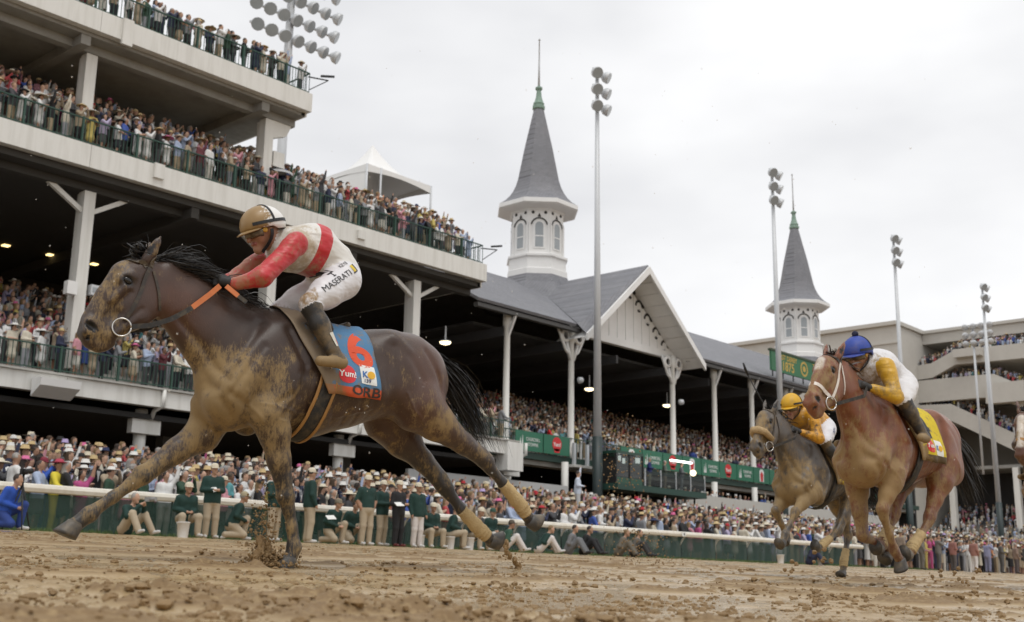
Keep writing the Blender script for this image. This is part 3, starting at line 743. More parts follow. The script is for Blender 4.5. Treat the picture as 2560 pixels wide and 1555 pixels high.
    # advertising panels on the balcony front
    def panel(X, kind, w=2.16, z0=6.94, z1=8.0, Y=41.86):
        p = MB().box(X + .02, X + w - .02, Y, Y + .05, z0, z1).build('advert_panel', PANEL, t); c = X + w/2; zc = (z0+z1)/2; yy = Y - .012
        if kind == 'a':
            mb = MB()
            for dx, hh in ((-.75, .34), (-.58, .42)):
                mb.prism([(c + dx - .07, zc - .34), (c + dx + .07, zc - .34), (c + dx, zc - .34 + hh*1.6)], lambda q: (q[0], yy, q[1]), lambda q: (q[0], yy + .008, q[1]))
            mb.build('emblem', TXTW, p)
            lettering('CHURCHILL', .27, c + .3, yy, zc + .1, TXTW, p, sx=.8); lettering('DOWNS', .27, c + .3, yy, zc - .18, TXTW, p, sx=.8)
        elif kind == 'b':
            mb = MB(); mb.lathe([(0, -.004), (.40, -.004), (.40, .008)], (c, yy, zc + .06), 20, axis='y')
            mb.prism([(c - .26, zc - .2), (c + .26, zc - .2), (c + .22, zc - .42), (c - .22, zc - .42)], lambda q: (q[0], yy - .004, q[1]), lambda q: (q[0], yy + .008, q[1]))
            mb.build('emblem', YUMRED, p); lettering('Yum!', .30, c, yy - .008, zc + .03, TXTW, p, True)
        else:
            mb = MB(); mb.prism([(c - .28, zc - .42), (c + .28, zc - .42), (c + .3, zc + .3), (c + .15, zc + .44), (c - .15, zc + .44), (c - .3, zc + .3)], lambda q: (q[0], yy, q[1]), lambda q: (q[0], yy + .008, q[1]))
            mb.build('emblem', TXTW, p)
            mb = MB(); mb.prism([(c - .14, zc - .4), (c + .14, zc - .4), (c + .2, zc + .1), (c, zc + .3), (c - .2, zc + .1)], lambda q: (q[0], yy - .006, q[1]), lambda q: (q[0], yy - .002, q[1])).build('emblem', YUMRED, p)
    panel(47.1, 'a', 2.3); panel(49.45, 'b', 2.3)
    seq = 'cabcabacbcabacbcab'; x = 56.6
    for i in range(16): panel(x, seq[i]); x += 2.2
    for X in (52.1, 53.3, 54.2): MB().box(X - .09, X + .09, 41.75, 41.9, 6.5, 7.75).build('rail_stanchion', GALV, t)
    MB().box(51.7, 54.4, 41.5, 41.98, 6.35, 6.5).build('lower_ledge', WHITE, t)
    return t
grandstand()

def roof_sign():
    t = thing('roof_sign', 'long green roof sign with gold dates standing on the eave', 'sign', (77.5, 41.2, 14.6))
    b = MB().box(73.3, 82.9, 40.9, 41.05, 14.95, 16.35).build('board', mat('sign_green', (0.03, 0.16, 0.07), 0.5), t)
    MB().box(73.2, 83.0, 40.84, 41.11, 16.354, 16.5).build('top_frame', mat('sign_frame', (0.05, 0.075, 0.04), 0.6), t)
    y = 40.89
    lettering('FIRST DERBY', .50, 75.6, y, 16.05, GOLD, b, True); lettering('1875', .92, 75.7, y, 15.42, GOLD, b, True)
    lettering('THE DERBY', .50, 80.7, y, 16.05, GOLD, b, True); lettering('2013', .92, 80.7, y, 15.42, GOLD, b, True)
    mb = MB(); mb.lathe([(.42, -.004), (.56, -.004), (.56, .006), (.42, .006)], (78.1, y, 15.65), 20, axis='y'); mb.lathe([(0, -.004), (.22, -.004), (.22, .006)], (78.1, y, 15.65), 12, axis='y'); mb.build('emblem', GOLD, b)
    for X in np.arange(73.8, 83, 1.5): MB().bar((X, 41.12, 14.58), (X, 41.12, 16.2), .07).build('strut', BLACK, t)
roof_sign()

def spire(X, Y, label):
    t = thing('spire', label, 'spire', (X, Y, 19.0), group='twin spires on the grandstand roof')
    ph = R(22.5); n = 8
    def ring(name, prof, m, parent=t, smooth=False): return MB().lathe([(r/math.cos(R(22.5)), z) for r, z in prof], (X, Y, 0), n, ph, caps=True).build(name, m, parent, smooth)
    ring('skirt', [(3.3, 17.6), (2.2, 19.2), (1.95, 19.85)], SLATE)
    bs = ring('base', [(1.98, 19.7), (1.98, 20.15), (1.9, 20.2), (1.88, 20.9), (2.0, 21.0), (2.0, 21.15), (1.86, 21.22)], WHITE2)
    body = ring('drum', [(1.70, 21.2), (1.70, 24.5)], WHITE2)
    for i in range(n):                                                # a panel with an arched window on each face
        a = ph + R(22.5) + i*R(45); ux, uy = -math.sin(a), math.cos(a); nx, ny = math.cos(a), math.sin(a); ap = 1.70
        def P(s, z, d): return (X + nx*(ap + d) + ux*s, Y + ny*(ap + d) + uy*s, z)
        arch = lambda w, z0, zs, k=8: [(-w, z0), (w, z0)] + [(w*math.cos(q), zs + w*math.sin(q)) for q in np.linspace(0, math.pi, k)]
        wd = MB().prism(arch(.40, 21.55, 23.15), lambda p: P(p[0], p[1], .003), lambda p: P(p[0], p[1], .05)).build('window', WHITE2, t)
        MB().prism(arch(.27, 21.65, 23.12), lambda p: P(p[0], p[1], .051), lambda p: P(p[0], p[1], .06)).build('pane', PALEGL, wd)
        mb = MB(); mb.prism([(-.27, 22.36), (.27, 22.36), (.27, 22.44), (-.27, 22.44)], lambda p: P(p[0], p[1], .061), lambda p: P(p[0], p[1], .075)); mb.build('glazing_bar', WHITE2, wd)
        for s in (-1, 1):
            MB().prism([(s*.70 - .12, 21.22), (s*.70 + .12, 21.22), (s*.70 + .12, 23.4), (s*.70 - .12, 23.4)][::1], lambda p: P(max(-.70, min(.70, p[0])), p[1], .002), lambda p: P(max(-.70, min(.70, p[0])), p[1], .07)).build('pilaster', WHITE2, t)
        # dark arch line, finial mark and round cut-outs under the cornice
        qs = np.linspace(0.15, math.pi - .15, 9)
        pts = [(.58*math.cos(q), 23.12 + .58*math.sin(q)) for q in qs] + [(.49*math.cos(q), 23.12 + .49*math.sin(q)) for q in qs[::-1]]
        MB().prism(pts, lambda p: P(p[0], p[1], .052), lambda p: P(p[0], p[1], .062)).build('arch_line', DARKIN, wd)
        MB().prism([(-.13, 23.74), (.13, 23.74), (0, 24.0)], lambda p: P(p[0], p[1], .004), lambda p: P(p[0], p[1], .02)).build('pointed_cut_out', DARKIN, body)
        for s in (-1, 1):
            pts = [(s*.42 + .11*math.cos(q), 24.05 + .11*math.sin(q)) for q in np.linspace(0, 2*math.pi, 10)[:-1]]
            MB().prism(pts, lambda p: P(p[0], p[1], .004), lambda p: P(p[0], p[1], .02)).build('round_cut_out', DARKIN, body)
    ring('cornice', [(1.76, 24.2), (1.82, 24.3), (2.5, 24.42), (2.66, 24.5), (2.66, 24.78), (2.5, 24.86)], WHITE2)
    ring('roof', [(2.62, 24.80), (2.25, 25.08), (1.95, 25.42), (1.72, 25.8), (1.55, 26.2), (1.40, 26.7), (0.98, 29.0), (0.33, 32.1)], SLATE)
    ring('finial', [(.36, 32.05), (.42, 32.12), (.42, 32.3), (.34, 32.36), (.38, 32.5), (.3, 32.62), (.2, 33.0), (.15, 33.5), (.24, 33.6), (.24, 33.72), (.12, 33.8)], COPPER)
    MB().tube([(X, Y, 33.75), (X, Y, 35.5), (X, Y, 37.3), (X, Y, 37.32), (X, Y, 37.5)], [.085, .06, .035, .09, .02], 8).build('spike', GALV, t, True)
spire(57.95, 49.8, 'white octagonal spire with slate cone rising behind the gable')
spire(94.3, 49.8, 'white octagonal spire with slate cone rising behind the green roof sign')

# ------------------------------------------------------------------ floodlight poles
def flood(mb, c, d, r=0.36):
    c, d = Vector(c), Vector(d).normalized(); pts = [c - d*.42, c - d*.34, c - d*.12, c + d*.1, c + d*.16]
    mb.tube(pts, [r*.25, r*.45, r*.92, r, r*.97], 12)
def light_pole(X, Y, ztop, label, dark=True):
    t = thing('light_pole', label, 'light pole', (X, Y, 2.5), group='floodlight poles along the stand front')
    MB().tube([(X, Y, 7.9), (X, Y, ztop - .2)], [.24, .11], 12).build('pole', GALV, t, True)
    MB().tube([(X, Y, 2.4), (X, Y, 7.95)], .29, 12).build('pole_base', mat('pole_base', (0.03, 0.045, 0.045), 0.5), t, True)
    for k in range(3):
        z = ztop - .5 - k*1.05
        arm = MB().bar((X - .55, Y - .1, z + .25), (X + .75, Y - .1, z + .25), .09).build('cross_arm', GALV, t)
        for dx in (-.35, .62):
            mb = MB(); d = (-.35 if dx < 0 else .45, -.8, -.45); flood(mb, (X + dx, Y - .25, z), d)
            l = mb.build('floodlight', GALV, t, True)
            q = Vector(d).normalized(); e = Vector((X + dx, Y - .25, z)) + q*.165
            mb = MB(); mb.tube([e - q*.01, e + q*.012], .33, 12); mb.build('lens', PALEGL, l)
light_pole(51.9, 40.0, 30.2, 'tall steel floodlight pole standing before the gable')
light_pole(72.7, 40.0, 29.7, 'tall steel floodlight pole crossing the green roof sign')
light_pole(93.3, 40.0, 29.5, 'tall steel floodlight pole beyond the far spire, before the plain beige wall')
light_pole(113.6, 40.0, 29.3, 'tall steel floodlight pole before the crowded beige terraces')
def big_light():
    X, Y = 41.0, 56.0
    t = thing('light_tower', 'floodlight tower with a wide bank of round lamps behind the top balcony', 'light tower', (X, Y, 15))
    MB().tube([(X, Y, 15), (X, Y, 37.2)], [.34, .24], 12).build('pole', GALV, t, True)
    for k in range(4):
        z = 37.0 - k*1.35
        MB().bar((X - 3.1, Y - .2, z), (X + 3.6, Y - .2, z), .12).build('cross_arm', GALV, t)
        for j in range(7):
            dx = -2.95 + j*1.02 + (0.2 if k % 2 else 0); mb = MB(); ang = -0.75 + j*0.32
            d = Vector((math.sin(ang)*.8, -.75, -.5)).normalized(); c = Vector((X + dx, Y - .55, z - .15)); flood(mb, c, d, .42)
            l = mb.build('floodlight', GALV, t, True); e = c + d*.165
            mb = MB(); mb.tube([e - d*.01, e + d*.012], .39, 12); mb.build('lens', PALEGL, l)
big_light()
def lamp_rack():
    c = on_x(2448, 860, 128.0); X, Y, Z = c
    t = thing('lamp_rack', 'short twin mast carrying a rack of grey lamps before the beige terraces', 'light pole', (X, Y, 15))
    for dx in (-.6, .6): MB().tube([(X, Y + dx, 12), (X, Y + dx, Z + 2.2)], .13, 8).build('mast', GALV, t, True)
    for k in range(3):
        z = Z + .2 + k*.95
        MB().bar((X, Y - 1.6, z), (X, Y + 1.6, z), .1).build('cross_arm', GALV, t)
        for j in range(4):
            mb = MB(); flood(mb, (X - .3, Y - 1.35 + j*.9, z - .1), (-.7, -.4, -.5), .36); mb.build('floodlight', GALV, t, True)
lamp_rack()

# ------------------------------------------------------------------ glazed broadcast booth and platform
def booth():
    t = thing('broadcast_booth', 'dark glass broadcast booth with green platform under the grandstand balcony', 'booth', (55, 39, 3))
    gl = bpy.data.materials.new('booth_glass'); n, b = nodes(gl); b.inputs['Base Color'].default_value = (0.07, 0.075, 0.075, 1); b.inputs['Roughness'].default_value = 0.12
    tr = N(n, 'BsdfTransparent'); tr.inputs[0].default_value = (.6, .65, .65, 1); ms = N(n, 'MixShader'); ms.inputs[0].default_value = 0.45
    n.links.new(b.outputs[0], ms.inputs[1]); n.links.new(tr.outputs[0], ms.inputs[2]); n.links.new(ms.outputs[0], n.nodes['Material Output'].inputs[0])
    g2 = gl.copy(); g2.name = 'rail_glass'; g2.node_tree.nodes['Mix Shader'].inputs[0].default_value = 0.78
    MB().box(52.3, 54.9, 39.0, 40.6, 7.05, 7.2).build('roof', GREEN, t)
    MB().box(52.3, 61.3, 38.9, 40.6, 5.05, 5.4).build('platform', mat('platform_green', (0.02, 0.06, 0.045), 0.6), t)
    for i in range(2): MB().box(52.35 + i*1.27, 53.58 + i*1.27, 39.05, 39.09, 5.75, 7.04).build('pane', gl, t)
    MB().box(52.35, 54.85, 39.02, 39.1, 5.401, 5.73).build('sill', mat('sill_green', (0.02, 0.08, 0.05), 0.5), t)
    for x in (52.33, 53.6, 54.86): MB().box(x - .04, x + .04, 39.0, 39.12, 5.4, 7.05).build('mullion', BLACK, t)
    MB().box(52.35, 54.9, 40.5, 40.58, 5.4, 7.05).build('back_panel', DARKIN, t)
    for i in range(4): MB().box(55.0 + i*1.55, 56.5 + i*1.55, 38.95, 38.98, 5.45, 6.25).build('glass_panel', g2, t)
    for i in range(5): MB().box(54.95 + i*1.55, 55.0 + i*1.55, 38.93, 39.0, 5.4, 6.4).build('post', GALV, t)
    for x0, x1, z in ((53.3, 53.42, 6.7), (53.7, 53.82, 6.6), (54.95, 55.25, 6.72)): MB().box(x0, x1, 39.5, 39.62, z, z + .3).build('lamp', LAMPW, t)
    l = MB().box(58.2, 60.4, 39.3, 39.45, 7.12, 7.2).build('strip_light', LAMPW, t)
    MB().lathe([(0, .19), (.13, .13), (.19, 0), (.13, -.13), (0, -.19)], (60.3, 39.2, 6.55), 12).build('globe_lamp', LAMPM, t, True)
    for x in (52.6, 55.0, 58.0, 61.0): MB().box(x - .1, x + .1, 39.6, 39.6, 2.4, 5.05).build('support', BLACK, t)
booth()

# ------------------------------------------------------------------ beige stadium building far right
def far_building():
    t = thing('stadium_building', 'large beige stucco stand with stepped crowded terraces beyond the spires', 'building', (150, 60, 0.8))
    MB().box(142.6, 175, 61.4, 110, 0.5, 33.0).build('wing', BEIGE, t)
    MB().box(142.2, 175, 61.1, 110, 33.0, 33.5).build('cornice', BEIGE, t)
    MB().box(142.45, 142.6, 61.3, 110, 30.6, 30.85).build('string_course', BEIGE, t)
    MB().box(142.45, 142.6, 61.3, 110, 27.0, 27.3).build('string_course', BEIGE, t)
    MB().box(142.5, 142.595, 70, 74, 22, 26).build('window', GLASSD, t)
    MB().box(150.5, 175, -5, 61.38, 31.6, 33.0).build('upper_wall', BEIGE, t)
    MB().box(150.2, 175, -5, 61.36, 33.0, 33.4).build('cornice', BEIGE, t)
    MB().box(160.0, 160.5, -5, 61.3, 0.5, 31.6).build('back_wall', mat('beige_wall', (0.40, 0.37, 0.32), 0.85), t)
    for Y in (48, 36, 24): MB().box(150.4, 150.5, Y - .06, Y + .06, 31.62, 32.9).build('joint', CONC, t)
    # parapets: outline (Y,Z) of the slab front, built 2.4 m deep with decks behind
    def terrace(line, hgt, x0=148.0, nm='terrace_parapet'):
        poly = list(line) + [(y, z - hgt) for y, z in reversed(line)]
        MB().prism(poly, lambda p: (x0, p[0], p[1]), lambda p: (x0 + .4, p[0], p[1])).build(nm, BEIGE, t)
        poly = [(y, z - .9) for y, z in line] + [(y, z - hgt) for y, z in reversed(line)]
        MB().prism(poly, lambda p: (x0 + .402, p[0], p[1]), lambda p: (x0 + 9, p[0], p[1])).build('terrace_deck', BEIGE, t)
    terrace([(63.5, 28.3), (59.4, 28.5), (56.2, 29.9), (52, 29.85), (42, 29.7), (30, 29.7)], 1.9)
    MB().box(146.8, 147.99, 52.6, 56.0, 28.7, 29.75).build('balcony_box', BEIGE, t)
    terrace([(62.6, 26.4), (54.0, 26.35), (51.5, 26.3), (49.5, 25.2), (44, 22.5), (30, 18)], 2.9)
    MB().box(146.5, 147.99, 47.5, 52.2, 22.4, 24.9).build('balcony_box', BEIGE, t)
    terrace([(61.6, 23.2), (57.2, 23.0), (51.0, 19.5), (44, 15.5), (30, 8)], 2.2)
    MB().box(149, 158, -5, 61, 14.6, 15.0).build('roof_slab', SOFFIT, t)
    for Y in (58, 50, 42): MB().box(148.5, 149.3, Y - .35, Y + .35, 0.5, 14.6).build('column', WHITE, t)
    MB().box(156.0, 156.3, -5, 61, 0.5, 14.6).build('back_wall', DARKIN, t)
    mb = MB()
    for i in range(8): mb.box(146 + i*.9, 155.9, 20, 61, 4.4 + i*.5, 4.9 + i*.5)
    mb.build('seat_terrace', CONC, t)
    MB().box(145.6, 145.9, 20, 61, 3.8, 5.2).build('front_panel', PANEL, t)
far_building()
# ================================================================== HORSES AND RIDERS
MUDC = (0.30, 0.195, 0.088)
LEATHER = mat('dark_leather', (0.03, 0.022, 0.016), 0.5, 0.3, 20, dirt=(0.2, 0.14, 0.07), dirt_amt=0.7, dscale=9)
RUBBER = mat('rein_rubber', (0.028, 0.027, 0.026), 0.75, 0.3, 60, dirt=(0.16, 0.12, 0.07), dirt_amt=0.5, dscale=30)
ORANGE = mat('orange_leather', (0.55, 0.16, 0.045), 0.55, 0.15, 20)
STEEL = mat('bit_steel', (0.6, 0.58, 0.55), 0.25, 0.1, metal=1.0)
HAIRB = mat('black_hair', (0.010, 0.008, 0.007), 0.45, 0.3, 30)
HAIRR = mat('dark_brown_hair', (0.035, 0.018, 0.010), 0.5, 0.3, 30)
HOOFM = mat('hoof_horn', (0.05, 0.046, 0.042), 0.5, 0.3, 18, dirt=(0.26, 0.2, 0.12), dirt_amt=0.6, dscale=12)
EYEM = mat('dark_eye', (0.008, 0.006, 0.005), 0.05, 0.1)
BANDAGE = mat('tan_bandage', (0.50, 0.37, 0.19), 0.9, 0.2, 14, bump=0.5, bscale=90, dirt=(0.28, 0.18, 0.08), dirt_amt=0.6, dscale=8)

def coat_material(name):
    m = bpy.data.materials.new(name); n, b = nodes(m)
    co = N(n, 'Attribute', attribute_name='coat'); mu = N(n, 'Attribute', attribute_name='mud')
    v1 = noise(n, 9, 5, 0.6); c = mixc(n, v1, (0.62, 0.62, 0.62), (1.35, 1.32, 1.28)); c = mixc(n, 1.0, co.outputs['Color'], c, 'MULTIPLY')
    streak = noise(n, 16, 7, 0.68, stretch=(1.7, 1.0, 0.5, 0, 0.6, 0)); speck = noise(n, 75, 4, 0.75, stretch=(1.6, 1, .5, 0, .6, 0))
    ad = N(n, 'Math', operation='MULTIPLY_ADD'); n.links.new(streak, ad.inputs[0]); ad.inputs[1].default_value = 1.15; n.links.new(mu.outputs['Fac'], ad.inputs[2])
    ad2 = N(n, 'Math', operation='MULTIPLY_ADD'); n.links.new(speck, ad2.inputs[0]); ad2.inputs[1].default_value = 1.1; n.links.new(ad.outputs[0], ad2.inputs[2])
    bl = noise(n, 8.5, 4, .6); ad3 = N(n, 'Math', operation='MULTIPLY_ADD'); n.links.new(bl, ad3.inputs[0]); ad3.inputs[1].default_value = 1.3; n.links.new(ad2.outputs[0], ad3.inputs[2])
    k = mrange(n, ad3.outputs[0], 1.86, 2.34); k2 = N(n, 'Math', operation='MULTIPLY'); n.links.new(k, k2.inputs[0]); k2.inputs[1].default_value = 0.86
    mudc = mixc(n, v1, (0.18, 0.115, 0.046), (0.37, 0.255, 0.11))
    n.links.new(mixc(n, k2.outputs[0], c, mudc), b.inputs['Base Color'])
    rg = N(n, 'MapRange'); n.links.new(k2.outputs[0], rg.inputs[0]); rg.inputs[3].default_value = 0.33; rg.inputs[4].default_value = 0.78; n.links.new(rg.outputs[0], b.inputs['Roughness'])
    b.inputs['Specular IOR Level'].default_value = 0.5; b.inputs['Sheen Weight'].default_value = 0.08
    bp = N(n, 'Bump'); bp.inputs['Strength'].default_value = 0.35; bp.inputs['Distance'].default_value = 0.006
    n.links.new(noise(n, 120, 5, 0.7, stretch=(1.5, 1, .5, 0, .5, 0)), bp.inputs['Height']); n.links.new(bp.outputs[0], b.inputs['Normal'])
    return m

def rot_about(p, piv, ang):
    """rotate in the x-z plane; positive lifts the nose"""
    p = np.array(p, float); d = p - piv; c, s = math.cos(ang), math.sin(ang)
    return np.array([piv[0] + d[0]*c + d[2]*s, p[1], piv[2] - d[0]*s + d[2]*c])

YSC = 0.88
class Horse:
    def __init__(s, name, label, origin, yaw, legs, poll=(-0.94, 1.77), nod=0.0, dx=0.0, coat=None, mudf=None, voxel=0.010, group='racehorses galloping down the muddy track', turn=0.0):
        s.root = thing(name, label, 'horse', origin, R(yaw), group); s.dx = dx
        s.legs = legs; P0 = np.array([-0.94, 0, 1.77]); s.poll = np.array([poll[0], 0, poll[1]]); s.nod = nod; s.turn = turn
        def H(p):                                                    # head point given in the reference pose
            q = rot_about(p, P0, nod); d = q - P0
            c, t = math.cos(turn), math.sin(turn)
            return s.poll + np.array([d[0]*c - d[1]*t, d[0]*t + d[1]*c, d[2]])
        s.H = H
        S = SDF(0.06)
        # trunk
        st = [(-.40, 1.115, .235, .80), (-.16, 1.19, .355, .76), (.10, 1.17, .352, .76), (.35, 1.20, .298, .82), (.60, 1.265, .278, .90), (.83, 1.285, .272, .94), (.95, 1.25, .225, .96)]
        for a, b in zip(st[:-1], st[1:]): S.rc((a[0], 0, a[1]), (b[0], 0, b[1]), a[2], b[2], 0, .08, sy=(a[3]+b[3])/2)
        S.rc((-.30, 0, 1.46), (-.04, 0, 1.475), .085, .095, 0, .10)                 # withers
        S.rc((.0, 0, 1.44), (.42, 0, 1.42), .07, .075, 0, .09)
        S.ell((-.41, 0, .945), (.15, .18, .155), (0, .5, 0), 0, .09)                  # breast
        for e in (-1, 1):
            S.rc((-.17, e*.13, 1.38), (-.465, e*.165, 1.03), .092, .115, 0, .07)     # shoulder blade
            S.rc((-.10, e*.185, 1.13), (-.20, e*.195, .90), .13, .10, 0, .06)       # triceps
            S.sph((-.485, e*.11, .955), .112, 0, .06)
            S.rc((.66, e*.13, 1.41), (.92, e*.12, 1.35), .138, .13, 0, .07)         # croup
            S.rc((.89, e*.13, 1.28), (.97, e*.145, 1.02), .155, .125, 0, .08)      # buttock
            S.rc((.72, e*.15, 1.26), (.83, e*.17, 1.05), .17, .16, 0, .08)          # thigh
            S.rc((.30, e*.165, 1.12), (.60, e*.17, 1.13), .13, .125, 0, .10)
        # neck
        pl = s.poll; base = np.array([-.42, 0, 1.25])
        n1 = pl + np.array([.06, 0, -.16]); n3 = np.array([-.40, 0, 1.25])
        n2 = n1*.60 + n3*.40 + np.array([-.015, 0, .01]); n25 = n1*.28 + n3*.72 + np.array([-.03, 0, .015])
        n2 = n2 + [.012, 0, .022]; n25 = n25 + [.02, 0, .024]; n3 = n3 + [.03, 0, .015]
        nk = [(n1, .125, .70), (n2, .160, .66), (n25, .203, .66), (n3, .28, .70)]
        for a, b in zip(nk[:-1], nk[1:]): S.rc(a[0], b[0], a[1], b[1], 0, .07, sy=(a[2]+b[2])/2)
        S.rc(n1 + [.03, 0, .12], n25 + [.06, 0, .205], .045, .06, 0, .08)              # crest
        S.rc(n25 + [.06, 0, .205], (-.25, 0, 1.495), .06, .065, 0, .08)
        S.rc(n1 + [-.01, 0, -.09], n25 + [-.075, 0, -.14], .055, .075, 0, .07)          # windpipe
        # head
        def hr(a, b, ra, rb, k=.04, sy=1.0, lab=1): S.rc(H(a), H(b), ra, rb, lab, k, sy)
        hr((-.99, 0, 1.675), (-1.09, 0, 1.635), .088, .098, .05, .9)
        hr((-1.10, 0, 1.60), (-1.17, 0, 1.50), .100, .080, .05, .78)
        hr((-1.15, 0, 1.545), (-1.265, 0, 1.335), .082, .060, .04, .78)
        hr((-1.215, 0, 1.50), (-1.285, 0, 1.36), .036, .034, .05, .8)               # bridge of the nose
        for e in (-1, 1):
            S.ell(H((-1.005, e*.045, 1.485)), (.115, .052, .15), (0, .62 + nod, turn), 1, .05)   # cheek
            hr((-1.02, e*.04, 1.39), (-1.19, e*.028, 1.265), .05, .036, .04)         # jaw bars
            hr((-1.085, e*.075, 1.632), (-1.145, e*.074, 1.60), .030, .028, .03)     # brow
            hr((-1.115, e*.082, 1.555), (-1.18, e*.062, 1.475), .018, .014, .03)     # cheek crest
            hr((-1.295, e*.042, 1.325), (-1.305, e*.046, 1.275), .033, .030, .025)   # nostril wing
            ear = [(-1.005, e*.062, 1.745, .036), (-.985, e*.078, 1.80, .034), (-.962, e*.088, 1.85, .022), (-.945, e*.092, 1.895, .006)]
            S.chain([(*H(p[:3]), p[3]) for p in ear], 1, .015, sy=.7)
        hr((-1.25, 0, 1.30), (-1.275, 0, 1.265), .070, .058, .04, .92)              # muzzle
        hr((-1.265, 0, 1.225), (-1.225, 0, 1.205), .044, .038, .03, 1.0)            # lips
        hr((-1.185, 0, 1.225), (-1.165, 0, 1.235), .042, .038, .03, .9)             # chin
        hr((-1.10, 0, 1.38), (-1.21, 0, 1.275), .052, .050, .03, .9)                # floor of the mouth
        for e in (-1, 1):
            S.ell(H((-1.292, e*.084, 1.303)), (.044, .040, .021), (0, .55 + nod, turn), 3, .010, sub=True)
            S.ell(H((-1.116, e*.104, 1.594)), (.034, .022, .024), (0, .5 + nod, turn), 3, .012, sub=True)
            S.rc(H((-1.012, e*.098, 1.785)), H((-.985, e*.11, 1.835)), .018, .010, 3, .008, sub=True)
            S.rc(H((-1.285, e*.085, 1.238)), H((-1.20, e*.085, 1.268)), .0075, .0075, 3, .008, sub=True)
        S.rc(H((-1.300, -.08, 1.236)), H((-1.300, .08, 1.236)), .007, .007, 3, .01, sub=True)
        # legs
        for nm, L in legs.items():
            S.chain(L, 2, .035)
            if nm[1] == 'h' and len(L) >= 5:
                hk = np.array(L[3][:3]); up = np.array(L[2][:3]) - hk; up /= np.linalg.norm(up); cn = np.array(L[4][:3]) - hk; cn /= np.linalg.norm(cn)
                bk = -(up + cn); bk /= max(np.linalg.norm(bk), 1e-3)
                S.rc(hk + bk*.035 + up*.05, hk + bk*.02 - up*.03, .030, .034, 2, .03)
                S.rc(np.array(L[2][:3]) + bk*.055, hk + bk*.05 + up*.06, .022, .022, 2, .03)
            if nm[1] == 'f':
                kn = np.array(L[3][:3]); S.sph(kn + [-.016, 0, .008], .044, 2, .03)
            ft = np.array(L[-3][:3]); S.sph(ft + [.018, 0, -.004], .030, 2, .025)
            a, b = np.array(L[-5][:3]), np.array(L[-3][:3]); S.rc(a + [.026, 0, 0], b + [.022, 0, .02], .017, .018, 2, .018)   # tendon
        V, Fq, lab = S.mesh(voxel); V = relax(V, Fq, 2, .45)
        V = s.relief(V, Fq, lab); V[:, 1] *= YSC
        if dx: V[:, 0] += dx
        s.V = V; s.lab = lab
        me = np_mesh('body', V, Fq)
        u = (V - [dx, 0, 0])/[1, YSC, 1]
        add_attr(me, 'coat', coat(u, lab, s), 'FLOAT_COLOR'); add_attr(me, 'mud', mudf(u, lab, s))
        s.body = link('body', me, coat_material(name + '_coat'), s.root, local=True)
        Ft = [tuple(q) for q in Fq if not (lab[q] == 2).any() or u[q[0], 2] > .93]
        s.bvht = BVHTree.FromPolygons([tuple(v) for v in V], Ft)
        s.bvh = BVHTree.FromPolygons([tuple(v) for v in V], [tuple(q) for q in Fq])
        for e in (-1, 1):
            p = s.off(H((-1.114, e*.086, 1.595)))
            S2 = SDF(.01); S2.ell(p, (.028, .015, .019), (0, .5 + nod, turn)); v2, f2, _ = S2.mesh(.004); link('eye', np_mesh('eye', v2, f2), EYEM, s.root, local=True)
        for nm, L in legs.items(): s.hoof(L)
    def relief(s, V, Fq, lab):
        """muscle lines, ribs and veins as valleys and ridges on both sides"""
        me = np_mesh('tmp', V, Fq); no = np.zeros(len(V)*3, np.float32); me.vertices.foreach_get('normal', no); no = no.reshape(-1, 3); bpy.data.meshes.remove(me)
        side = sstep(np.abs(V[:, 1]), .05, .13); d = np.zeros(len(V))
        def line(pts, depth, w, mask):
            best = np.full(len(V), 9.)
            for p, q in zip(pts[:-1], pts[1:]):
                p, q = np.array(p), np.array(q); e = q-p; x = V[:, [0, 2]] - p; t = np.clip((x @ e)/(e @ e), 0, 1); best = np.minimum(best, np.linalg.norm(x - t[:, None]*e, axis=1))
            return depth*np.exp(-(best/w)**2)*mask
        tr = side*(lab == 0); hd = (lab == 1)*sstep(np.abs(V[:, 1]), .02, .05)
        d += line([(-.13, 1.42), (-.03, 1.22), (-.06, 1.02), (-.16, .86)], -.020, .030, tr)
        d += line([(-.30, 1.46), (-.46, 1.22), (-.58, 1.02)], -.016, .030, tr)
        d += line([(-.30, 1.30), (-.42, 1.12), (-.50, 1.00)], -.010, .022, tr)
        d += line([(-.50, .98), (-.36, .93), (-.22, .95), (-.12, 1.02)], -.012, .022, tr)
        d += line([(-.62, 1.10), (-.56, .96), (-.46, .86)], -.014, .022, tr)
        d += line([(-.80, 1.42), (-.62, 1.24), (-.52, 1.08)], -.014, .024, (np.abs(V[:, 1]) > .03)*(lab == 0))
        d += line([(.60, 1.42), (.58, 1.22), (.60, 1.05), (.72, .95)], -.020, .035, tr)
        d += line([(.86, 1.42), (.98, 1.22), (1.03, 1.02)], -.012, .022, tr)
        d += line([(.72, 1.36), (.82, 1.20), (.80, 1.04)], -.008, .03, tr)
        d += line([(.62, 1.50), (.72, 1.40)], .008, .03, tr)
        for i in range(7): d += line([(.04 + i*.085, 1.34), (.0 + i*.095, 1.05), (.04 + i*.09, .90)], -.0045, .018, tr)
        for v in ([(-.30, .95), (-.05, .92), (.25, .93), (.48, 1.0)], [(-.40, 1.02), (-.34, .92), (-.28, .84)], [(.70, 1.12), (.76, 1.0), (.86, .92)], [(.20, .98), (.3, 1.06), (.42, 1.08)]): d += line(v, .005, .009, side*(lab != 1))
        P0 = s.poll
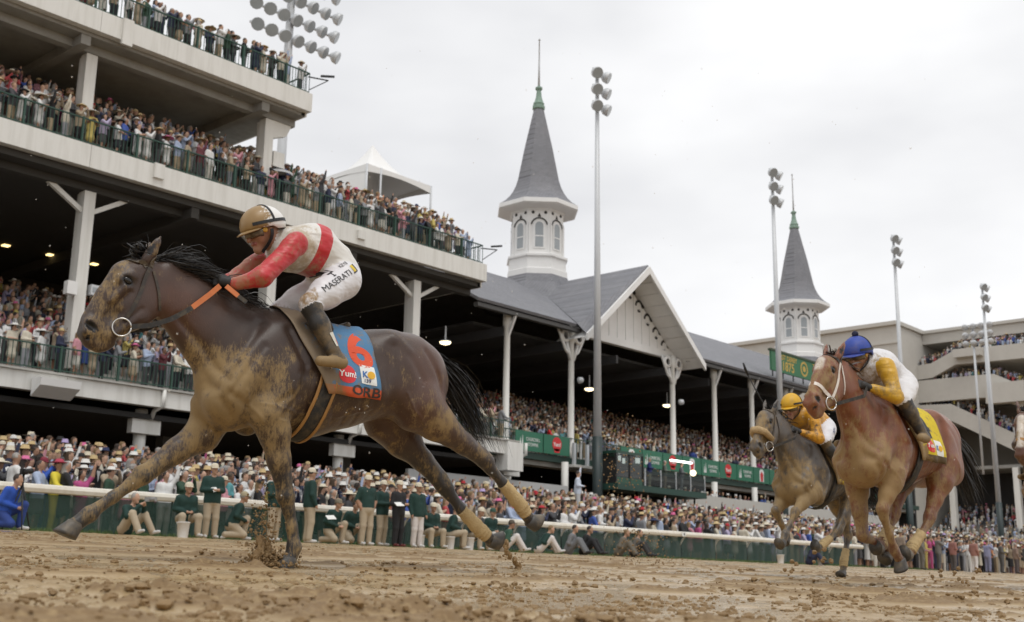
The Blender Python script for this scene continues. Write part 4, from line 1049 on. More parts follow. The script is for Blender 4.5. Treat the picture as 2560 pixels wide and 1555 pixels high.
        if s.nod == 0 and s.turn == 0:
            d += line([(-1.09, 1.53), (-1.17, 1.44), (-1.22, 1.36)], -.008, .016, hd); d += line([(-1.13, 1.56), (-1.20, 1.46)], .006, .010, hd)
            d += line([(-1.02, 1.44), (-1.10, 1.36), (-1.16, 1.30)], -.008, .014, hd)
        return V + no*d[:, None]
    def off(s, p): return np.array(p, float)*[1, YSC, 1] + [s.dx, 0, 0]
    def hoof(s, L):
        c = s.off(L[-1][:3]); f = s.off(L[-2][:3])
        d = c - f; d /= np.linalg.norm(d)
        lat = np.array([0, 1, 0.]); fr = np.cross(lat, d)                              # towards the toe
        if fr[0] > 0 and abs(fr[0]) > .0: fr = fr
        toe = d*.55 + np.cross(d, lat)*.0
        fwd = np.cross(d, lat); fwd = fwd if (fwd @ np.array([-1, 0, .15])) > 0 else -fwd
        if getattr(s, 'flip', None) and s.flip(L): fwd = -fwd
        ax = d*.93 + fwd*.36
        hx = getattr(s, 'hoof_axis', None) and s.hoof_axis(L)
        if hx: ax = np.array(hx, float); fwd = np.array([-1., 0, .1])
        ax /= np.linalg.norm(ax); nf = fwd - ax*(fwd @ ax); nf /= np.linalg.norm(nf)
        n = 14; rings = []
        for k, (h, rx, ry, sh) in enumerate(((-.020, .044, .042, 0), (.0, .052, .048, .002), (.050, .066, .056, .018), (.068, .071, .060, .024))):
            rings.append([c + ax*h + nf*(math.cos(a)*rx + sh) + lat*math.sin(a)*ry for a in np.linspace(0, 2*math.pi, n, endpoint=False)])
        mb = MB(); vs = [p for r in rings for p in r]
        mb.add(vs, [(i*n + k, i*n + (k+1) % n, (i+1)*n + (k+1) % n, (i+1)*n + k) for i in range(3) for k in range(n)] + [tuple(range(n-1, -1, -1)), tuple(3*n + k for k in range(n))])
        o = mb.build('hoof', HOOFM, s.root, True, local=True)
        mb = MB(); r3 = rings[3]; cc = c + ax*.071 + nf*.024
        pts = [tuple(cc + (np.array(p) - (c + ax*.068 + nf*.024))*.92) for p in r3]
        mb.tube([pts[(k + 8) % n] for k in range(1, n - 2)], .007, 5); mb.build('horseshoe', STEEL, o, True)
    # straps that follow the body surface
    def strap(s, name, pts, width, m, parent=None, thick=0.005, close=False, dens=0.015, lift=0.003):
        P = [np.array(p, float) + [s.dx, 0, 0] for p in pts]; Q = []
        for a, b in zip(P[:-1], P[1:]):
            k = max(1, int(np.linalg.norm(b-a)/dens)); Q += [a + (b-a)*i/k for i in range(k)]
        Q.append(P[-1]); C = []; Nn = []
        for q in Q:
            loc, nor, _, _ = s.bvh.find_nearest(Vector(q)); C.append(loc + nor*lift); Nn.append(nor)
        for _ in range(3): C = [C[0]] + [(C[i-1] + C[i]*2 + C[i+1])/4 for i in range(1, len(C)-1)] + [C[-1]]
        vs = []
        for i, c in enumerate(C):
            t = (C[min(i+1, len(C)-1)] - C[max(i-1, 0)]).normalized(); w = t.cross(Nn[i]).normalized()*width/2
            vs += [c - w, c + w, c + w + Nn[i]*thick, c - w + Nn[i]*thick]
        mb = MB(); n = len(C)
        mb.add(vs, [(i*4 + k, i*4 + (k+1) % 4, (i+1)*4 + (k+1) % 4, (i+1)*4 + k) for i in range(n-1) for k in range(4)] + [(3, 2, 1, 0), tuple((n-1)*4 + k for k in range(4))])
        return mb.build(name, m, parent or s.root, local=True)
    def strands(s, name, roots, flow, n, length, width, m, seed, spread=0.25, curl=0.08, kind='stuff'):
        """hair: tapered ribbons; roots(t)->point, flow(t)->direction"""
        pr = np.random.default_rng(seed); V = []; Fs = []; b = 0; K = 7
        for i in range(n):
            t = pr.random(); p = np.array(roots(t), float) + pr.normal(0, .008, 3) + [s.dx, 0, 0]; d = np.array(flow(t), float) + pr.normal(0, spread, 3); d /= np.linalg.norm(d)
            L = length(t)*pr.uniform(.6, 1.15); w = width*pr.uniform(.6, 1.3); side = np.cross(d, pr.normal(0, 1, 3)); side /= np.linalg.norm(side)
            c1 = pr.normal(0, curl, 3); g = np.array([0, 0, -.35*L])
            for k in range(K):
                u = k/(K-1); q = p + d*L*u + c1*L*math.sin(u*3.0) + g*u*u; ww = w*(1 - u**1.7)*.5 + .0006
                V += [q - side*ww, q + side*ww]
            Fs += [(b + 2*k, b + 2*k + 1, b + 2*k + 3, b + 2*k + 2) for k in range(K-1)]; b += 2*K
        o = link(name, np_mesh(name, np.array(V), np.array(Fs)), m, s.root, local=True); o['kind'] = kind; return o
    def bridle(s, m, m2=None, rein_to=(-.52, -.10, 1.665), ring_r=.052, noseband=None, white=None):
        H = s.H; B = white or m
        br = s.strap('browband', [H((-1.01, -.11, 1.70)), H((-1.09, -.06, 1.745)), H((-1.12, 0, 1.75)), H((-1.09, .06, 1.745)), H((-1.01, .11, 1.70))], .024, m)
        s.strap('crownpiece', [H((-.985, -.10, 1.70)), H((-.955, -.05, 1.78)), H((-.95, 0, 1.79)), H((-.955, .05, 1.78)), H((-.985, .10, 1.70))], .026, m)
        for e in (-1, 1):
            s.strap('cheekpiece', [H((-.99, e*.11, 1.70)), H((-1.035, e*.11, 1.55)), H((-1.085, e*.11, 1.42)), H((-1.115, e*.09, 1.36))], .022, B)
            s.strap('throatlatch', [H((-.965, e*.10, 1.68)), H((-.93, e*.10, 1.56)), H((-.91, e*.07, 1.45))], .016, B)
            c = s.off(H((-1.125, e*.088, 1.318))); mb = MB(); ax = np.array([.35, -e*.93*1.0, 0]); n = 22
            ex = np.array([math.cos(.1), e*.35, 0]); ex /= np.linalg.norm(ex); ez = np.array([0, 0, 1.])
            mb.tube([tuple(c + ring_r*(ex*math.cos(a) + ez*math.sin(a))) for a in np.linspace(0, 2*math.pi, n)], .0055, 6)
            rg = mb.build('bit_ring', STEEL, s.root, True, local=True)
            MB().tube([tuple(s.off(H((-1.165, e*.072, 1.29)))), tuple(c + [-.02 - ring_r*.6, 0, -.012])], [.017, .014], 8).build('bit_cheek', BANDAGE, rg, True)
        if noseband: s.strap('noseband', [H((-1.14, -.10, 1.38)), H((-1.26, -.06, 1.43)), H((-1.29, 0, 1.44)), H((-1.26, .06, 1.43)), H((-1.14, .10, 1.38))], .03, noseband)
    def rein(s, pts, r, m, name='rein', flat=.5):
        P = [Vector(np.array(p, float) + [s.dx, 0, 0]) for p in pts]; mb = MB(); n = 10
        Q = []
        for i in range(len(P)-1): Q += [P[i].lerp(P[i+1], k/n) for k in range(n)]
        Q.append(P[-1]); vs = []
        for i, q in enumerate(Q):
            t = (Q[min(i+1, len(Q)-1)] - Q[max(i-1, 0)]).normalized(); lat = Vector((0, 1, 0)); up = t.cross(lat).normalized()
            vs += [q + up*r - lat*r*flat*.5, q + up*r + lat*r*flat*.5, q - up*r + lat*r*flat*.5, q - up*r - lat*r*flat*.5]
        mb.add(vs, [(i*4 + k, i*4 + (k+1) % 4, (i+1)*4 + (k+1) % 4, (i+1)*4 + k) for i in range(len(Q)-1) for k in range(4)] + [(3, 2, 1, 0), tuple((len(Q)-1)*4 + k for k in range(4))])
        return mb.build(name, m, s.root, local=True)
    # cloth draped over the back: x range depends on the angle from the top; returns the object and its own bvh
    def drape(s, name, x0f, x1f, ph0, ph1, m, nx=26, na=46, lift=.012, wave=.006, axis_z=1.17, parent=None, thick=.004):
        V = []; UV = []
        for j in range(na):
            ph = ph0 + (ph1-ph0)*j/(na-1)
            for i in range(nx):
                x = x0f(ph) + (x1f(ph)-x0f(ph))*i/(nx-1)
                d = Vector((0, math.sin(ph), math.cos(ph))); o = Vector((x + s.dx, 0, axis_z)) + d*1.2
                h = s.bvht.ray_cast(o, -d); q = h[0] if h[0] is not None else o - d*.8
                low = max(0, abs(ph)-.9)
                V.append(tuple(q + d*(lift + wave*math.sin(x*31 + ph*4)*low*2 + .010*low))); UV.append((i/(nx-1), j/(na-1)))
        Fs = [(j*nx + i, j*nx + i + 1, (j+1)*nx + i + 1, (j+1)*nx + i) for j in range(na-1) for i in range(nx-1)]
        me = np_mesh(name, np.array(V), np.array(Fs)); add_attr(me, 'cu', [u for u, v in UV]); add_attr(me, 'cv', [v for u, v in UV])
        o = link(name, me, m, parent or s.root, local=True)
        md = o.modifiers.new('solid', 'SOLIDIFY'); md.thickness = thick; md.offset = 1
        o_b = BVHTree.FromPolygons(V, Fs)
        return o, o_b

def decal(me, fn, bvh, direction, lift, name, m, parent):
    """lay flat lettering on a surface: fn maps (u,v) to a start point, cast along direction"""
    bm = bmesh.new(); bm.from_mesh(me); bmesh.ops.triangulate(bm, faces=bm.faces[:])
    for _ in range(3):
        es = [e for e in bm.edges if e.calc_length() > .03]
        if not es: break
        bmesh.ops.subdivide_edges(bm, edges=es, cuts=1); bmesh.ops.triangulate(bm, faces=bm.faces[:])
    for v in bm.verts:
        o = Vector(fn(v.co.x, v.co.y)); h = bvh.ray_cast(o, Vector(direction))
        v.co = (h[0] - Vector(direction)*lift) if h[0] is not None else o + Vector(direction)*1.0
    bm.to_mesh(me); bm.free()
    return link(name, me, m, parent, local=True)
def flat_shape(polys):
    me = bpy.data.meshes.new('shape'); vs = []; fs = []
    for p in polys: fs.append(tuple(range(len(vs), len(vs) + len(p)))); vs += [(x, y, 0) for x, y in p]
    me.from_pydata(vs, [], fs); return me
def disc(cx, cy, r, n=24): return [(cx + r*math.cos(a), cy + r*math.sin(a)) for a in np.linspace(0, 2*math.pi, n, endpoint=False)]

def gauss(u, c, r): return np.exp(-(((u - np.array(c))/np.array(r))**2).sum(1))
def mix_arr(a, b, t): return a*(1-t[:, None]) + np.array(b)*t[:, None]
def sstep(x, a, b): t = np.clip((x-a)/(b-a), 0, 1); return t*t*(3-2*t)
# ------------------------------------------------------------------ the leading horse
def coat_hero(u, lab, h):
    body = np.tile(np.array([0.042, 0.022, 0.0135]), (len(u), 1))
    red = np.clip(gauss(u, (.95, -.2, 1.2), (.25, .5, .35)) + gauss(u, (-.8, -.1, 1.5), (.22, .5, .2))*.9 + gauss(u, (.5, 0, .95), (.4, .5, .15))*.5, 0, 1)
    c = mix_arr(body, (0.092, 0.036, 0.018), red)
    c = mix_arr(c, (0.028, 0.017, 0.013), np.clip(gauss(u, (-.2, 0, 1.5), (.3, .6, .12)) + gauss(u, (.3, 0, 1.0), (.3, .5, .2))*.4, 0, 1)*.7)
    leg = np.where(lab == 2, sstep(-u[:, 2], -.72, -.45), 0)
    hind = (u[:, 0] > .6) & (lab == 2); leg = np.where(hind, sstep(-u[:, 2], -.88, -.62), leg)
    c = mix_arr(c, (0.020, 0.016, 0.014), leg)
    c = mix_arr(c, (0.014, 0.012, 0.011), np.clip(gauss(u, (-1.118, 0, 1.594), (.05, .3, .035)) + gauss(u, (-1.31, 0, 1.26), (.05, .3, .05))*.6, 0, 1))
    return mix_arr(c, (0.006, 0.005, 0.005), (lab == 3).astype(float))
def mud_hero(u, lab, h):
    m = 0.33*gauss(u, (-.33, -.25, 1.05), (.26, .5, .26)) + 0.27*gauss(u, (-.62, 0, 1.05), (.22, .5, .25)) + .22*gauss(u, (-.55, 0, .95), (.2, .4, .25))
    m += 0.34*gauss(u, (-1.20, 0, 1.45), (.14, .3, .24)) - .25*gauss(u, (-.98, -.1, 1.5), (.1, .2, .16))
    m += .30*np.where(lab == 2, gauss(u, (-.9, 0, .45), (.5, .5, .35)), 0) + .25*gauss(u, (-.1, -.2, .4), (.15, .2, .4))
    m += .38*gauss(u, (.98, -.25, .98), (.16, .3, .13)) + .16*gauss(u, (1.2, 0, .75), (.4, .4, .25)) + .22*gauss(u, (.0, 0, .8), (.4, .5, .15))
    m -= .25*gauss(u, (-.35, -.1, 1.45), (.35, .4, .14))
    m = m*1.3
    return np.where(lab == 3, -1, m - .35*gauss(u, (-1.118, -.09, 1.594), (.045, .1, .03)))
hero_legs = {
 'nf': [(-.22, -.175, .90, .125), (-.17, -.175, .80, .098), (-.125, -.170, .63, .070), (-.055, -.155, .415, .048), (-.035, -.15, .345, .034), (-.005, -.147, .24, .029), (.018, -.145, .12, .038), (.006, -.145, .065, .032), (-.012, -.145, .045, .042)],
 'ff': [(-.44, .165, .90, .135), (-.50, .155, .78, .105), (-.66, .145, .665, .072), (-.855, .13, .505, .050), (-.91, .128, .462, .036), (-1.02, .125, .372, .031), (-1.150, .12, .268, .040), (-1.195, .12, .228, .033), (-1.225, .12, .205, .043)],
 'nh': [(.86, -.185, 1.07, .175), (1.00, -.19, .97, .125), (1.24, -.175, .845, .070), (1.44, -.155, .745, .052), (1.49, -.15, .695, .037), (1.61, -.14, .60, .033), (1.785, -.125, .455, .042), (1.835, -.12, .40, .035), (1.875, -.12, .355, .043)],
 'fh': [(.84, .185, 1.00, .18), (.96, .185, .875, .125), (1.11, .17, .745, .072), (1.29, .15, .575, .053), (1.335, .145, .525, .038), (1.435, .135, .42, .034), (1.60, .125, .285, .043), (1.655, .12, .245, .035), (1.695, .12, .215, .043)]}
class HeroHorse(Horse):
    def flip(s, L): return L is hero_legs['nh'] or L is hero_legs['fh']
    def hoof_axis(s, L): return (-.38, 0, -.92) if L is hero_legs['ff'] else ((-.28, 0, -.96) if L is hero_legs['nf'] else None)
HO = (4.5, 5.9, 0.06)
hero = HeroHorse('racehorse', 'mud spattered dark bay racehorse leading in full stride under red and white silks', HO, -10, hero_legs, coat=coat_hero, mudf=mud_hero, voxel=0.009)
hero.bridle(LEATHER)
# mane, forelock, tail
cr = lambda t: (-.93 + .78*t, -.005, 1.775 - .17*min(1, t*1.5) - .05*max(0, t-.66)/.34)
hero.strands('mane', cr, lambda t: (.95, -.1, .42 - .75*t), 1500, lambda t: .10 + .20*(1-t)**.5, .005, HAIRB, 1, .16, .12)
hero.strands('forelock', lambda t: (-1.02 + .07*t, -.02 + .04*t, 1.775), lambda t: (-.75, -.1, .75), 110, lambda t: .13, .012, HAIRB, 2, .35, .25)
hero.strands('tail', lambda t: (1.05 + .03*t, .0, 1.44 + .03*t), lambda t: (.74, -.02, -.58 + .16*(t-.5)), 900, lambda t: .36 + .30*((t*7.3) % 1), .006, HAIRB, 3, .055, .09)
# reins
hero.rein([(-1.075, -.10, 1.325), (-.99, -.155, 1.335), (-.88, -.175, 1.385), (-.80, -.175, 1.44), (-.755, -.172, 1.475)], .0145, RUBBER)
hero.rein([(-.755, -.172, 1.475), (-.70, -.16, 1.525), (-.64, -.15, 1.58), (-.575, -.13, 1.645)], .0155, ORANGE, 'rein_grip')
hero.rein([(-.545, -.15, 1.645), (-.475, -.175, 1.59)], .015, ORANGE, 'rein_grip')
hero.rein([(-.475, -.175, 1.59), (-.425, -.19, 1.555)], .013, RUBBER)
hero.rein([(-1.075, .10, 1.325), (-.88, .175, 1.385), (-.70, .16, 1.525), (-.565, .13, 1.655)], .0145, RUBBER)
# bandages on the hind legs
def bandage(h, a, b, i, L, extra=.010):
    pts = [h.off(p[:3]) for p in L]; rr = [p[3] for p in L]
    path = []; rad = []
    for k in range(a, b):
        for q in range(8):
            u = q/8; path.append(tuple(pts[k]*(1-u) + pts[k+1]*u)); rad.append(rr[k]*(1-u) + rr[k+1]*u + extra + .0035*math.sin((k*8+q)*2.1))
    path.append(tuple(pts[b])); rad.append(rr[b] + extra)
    MB().tube(path, rad, 14).build('bandage', BANDAGE, h.root, True, local=True)
for k in ('nh', 'fh'): bandage(hero, 5, 7, 0, hero_legs[k])

# saddle cloth, saddle, girth
def cloth_material(name, main, border, mudlow=0.5):
    m = bpy.data.materials.new(name); n, b = nodes(m)
    u = N(n, 'Attribute', attribute_name='cu'); v = N(n, 'Attribute', attribute_name='cv')
    # border strip at both hems
    t = N(n, 'Math', operation='SUBTRACT'); n.links.new(v.outputs['Fac'], t.inputs[0]); t.inputs[1].default_value = .5
    t2 = N(n, 'Math', operation='ABSOLUTE'); n.links.new(t.outputs[0], t2.inputs[0])
    e = N(n, 'Math', operation='GREATER_THAN'); n.links.new(t2.outputs[0], e.inputs[0]); e.inputs[1].default_value = .45
    c = mixc(n, e.outputs[0], main, border)
    fr = mrange(n, u.outputs['Fac'], 0, .5, .30, .02, False); g = N(n, 'Math', operation='ADD'); n.links.new(noise(n, 14, 7, .75), g.inputs[0]); n.links.new(fr, g.inputs[1])
    f = N(n, 'Math', operation='MULTIPLY'); n.links.new(mrange(n, g.outputs[0], .52, .70), f.inputs[0]); f.inputs[1].default_value = min(1, mudlow + .35)
    c = mixc(n, f.outputs[0], c, (.25, .165, .07)); n.links.new(c, b.inputs['Base Color'])
    b.inputs['Roughness'].default_value = .75
    bp = N(n, 'Bump'); bp.inputs['Strength'].default_value = .3; bp.inputs['Distance'].default_value = .01; n.links.new(noise(n, 12, 5), bp.inputs['Height']); n.links.new(bp.outputs[0], b.inputs['Normal'])
    return m
PHC = 1.98
cm = cloth_material('saddlecloth_blue', (0.075, 0.20, 0.36), (0.62, 0.10, 0.035))
hero_cloth, cb = hero.drape('saddle_cloth', lambda p: -.17 + .29*(abs(p)/PHC)**1.2, lambda p: .44 + .05*abs(p)/PHC, -PHC, PHC, cm, lift=.018)
def cloth_xy(u, v): return (u, -1.4, v)
DIGIT = mat('cloth_orange', (0.68, 0.085, 0.03), .7, .12, 15)
def put(body, size, x, z, m, slant=0.0, name='lettering', bold=True, sx=1.0, bv=None, par=None, lift=.006, fat=None):
    me = text_mesh(body, size, 0, fat or bold)
    return decal(me, lambda a, b: (x + a*sx + b*slant, -1.4, z + b + a*-.05), bv or cb, (0, 1, 0), lift, name, m, par or hero_cloth)
put('16', .31, .262, 1.352, DIGIT, -.20, sx=1.12, fat=.032)
decal(flat_shape([disc(.245, 1.185, .058)]), lambda a, b: (a, -1.4, b), cb, (0, 1, 0), .006, 'emblem', YUMRED, hero_cloth)
put('Yum!', .055, .245, 1.185, TXTW, 0, lift=.009)
q = [(.335, 1.262), (.440, 1.252), (.450, 1.130), (.345, 1.140)]
decal(flat_shape([q]), lambda a, b: (a, -1.4, b), cb, (0, 1, 0), .006, 'patch', TXTW, hero_cloth)
decal(flat_shape([disc(.412, 1.197, .025)]), lambda a, b: (a, -1.4, b), cb, (0, 1, 0), .009, 'emblem', mat('emblem_yellow', (.75, .42, .03), .6), hero_cloth)
put('K', .058, .37, 1.197, mat('emblem_blue', (.03, .14, .42), .6), 0, lift=.010)
put('139', .032, .385, 1.157, mat('emblem_navy', (.02, .03, .12), .6), 0, lift=.010)
put('ORB', .085, .375, 1.085, mat('cloth_ink', (.05, .035, .03), .7), 0, lift=.008, sx=1.25)
# saddle
S = SDF(.03)
S.ell((.17, 0, 1.535), (.21, .085, .022), (0, .05, 0)); S.rc((-.02, 0, 1.575), (.03, 0, 1.56), .028, .022); S.rc((.36, -.05, 1.555), (.36, .05, 1.555), .020, .020)
for e in (-1, 1): S.ell((.08, e*.155, 1.44), (.11, .022, .12), (e*-.55, .25, 0))
V, Fq, _ = S.mesh(.009); link('saddle', np_mesh('saddle', relax(V, Fq, 1), Fq), LEATHER, hero.root, local=True)
for e in (-1, 1):
    MB().tube([(.10, e*.20, 1.46), (.115, e*.265, 1.36), (.125, e*.285, 1.29)], [.012, .010, .010], 6).build('stirrup_leather', LEATHER, hero.root, True, local=True)
    c = np.array((.115, e*.285, 1.235)); MB().tube([tuple(c + .055*np.array((0.25*math.cos(a), .8*math.cos(a), math.sin(a)))) for a in np.linspace(-.7, math.pi + .7, 14)], .007, 6).build('stirrup_iron', STEEL, hero.root, True, local=True)
GIRTHM = mat('girth_web', (.018, .017, .016), .7, .3, 30, dirt=(.2, .14, .07), dirt_amt=.5, dscale=14); TANM = mat('tan_leather', (.36, .185, .055), .6, .2, 14)
gp = lambda ph: .20 - .175*(abs(ph)/math.pi)**1.2
g, _ = hero.drape('girth', lambda p: gp(p) - .045, lambda p: gp(p) + .045, -math.pi, math.pi, GIRTHM, nx=4, na=80, lift=.004, wave=0, thick=.006, axis_z=1.12)
for s_ in (-1, 1): hero.drape('girth_edge', lambda p: gp(p) + s_*.056 - .010, lambda p: gp(p) + s_*.056 + .010, -math.pi, math.pi, TANM, nx=3, na=80, lift=.006, wave=0, thick=.008, parent=g, axis_z=1.12)
# ------------------------------------------------------------------ riders
def silk_material(name, main, band=None, b0=0, b1=0, mudm=.5, mcol=(.30, .20, .09), bias=0.0):
    m = bpy.data.materials.new(name); n, b = nodes(m); c = None
    if band is not None:
        t = N(n, 'Attribute', attribute_name='torso'); g = N(n, 'Math', operation='GREATER_THAN'); n.links.new(t.outputs['Fac'], g.inputs[0]); g.inputs[1].default_value = b0
        l = N(n, 'Math', operation='LESS_THAN'); n.links.new(t.outputs['Fac'], l.inputs[0]); l.inputs[1].default_value = b1
        a = N(n, 'Math', operation='MULTIPLY'); n.links.new(g.outputs[0], a.inputs[0]); n.links.new(l.outputs[0], a.inputs[1])
        c = mixc(n, a.outputs[0], main, band)
    base = c if c is not None else mixc(n, noise(n, 8, 4), tuple(x*.9 for x in main), main)
    mu = N(n, 'Attribute', attribute_name='mud'); s1 = noise(n, 24, 7, .7, stretch=(1, 1, .6, 0, .9, 0))
    ad = N(n, 'Math', operation='MULTIPLY_ADD'); n.links.new(s1, ad.inputs[0]); ad.inputs[1].default_value = 1.1; n.links.new(mu.outputs['Fac'], ad.inputs[2])
    k = mrange(n, ad.outputs[0], .72 - bias, 1.02 - bias); f = N(n, 'Math', operation='MULTIPLY'); n.links.new(k, f.inputs[0]); f.inputs[1].default_value = mudm
    n.links.new(mixc(n, f.outputs[0], base, mcol), b.inputs['Base Color'])
    b.inputs['Roughness'].default_value = .42; b.inputs['Sheen Weight'].default_value = .15
    # wrinkles pulled along the cloth
    bp = N(n, 'Bump'); bp.inputs['Strength'].default_value = .6; bp.inputs['Distance'].default_value = .035
    n.links.new(noise(n, 5.5, 2, .45, stretch=(1.0, 1.0, 2.6, 0, .75, 0)), bp.inputs['Height']); n.links.new(bp.outputs[0], b.inputs['Normal'])
    return m
SKIN = mat('tanned_skin', (.36, .185, .115), .5, .15, 25, dirt=(.25, .16, .08), dirt_amt=.5, dscale=20)
BREECH_BOOT = mat('riding_boot', (.022, .020, .018), .45, .3, 12, dirt=(.26, .175, .08), dirt_amt=.9, dscale=7)
GLOVE = mat('black_glove', (.012, .012, .013), .6, .3, 40, dirt=(.1, .08, .05), dirt_amt=.4, dscale=20)
HELM_BLACK = mat('black_webbing', (.008, .008, .009), .5, .2)
GOGGLE = mat('goggle_lens', (.10, .085, .06), .12, .2, dirt=(.36, .26, .13), dirt_amt=.8, dscale=30)
KNOB = mat('goggle_knob', (.5, .28, .03), .5, .2)
BOOTTAN = mat('muddy_boot_sole', (.25, .17, .08), .7, .3, 12)

class Rider:
    """joints in the horse frame; -x is forward, -y the side of the rail camera"""
    def __init__(s, name, label, horse, J, mats, voxel=.0075, dx=0.0, mudf=None, arm_bands=False):
        hr = horse.root; s.root = thing(name, label, 'jockey', hr.location, hr.rotation_euler[2], 'jockeys riding in the race'); s.dx = dx; s.J = J
        A = lambda k: np.array(J[k], float)
        S = SDF(.035)
        T = [A('t0'), A('t1'), A('t2'), A('t3')]; r = J.get('tr', (.150, .160, .142, .142)); sy = (1.18, 1.12, 1.08, 1.12)
        for i in range(3): S.rc(T[i], T[i+1], r[i], r[i+1], 1 if i < 2 else 1, .05, (sy[i]+sy[i+1])/2)
        S.sph(T[3], r[3]*1.02, 3, .05, 1.15)
        hd = A('head'); fa = A('face'); fa = fa/np.linalg.norm(fa); dn = A('down'); dn = dn - fa*(dn @ fa); dn /= np.linalg.norm(dn); s.hd, s.fa, s.dn = hd, fa, dn; lt = np.cross(fa, dn); s.lt = lt
        def h(f, d, l=0): return hd + fa*f + dn*d + lt*l
        s.h = h
        S.rc(T[0] + (hd - T[0])*.25, h(-.02, .06), .062, .052, 0, .03)
        S.sph(h(-.01, -.015), .098, 0, .03, .84); S.rc(h(.02, .03), h(.055, .105), .068, .036, 0, .03, .86)         # skull, jaw
        S.rc(h(.088, .0), h(.112, .042), .011, .015, 0, .014); S.rc(h(.09, -.014, -.03), h(.09, -.014, .03), .013, .013, 0, .014)
        S.rc(h(.085, .070, -.018), h(.085, .070, .018), .010, .010, 6, .008); S.rc(h(.088, .078, -.02), h(.088, .078, .02), .0035, .0035, 7, .004, sub=True)
        for e in (-1, 1):
            S.rc(h(-.01, .0, e*.082), h(-.012, .035, e*.080), .018, .012, 0, .012); S.rc(h(.055, .03, e*.045), h(.05, .05, e*.04), .026, .022, 0, .02)
            m = np.array([1, e*-1, 1]) if e > 0 else np.array([1, 1, 1]); g = (lambda k, e=e: A(k)*[1, -e, 1])          # joints are given for the near (-y) side
            if e > 0 and 'far' in J: g = (lambda k: np.array(J['far'].get(k, A(k)*[1, -1, 1]), float))
            sh, el, wr, ha = g('shoulder'), g('elbow'), g('wrist'), g('hand')
            S.rc(sh, el, .075, .056, 2, .045); S.rc(el, wr, .058, .040, 2, .03); S.rc(wr, wr + (ha-wr)*.25, .030, .028, 5, .01)
            d = ha - wr; d /= np.linalg.norm(d); lat = np.array([0, e, 0.]); lat -= d*(lat @ d); lat /= np.linalg.norm(lat); upv = np.cross(d, lat)*e*-1
            if upv[2] < 0: upv = -upv
            S.rc(wr + d*.03, ha, .030, .036, 5, .015, .8)
            for q in range(4):                                                        # four fingers curled round the rein, thumb on top
                b0 = ha + d*.022 + upv*(.028 - .019*q); k1 = b0 + d*(.034 - .003*abs(q-1.5)) - lat*.006; k2 = k1 - lat*.026 - d*.004 - upv*.003; k3 = k2 - d*.026 + lat*.002
                S.chain([(*b0, .0118), (*k1, .0108), (*k2, .0098), (*k3, .0085)], 5, .005)
            th = ha - d*.015 + upv*.026 - lat*.012; S.chain([(*th, .013), (*(th + d*.03 + upv*.012 - lat*.008), .0115), (*(th + d*.056 + upv*.010 - lat*.014), .0095)], 5, .006)
            hp, kn, an, to, he = g('hip'), g('knee'), g('ankle'), g('toe'), g('heel')
            S.rc(hp, hp*.45 + kn*.55, .118, .098, 3, .05); S.rc(hp*.45 + kn*.55, kn, .098, .066, 3, .03)
            b0 = kn + (an-kn)*.10; S.rc(kn, b0, .064, .062, 3, .02)
            S.rc(b0, kn + (an-kn)*.45, .064, .060, 4, .02); S.rc(kn + (an-kn)*.45, an, .060, .043, 4, .03)
            S.rc(he, to, .038, .032, 8, .03, .95); S.rc(an, he, .043, .036, 4, .02)
        V, Fq, lab = S.mesh(voxel); V = relax(V, Fq, 1, .5)
        lv = lab.copy(); lv[lv == 7] = 0
        ax = T[3] - T[0]; tt = J['band'](V) if 'band' in J else ((V - T[0]) @ ax)/(ax @ ax)
        # folds in the clothes as real relief
        nr = np.zeros_like(V)
        fold = (fbm(V[:, 0]*9 + V[:, 2]*14, V[:, 1]*9, V[:, 2]*5 - V[:, 0]*6, 3) - .5)*.016
        cl = np.isin(lab, (1, 2, 3)); ctr = V.mean(0)
        me = np_mesh('body', V, Fq)
        no = np.zeros(len(V)*3, np.float32); me.vertices.foreach_get('normal', no); no = no.reshape(-1, 3)
        V = V + no*np.where(cl, fold, 0)[:, None] + [dx, 0, 0]
        me.vertices.foreach_set('co', V.astype(np.float32).ravel()); me.update()
        add_attr(me, 'torso', tt); add_attr(me, 'mud', mudf(V - [dx, 0, 0], lab) if mudf else np.zeros(len(V)))
        order = ['skin', 'silk', 'sleeve', 'breeches', 'boots', 'gloves', 'lips', 'skin', 'feet']
        s.body = link('body', me, [mats.get(k) or {'skin': SKIN, 'boots': BREECH_BOOT, 'gloves': GLOVE, 'feet': BOOTTAN, 'lips': mat('lips', (.28, .09, .07), .5)}[k] for k in order], s.root, local=True)
        fl = np.array([np.bincount(q).argmax() for q in lv[Fq]]); me.polygons.foreach_set('material_index', fl.astype(np.int32)); me.update()
        s.V = V; s.bvh = BVHTree.FromPolygons([tuple(v) for v in V], [tuple(q) for q in Fq])
        s.helmet(mats['helmet'], mats.get('pom'))
    def helmet(s, hm, pom=None):
        h = s.h; D = np.array([s.dx, 0, 0]); n, m = 28, 12; V = []; Fs = []
        c = (-.018, -.038); R0 = (.146, .113, .122)                                       # length, width, height
        for j in range(m+1):
            th = (math.pi*.5 + .18)*j/m
            for i in range(n):
                a = 2*math.pi*i/n; f = R0[0]*math.sin(th)*math.cos(a); l = R0[1]*math.sin(th)*math.sin(a); u = R0[2]*math.cos(th)
                if math.cos(th) < 0: f *= 1.0; 
                V.append(h(c[0] + f, c[1] - u + (.022 if (j == m and math.cos(a) < -.2) else 0), l) + D)
        Fs = [(j*n + i, j*n + (i+1) % n, (j+1)*n + (i+1) % n, (j+1)*n + i) for j in range(m) for i in range(n)]
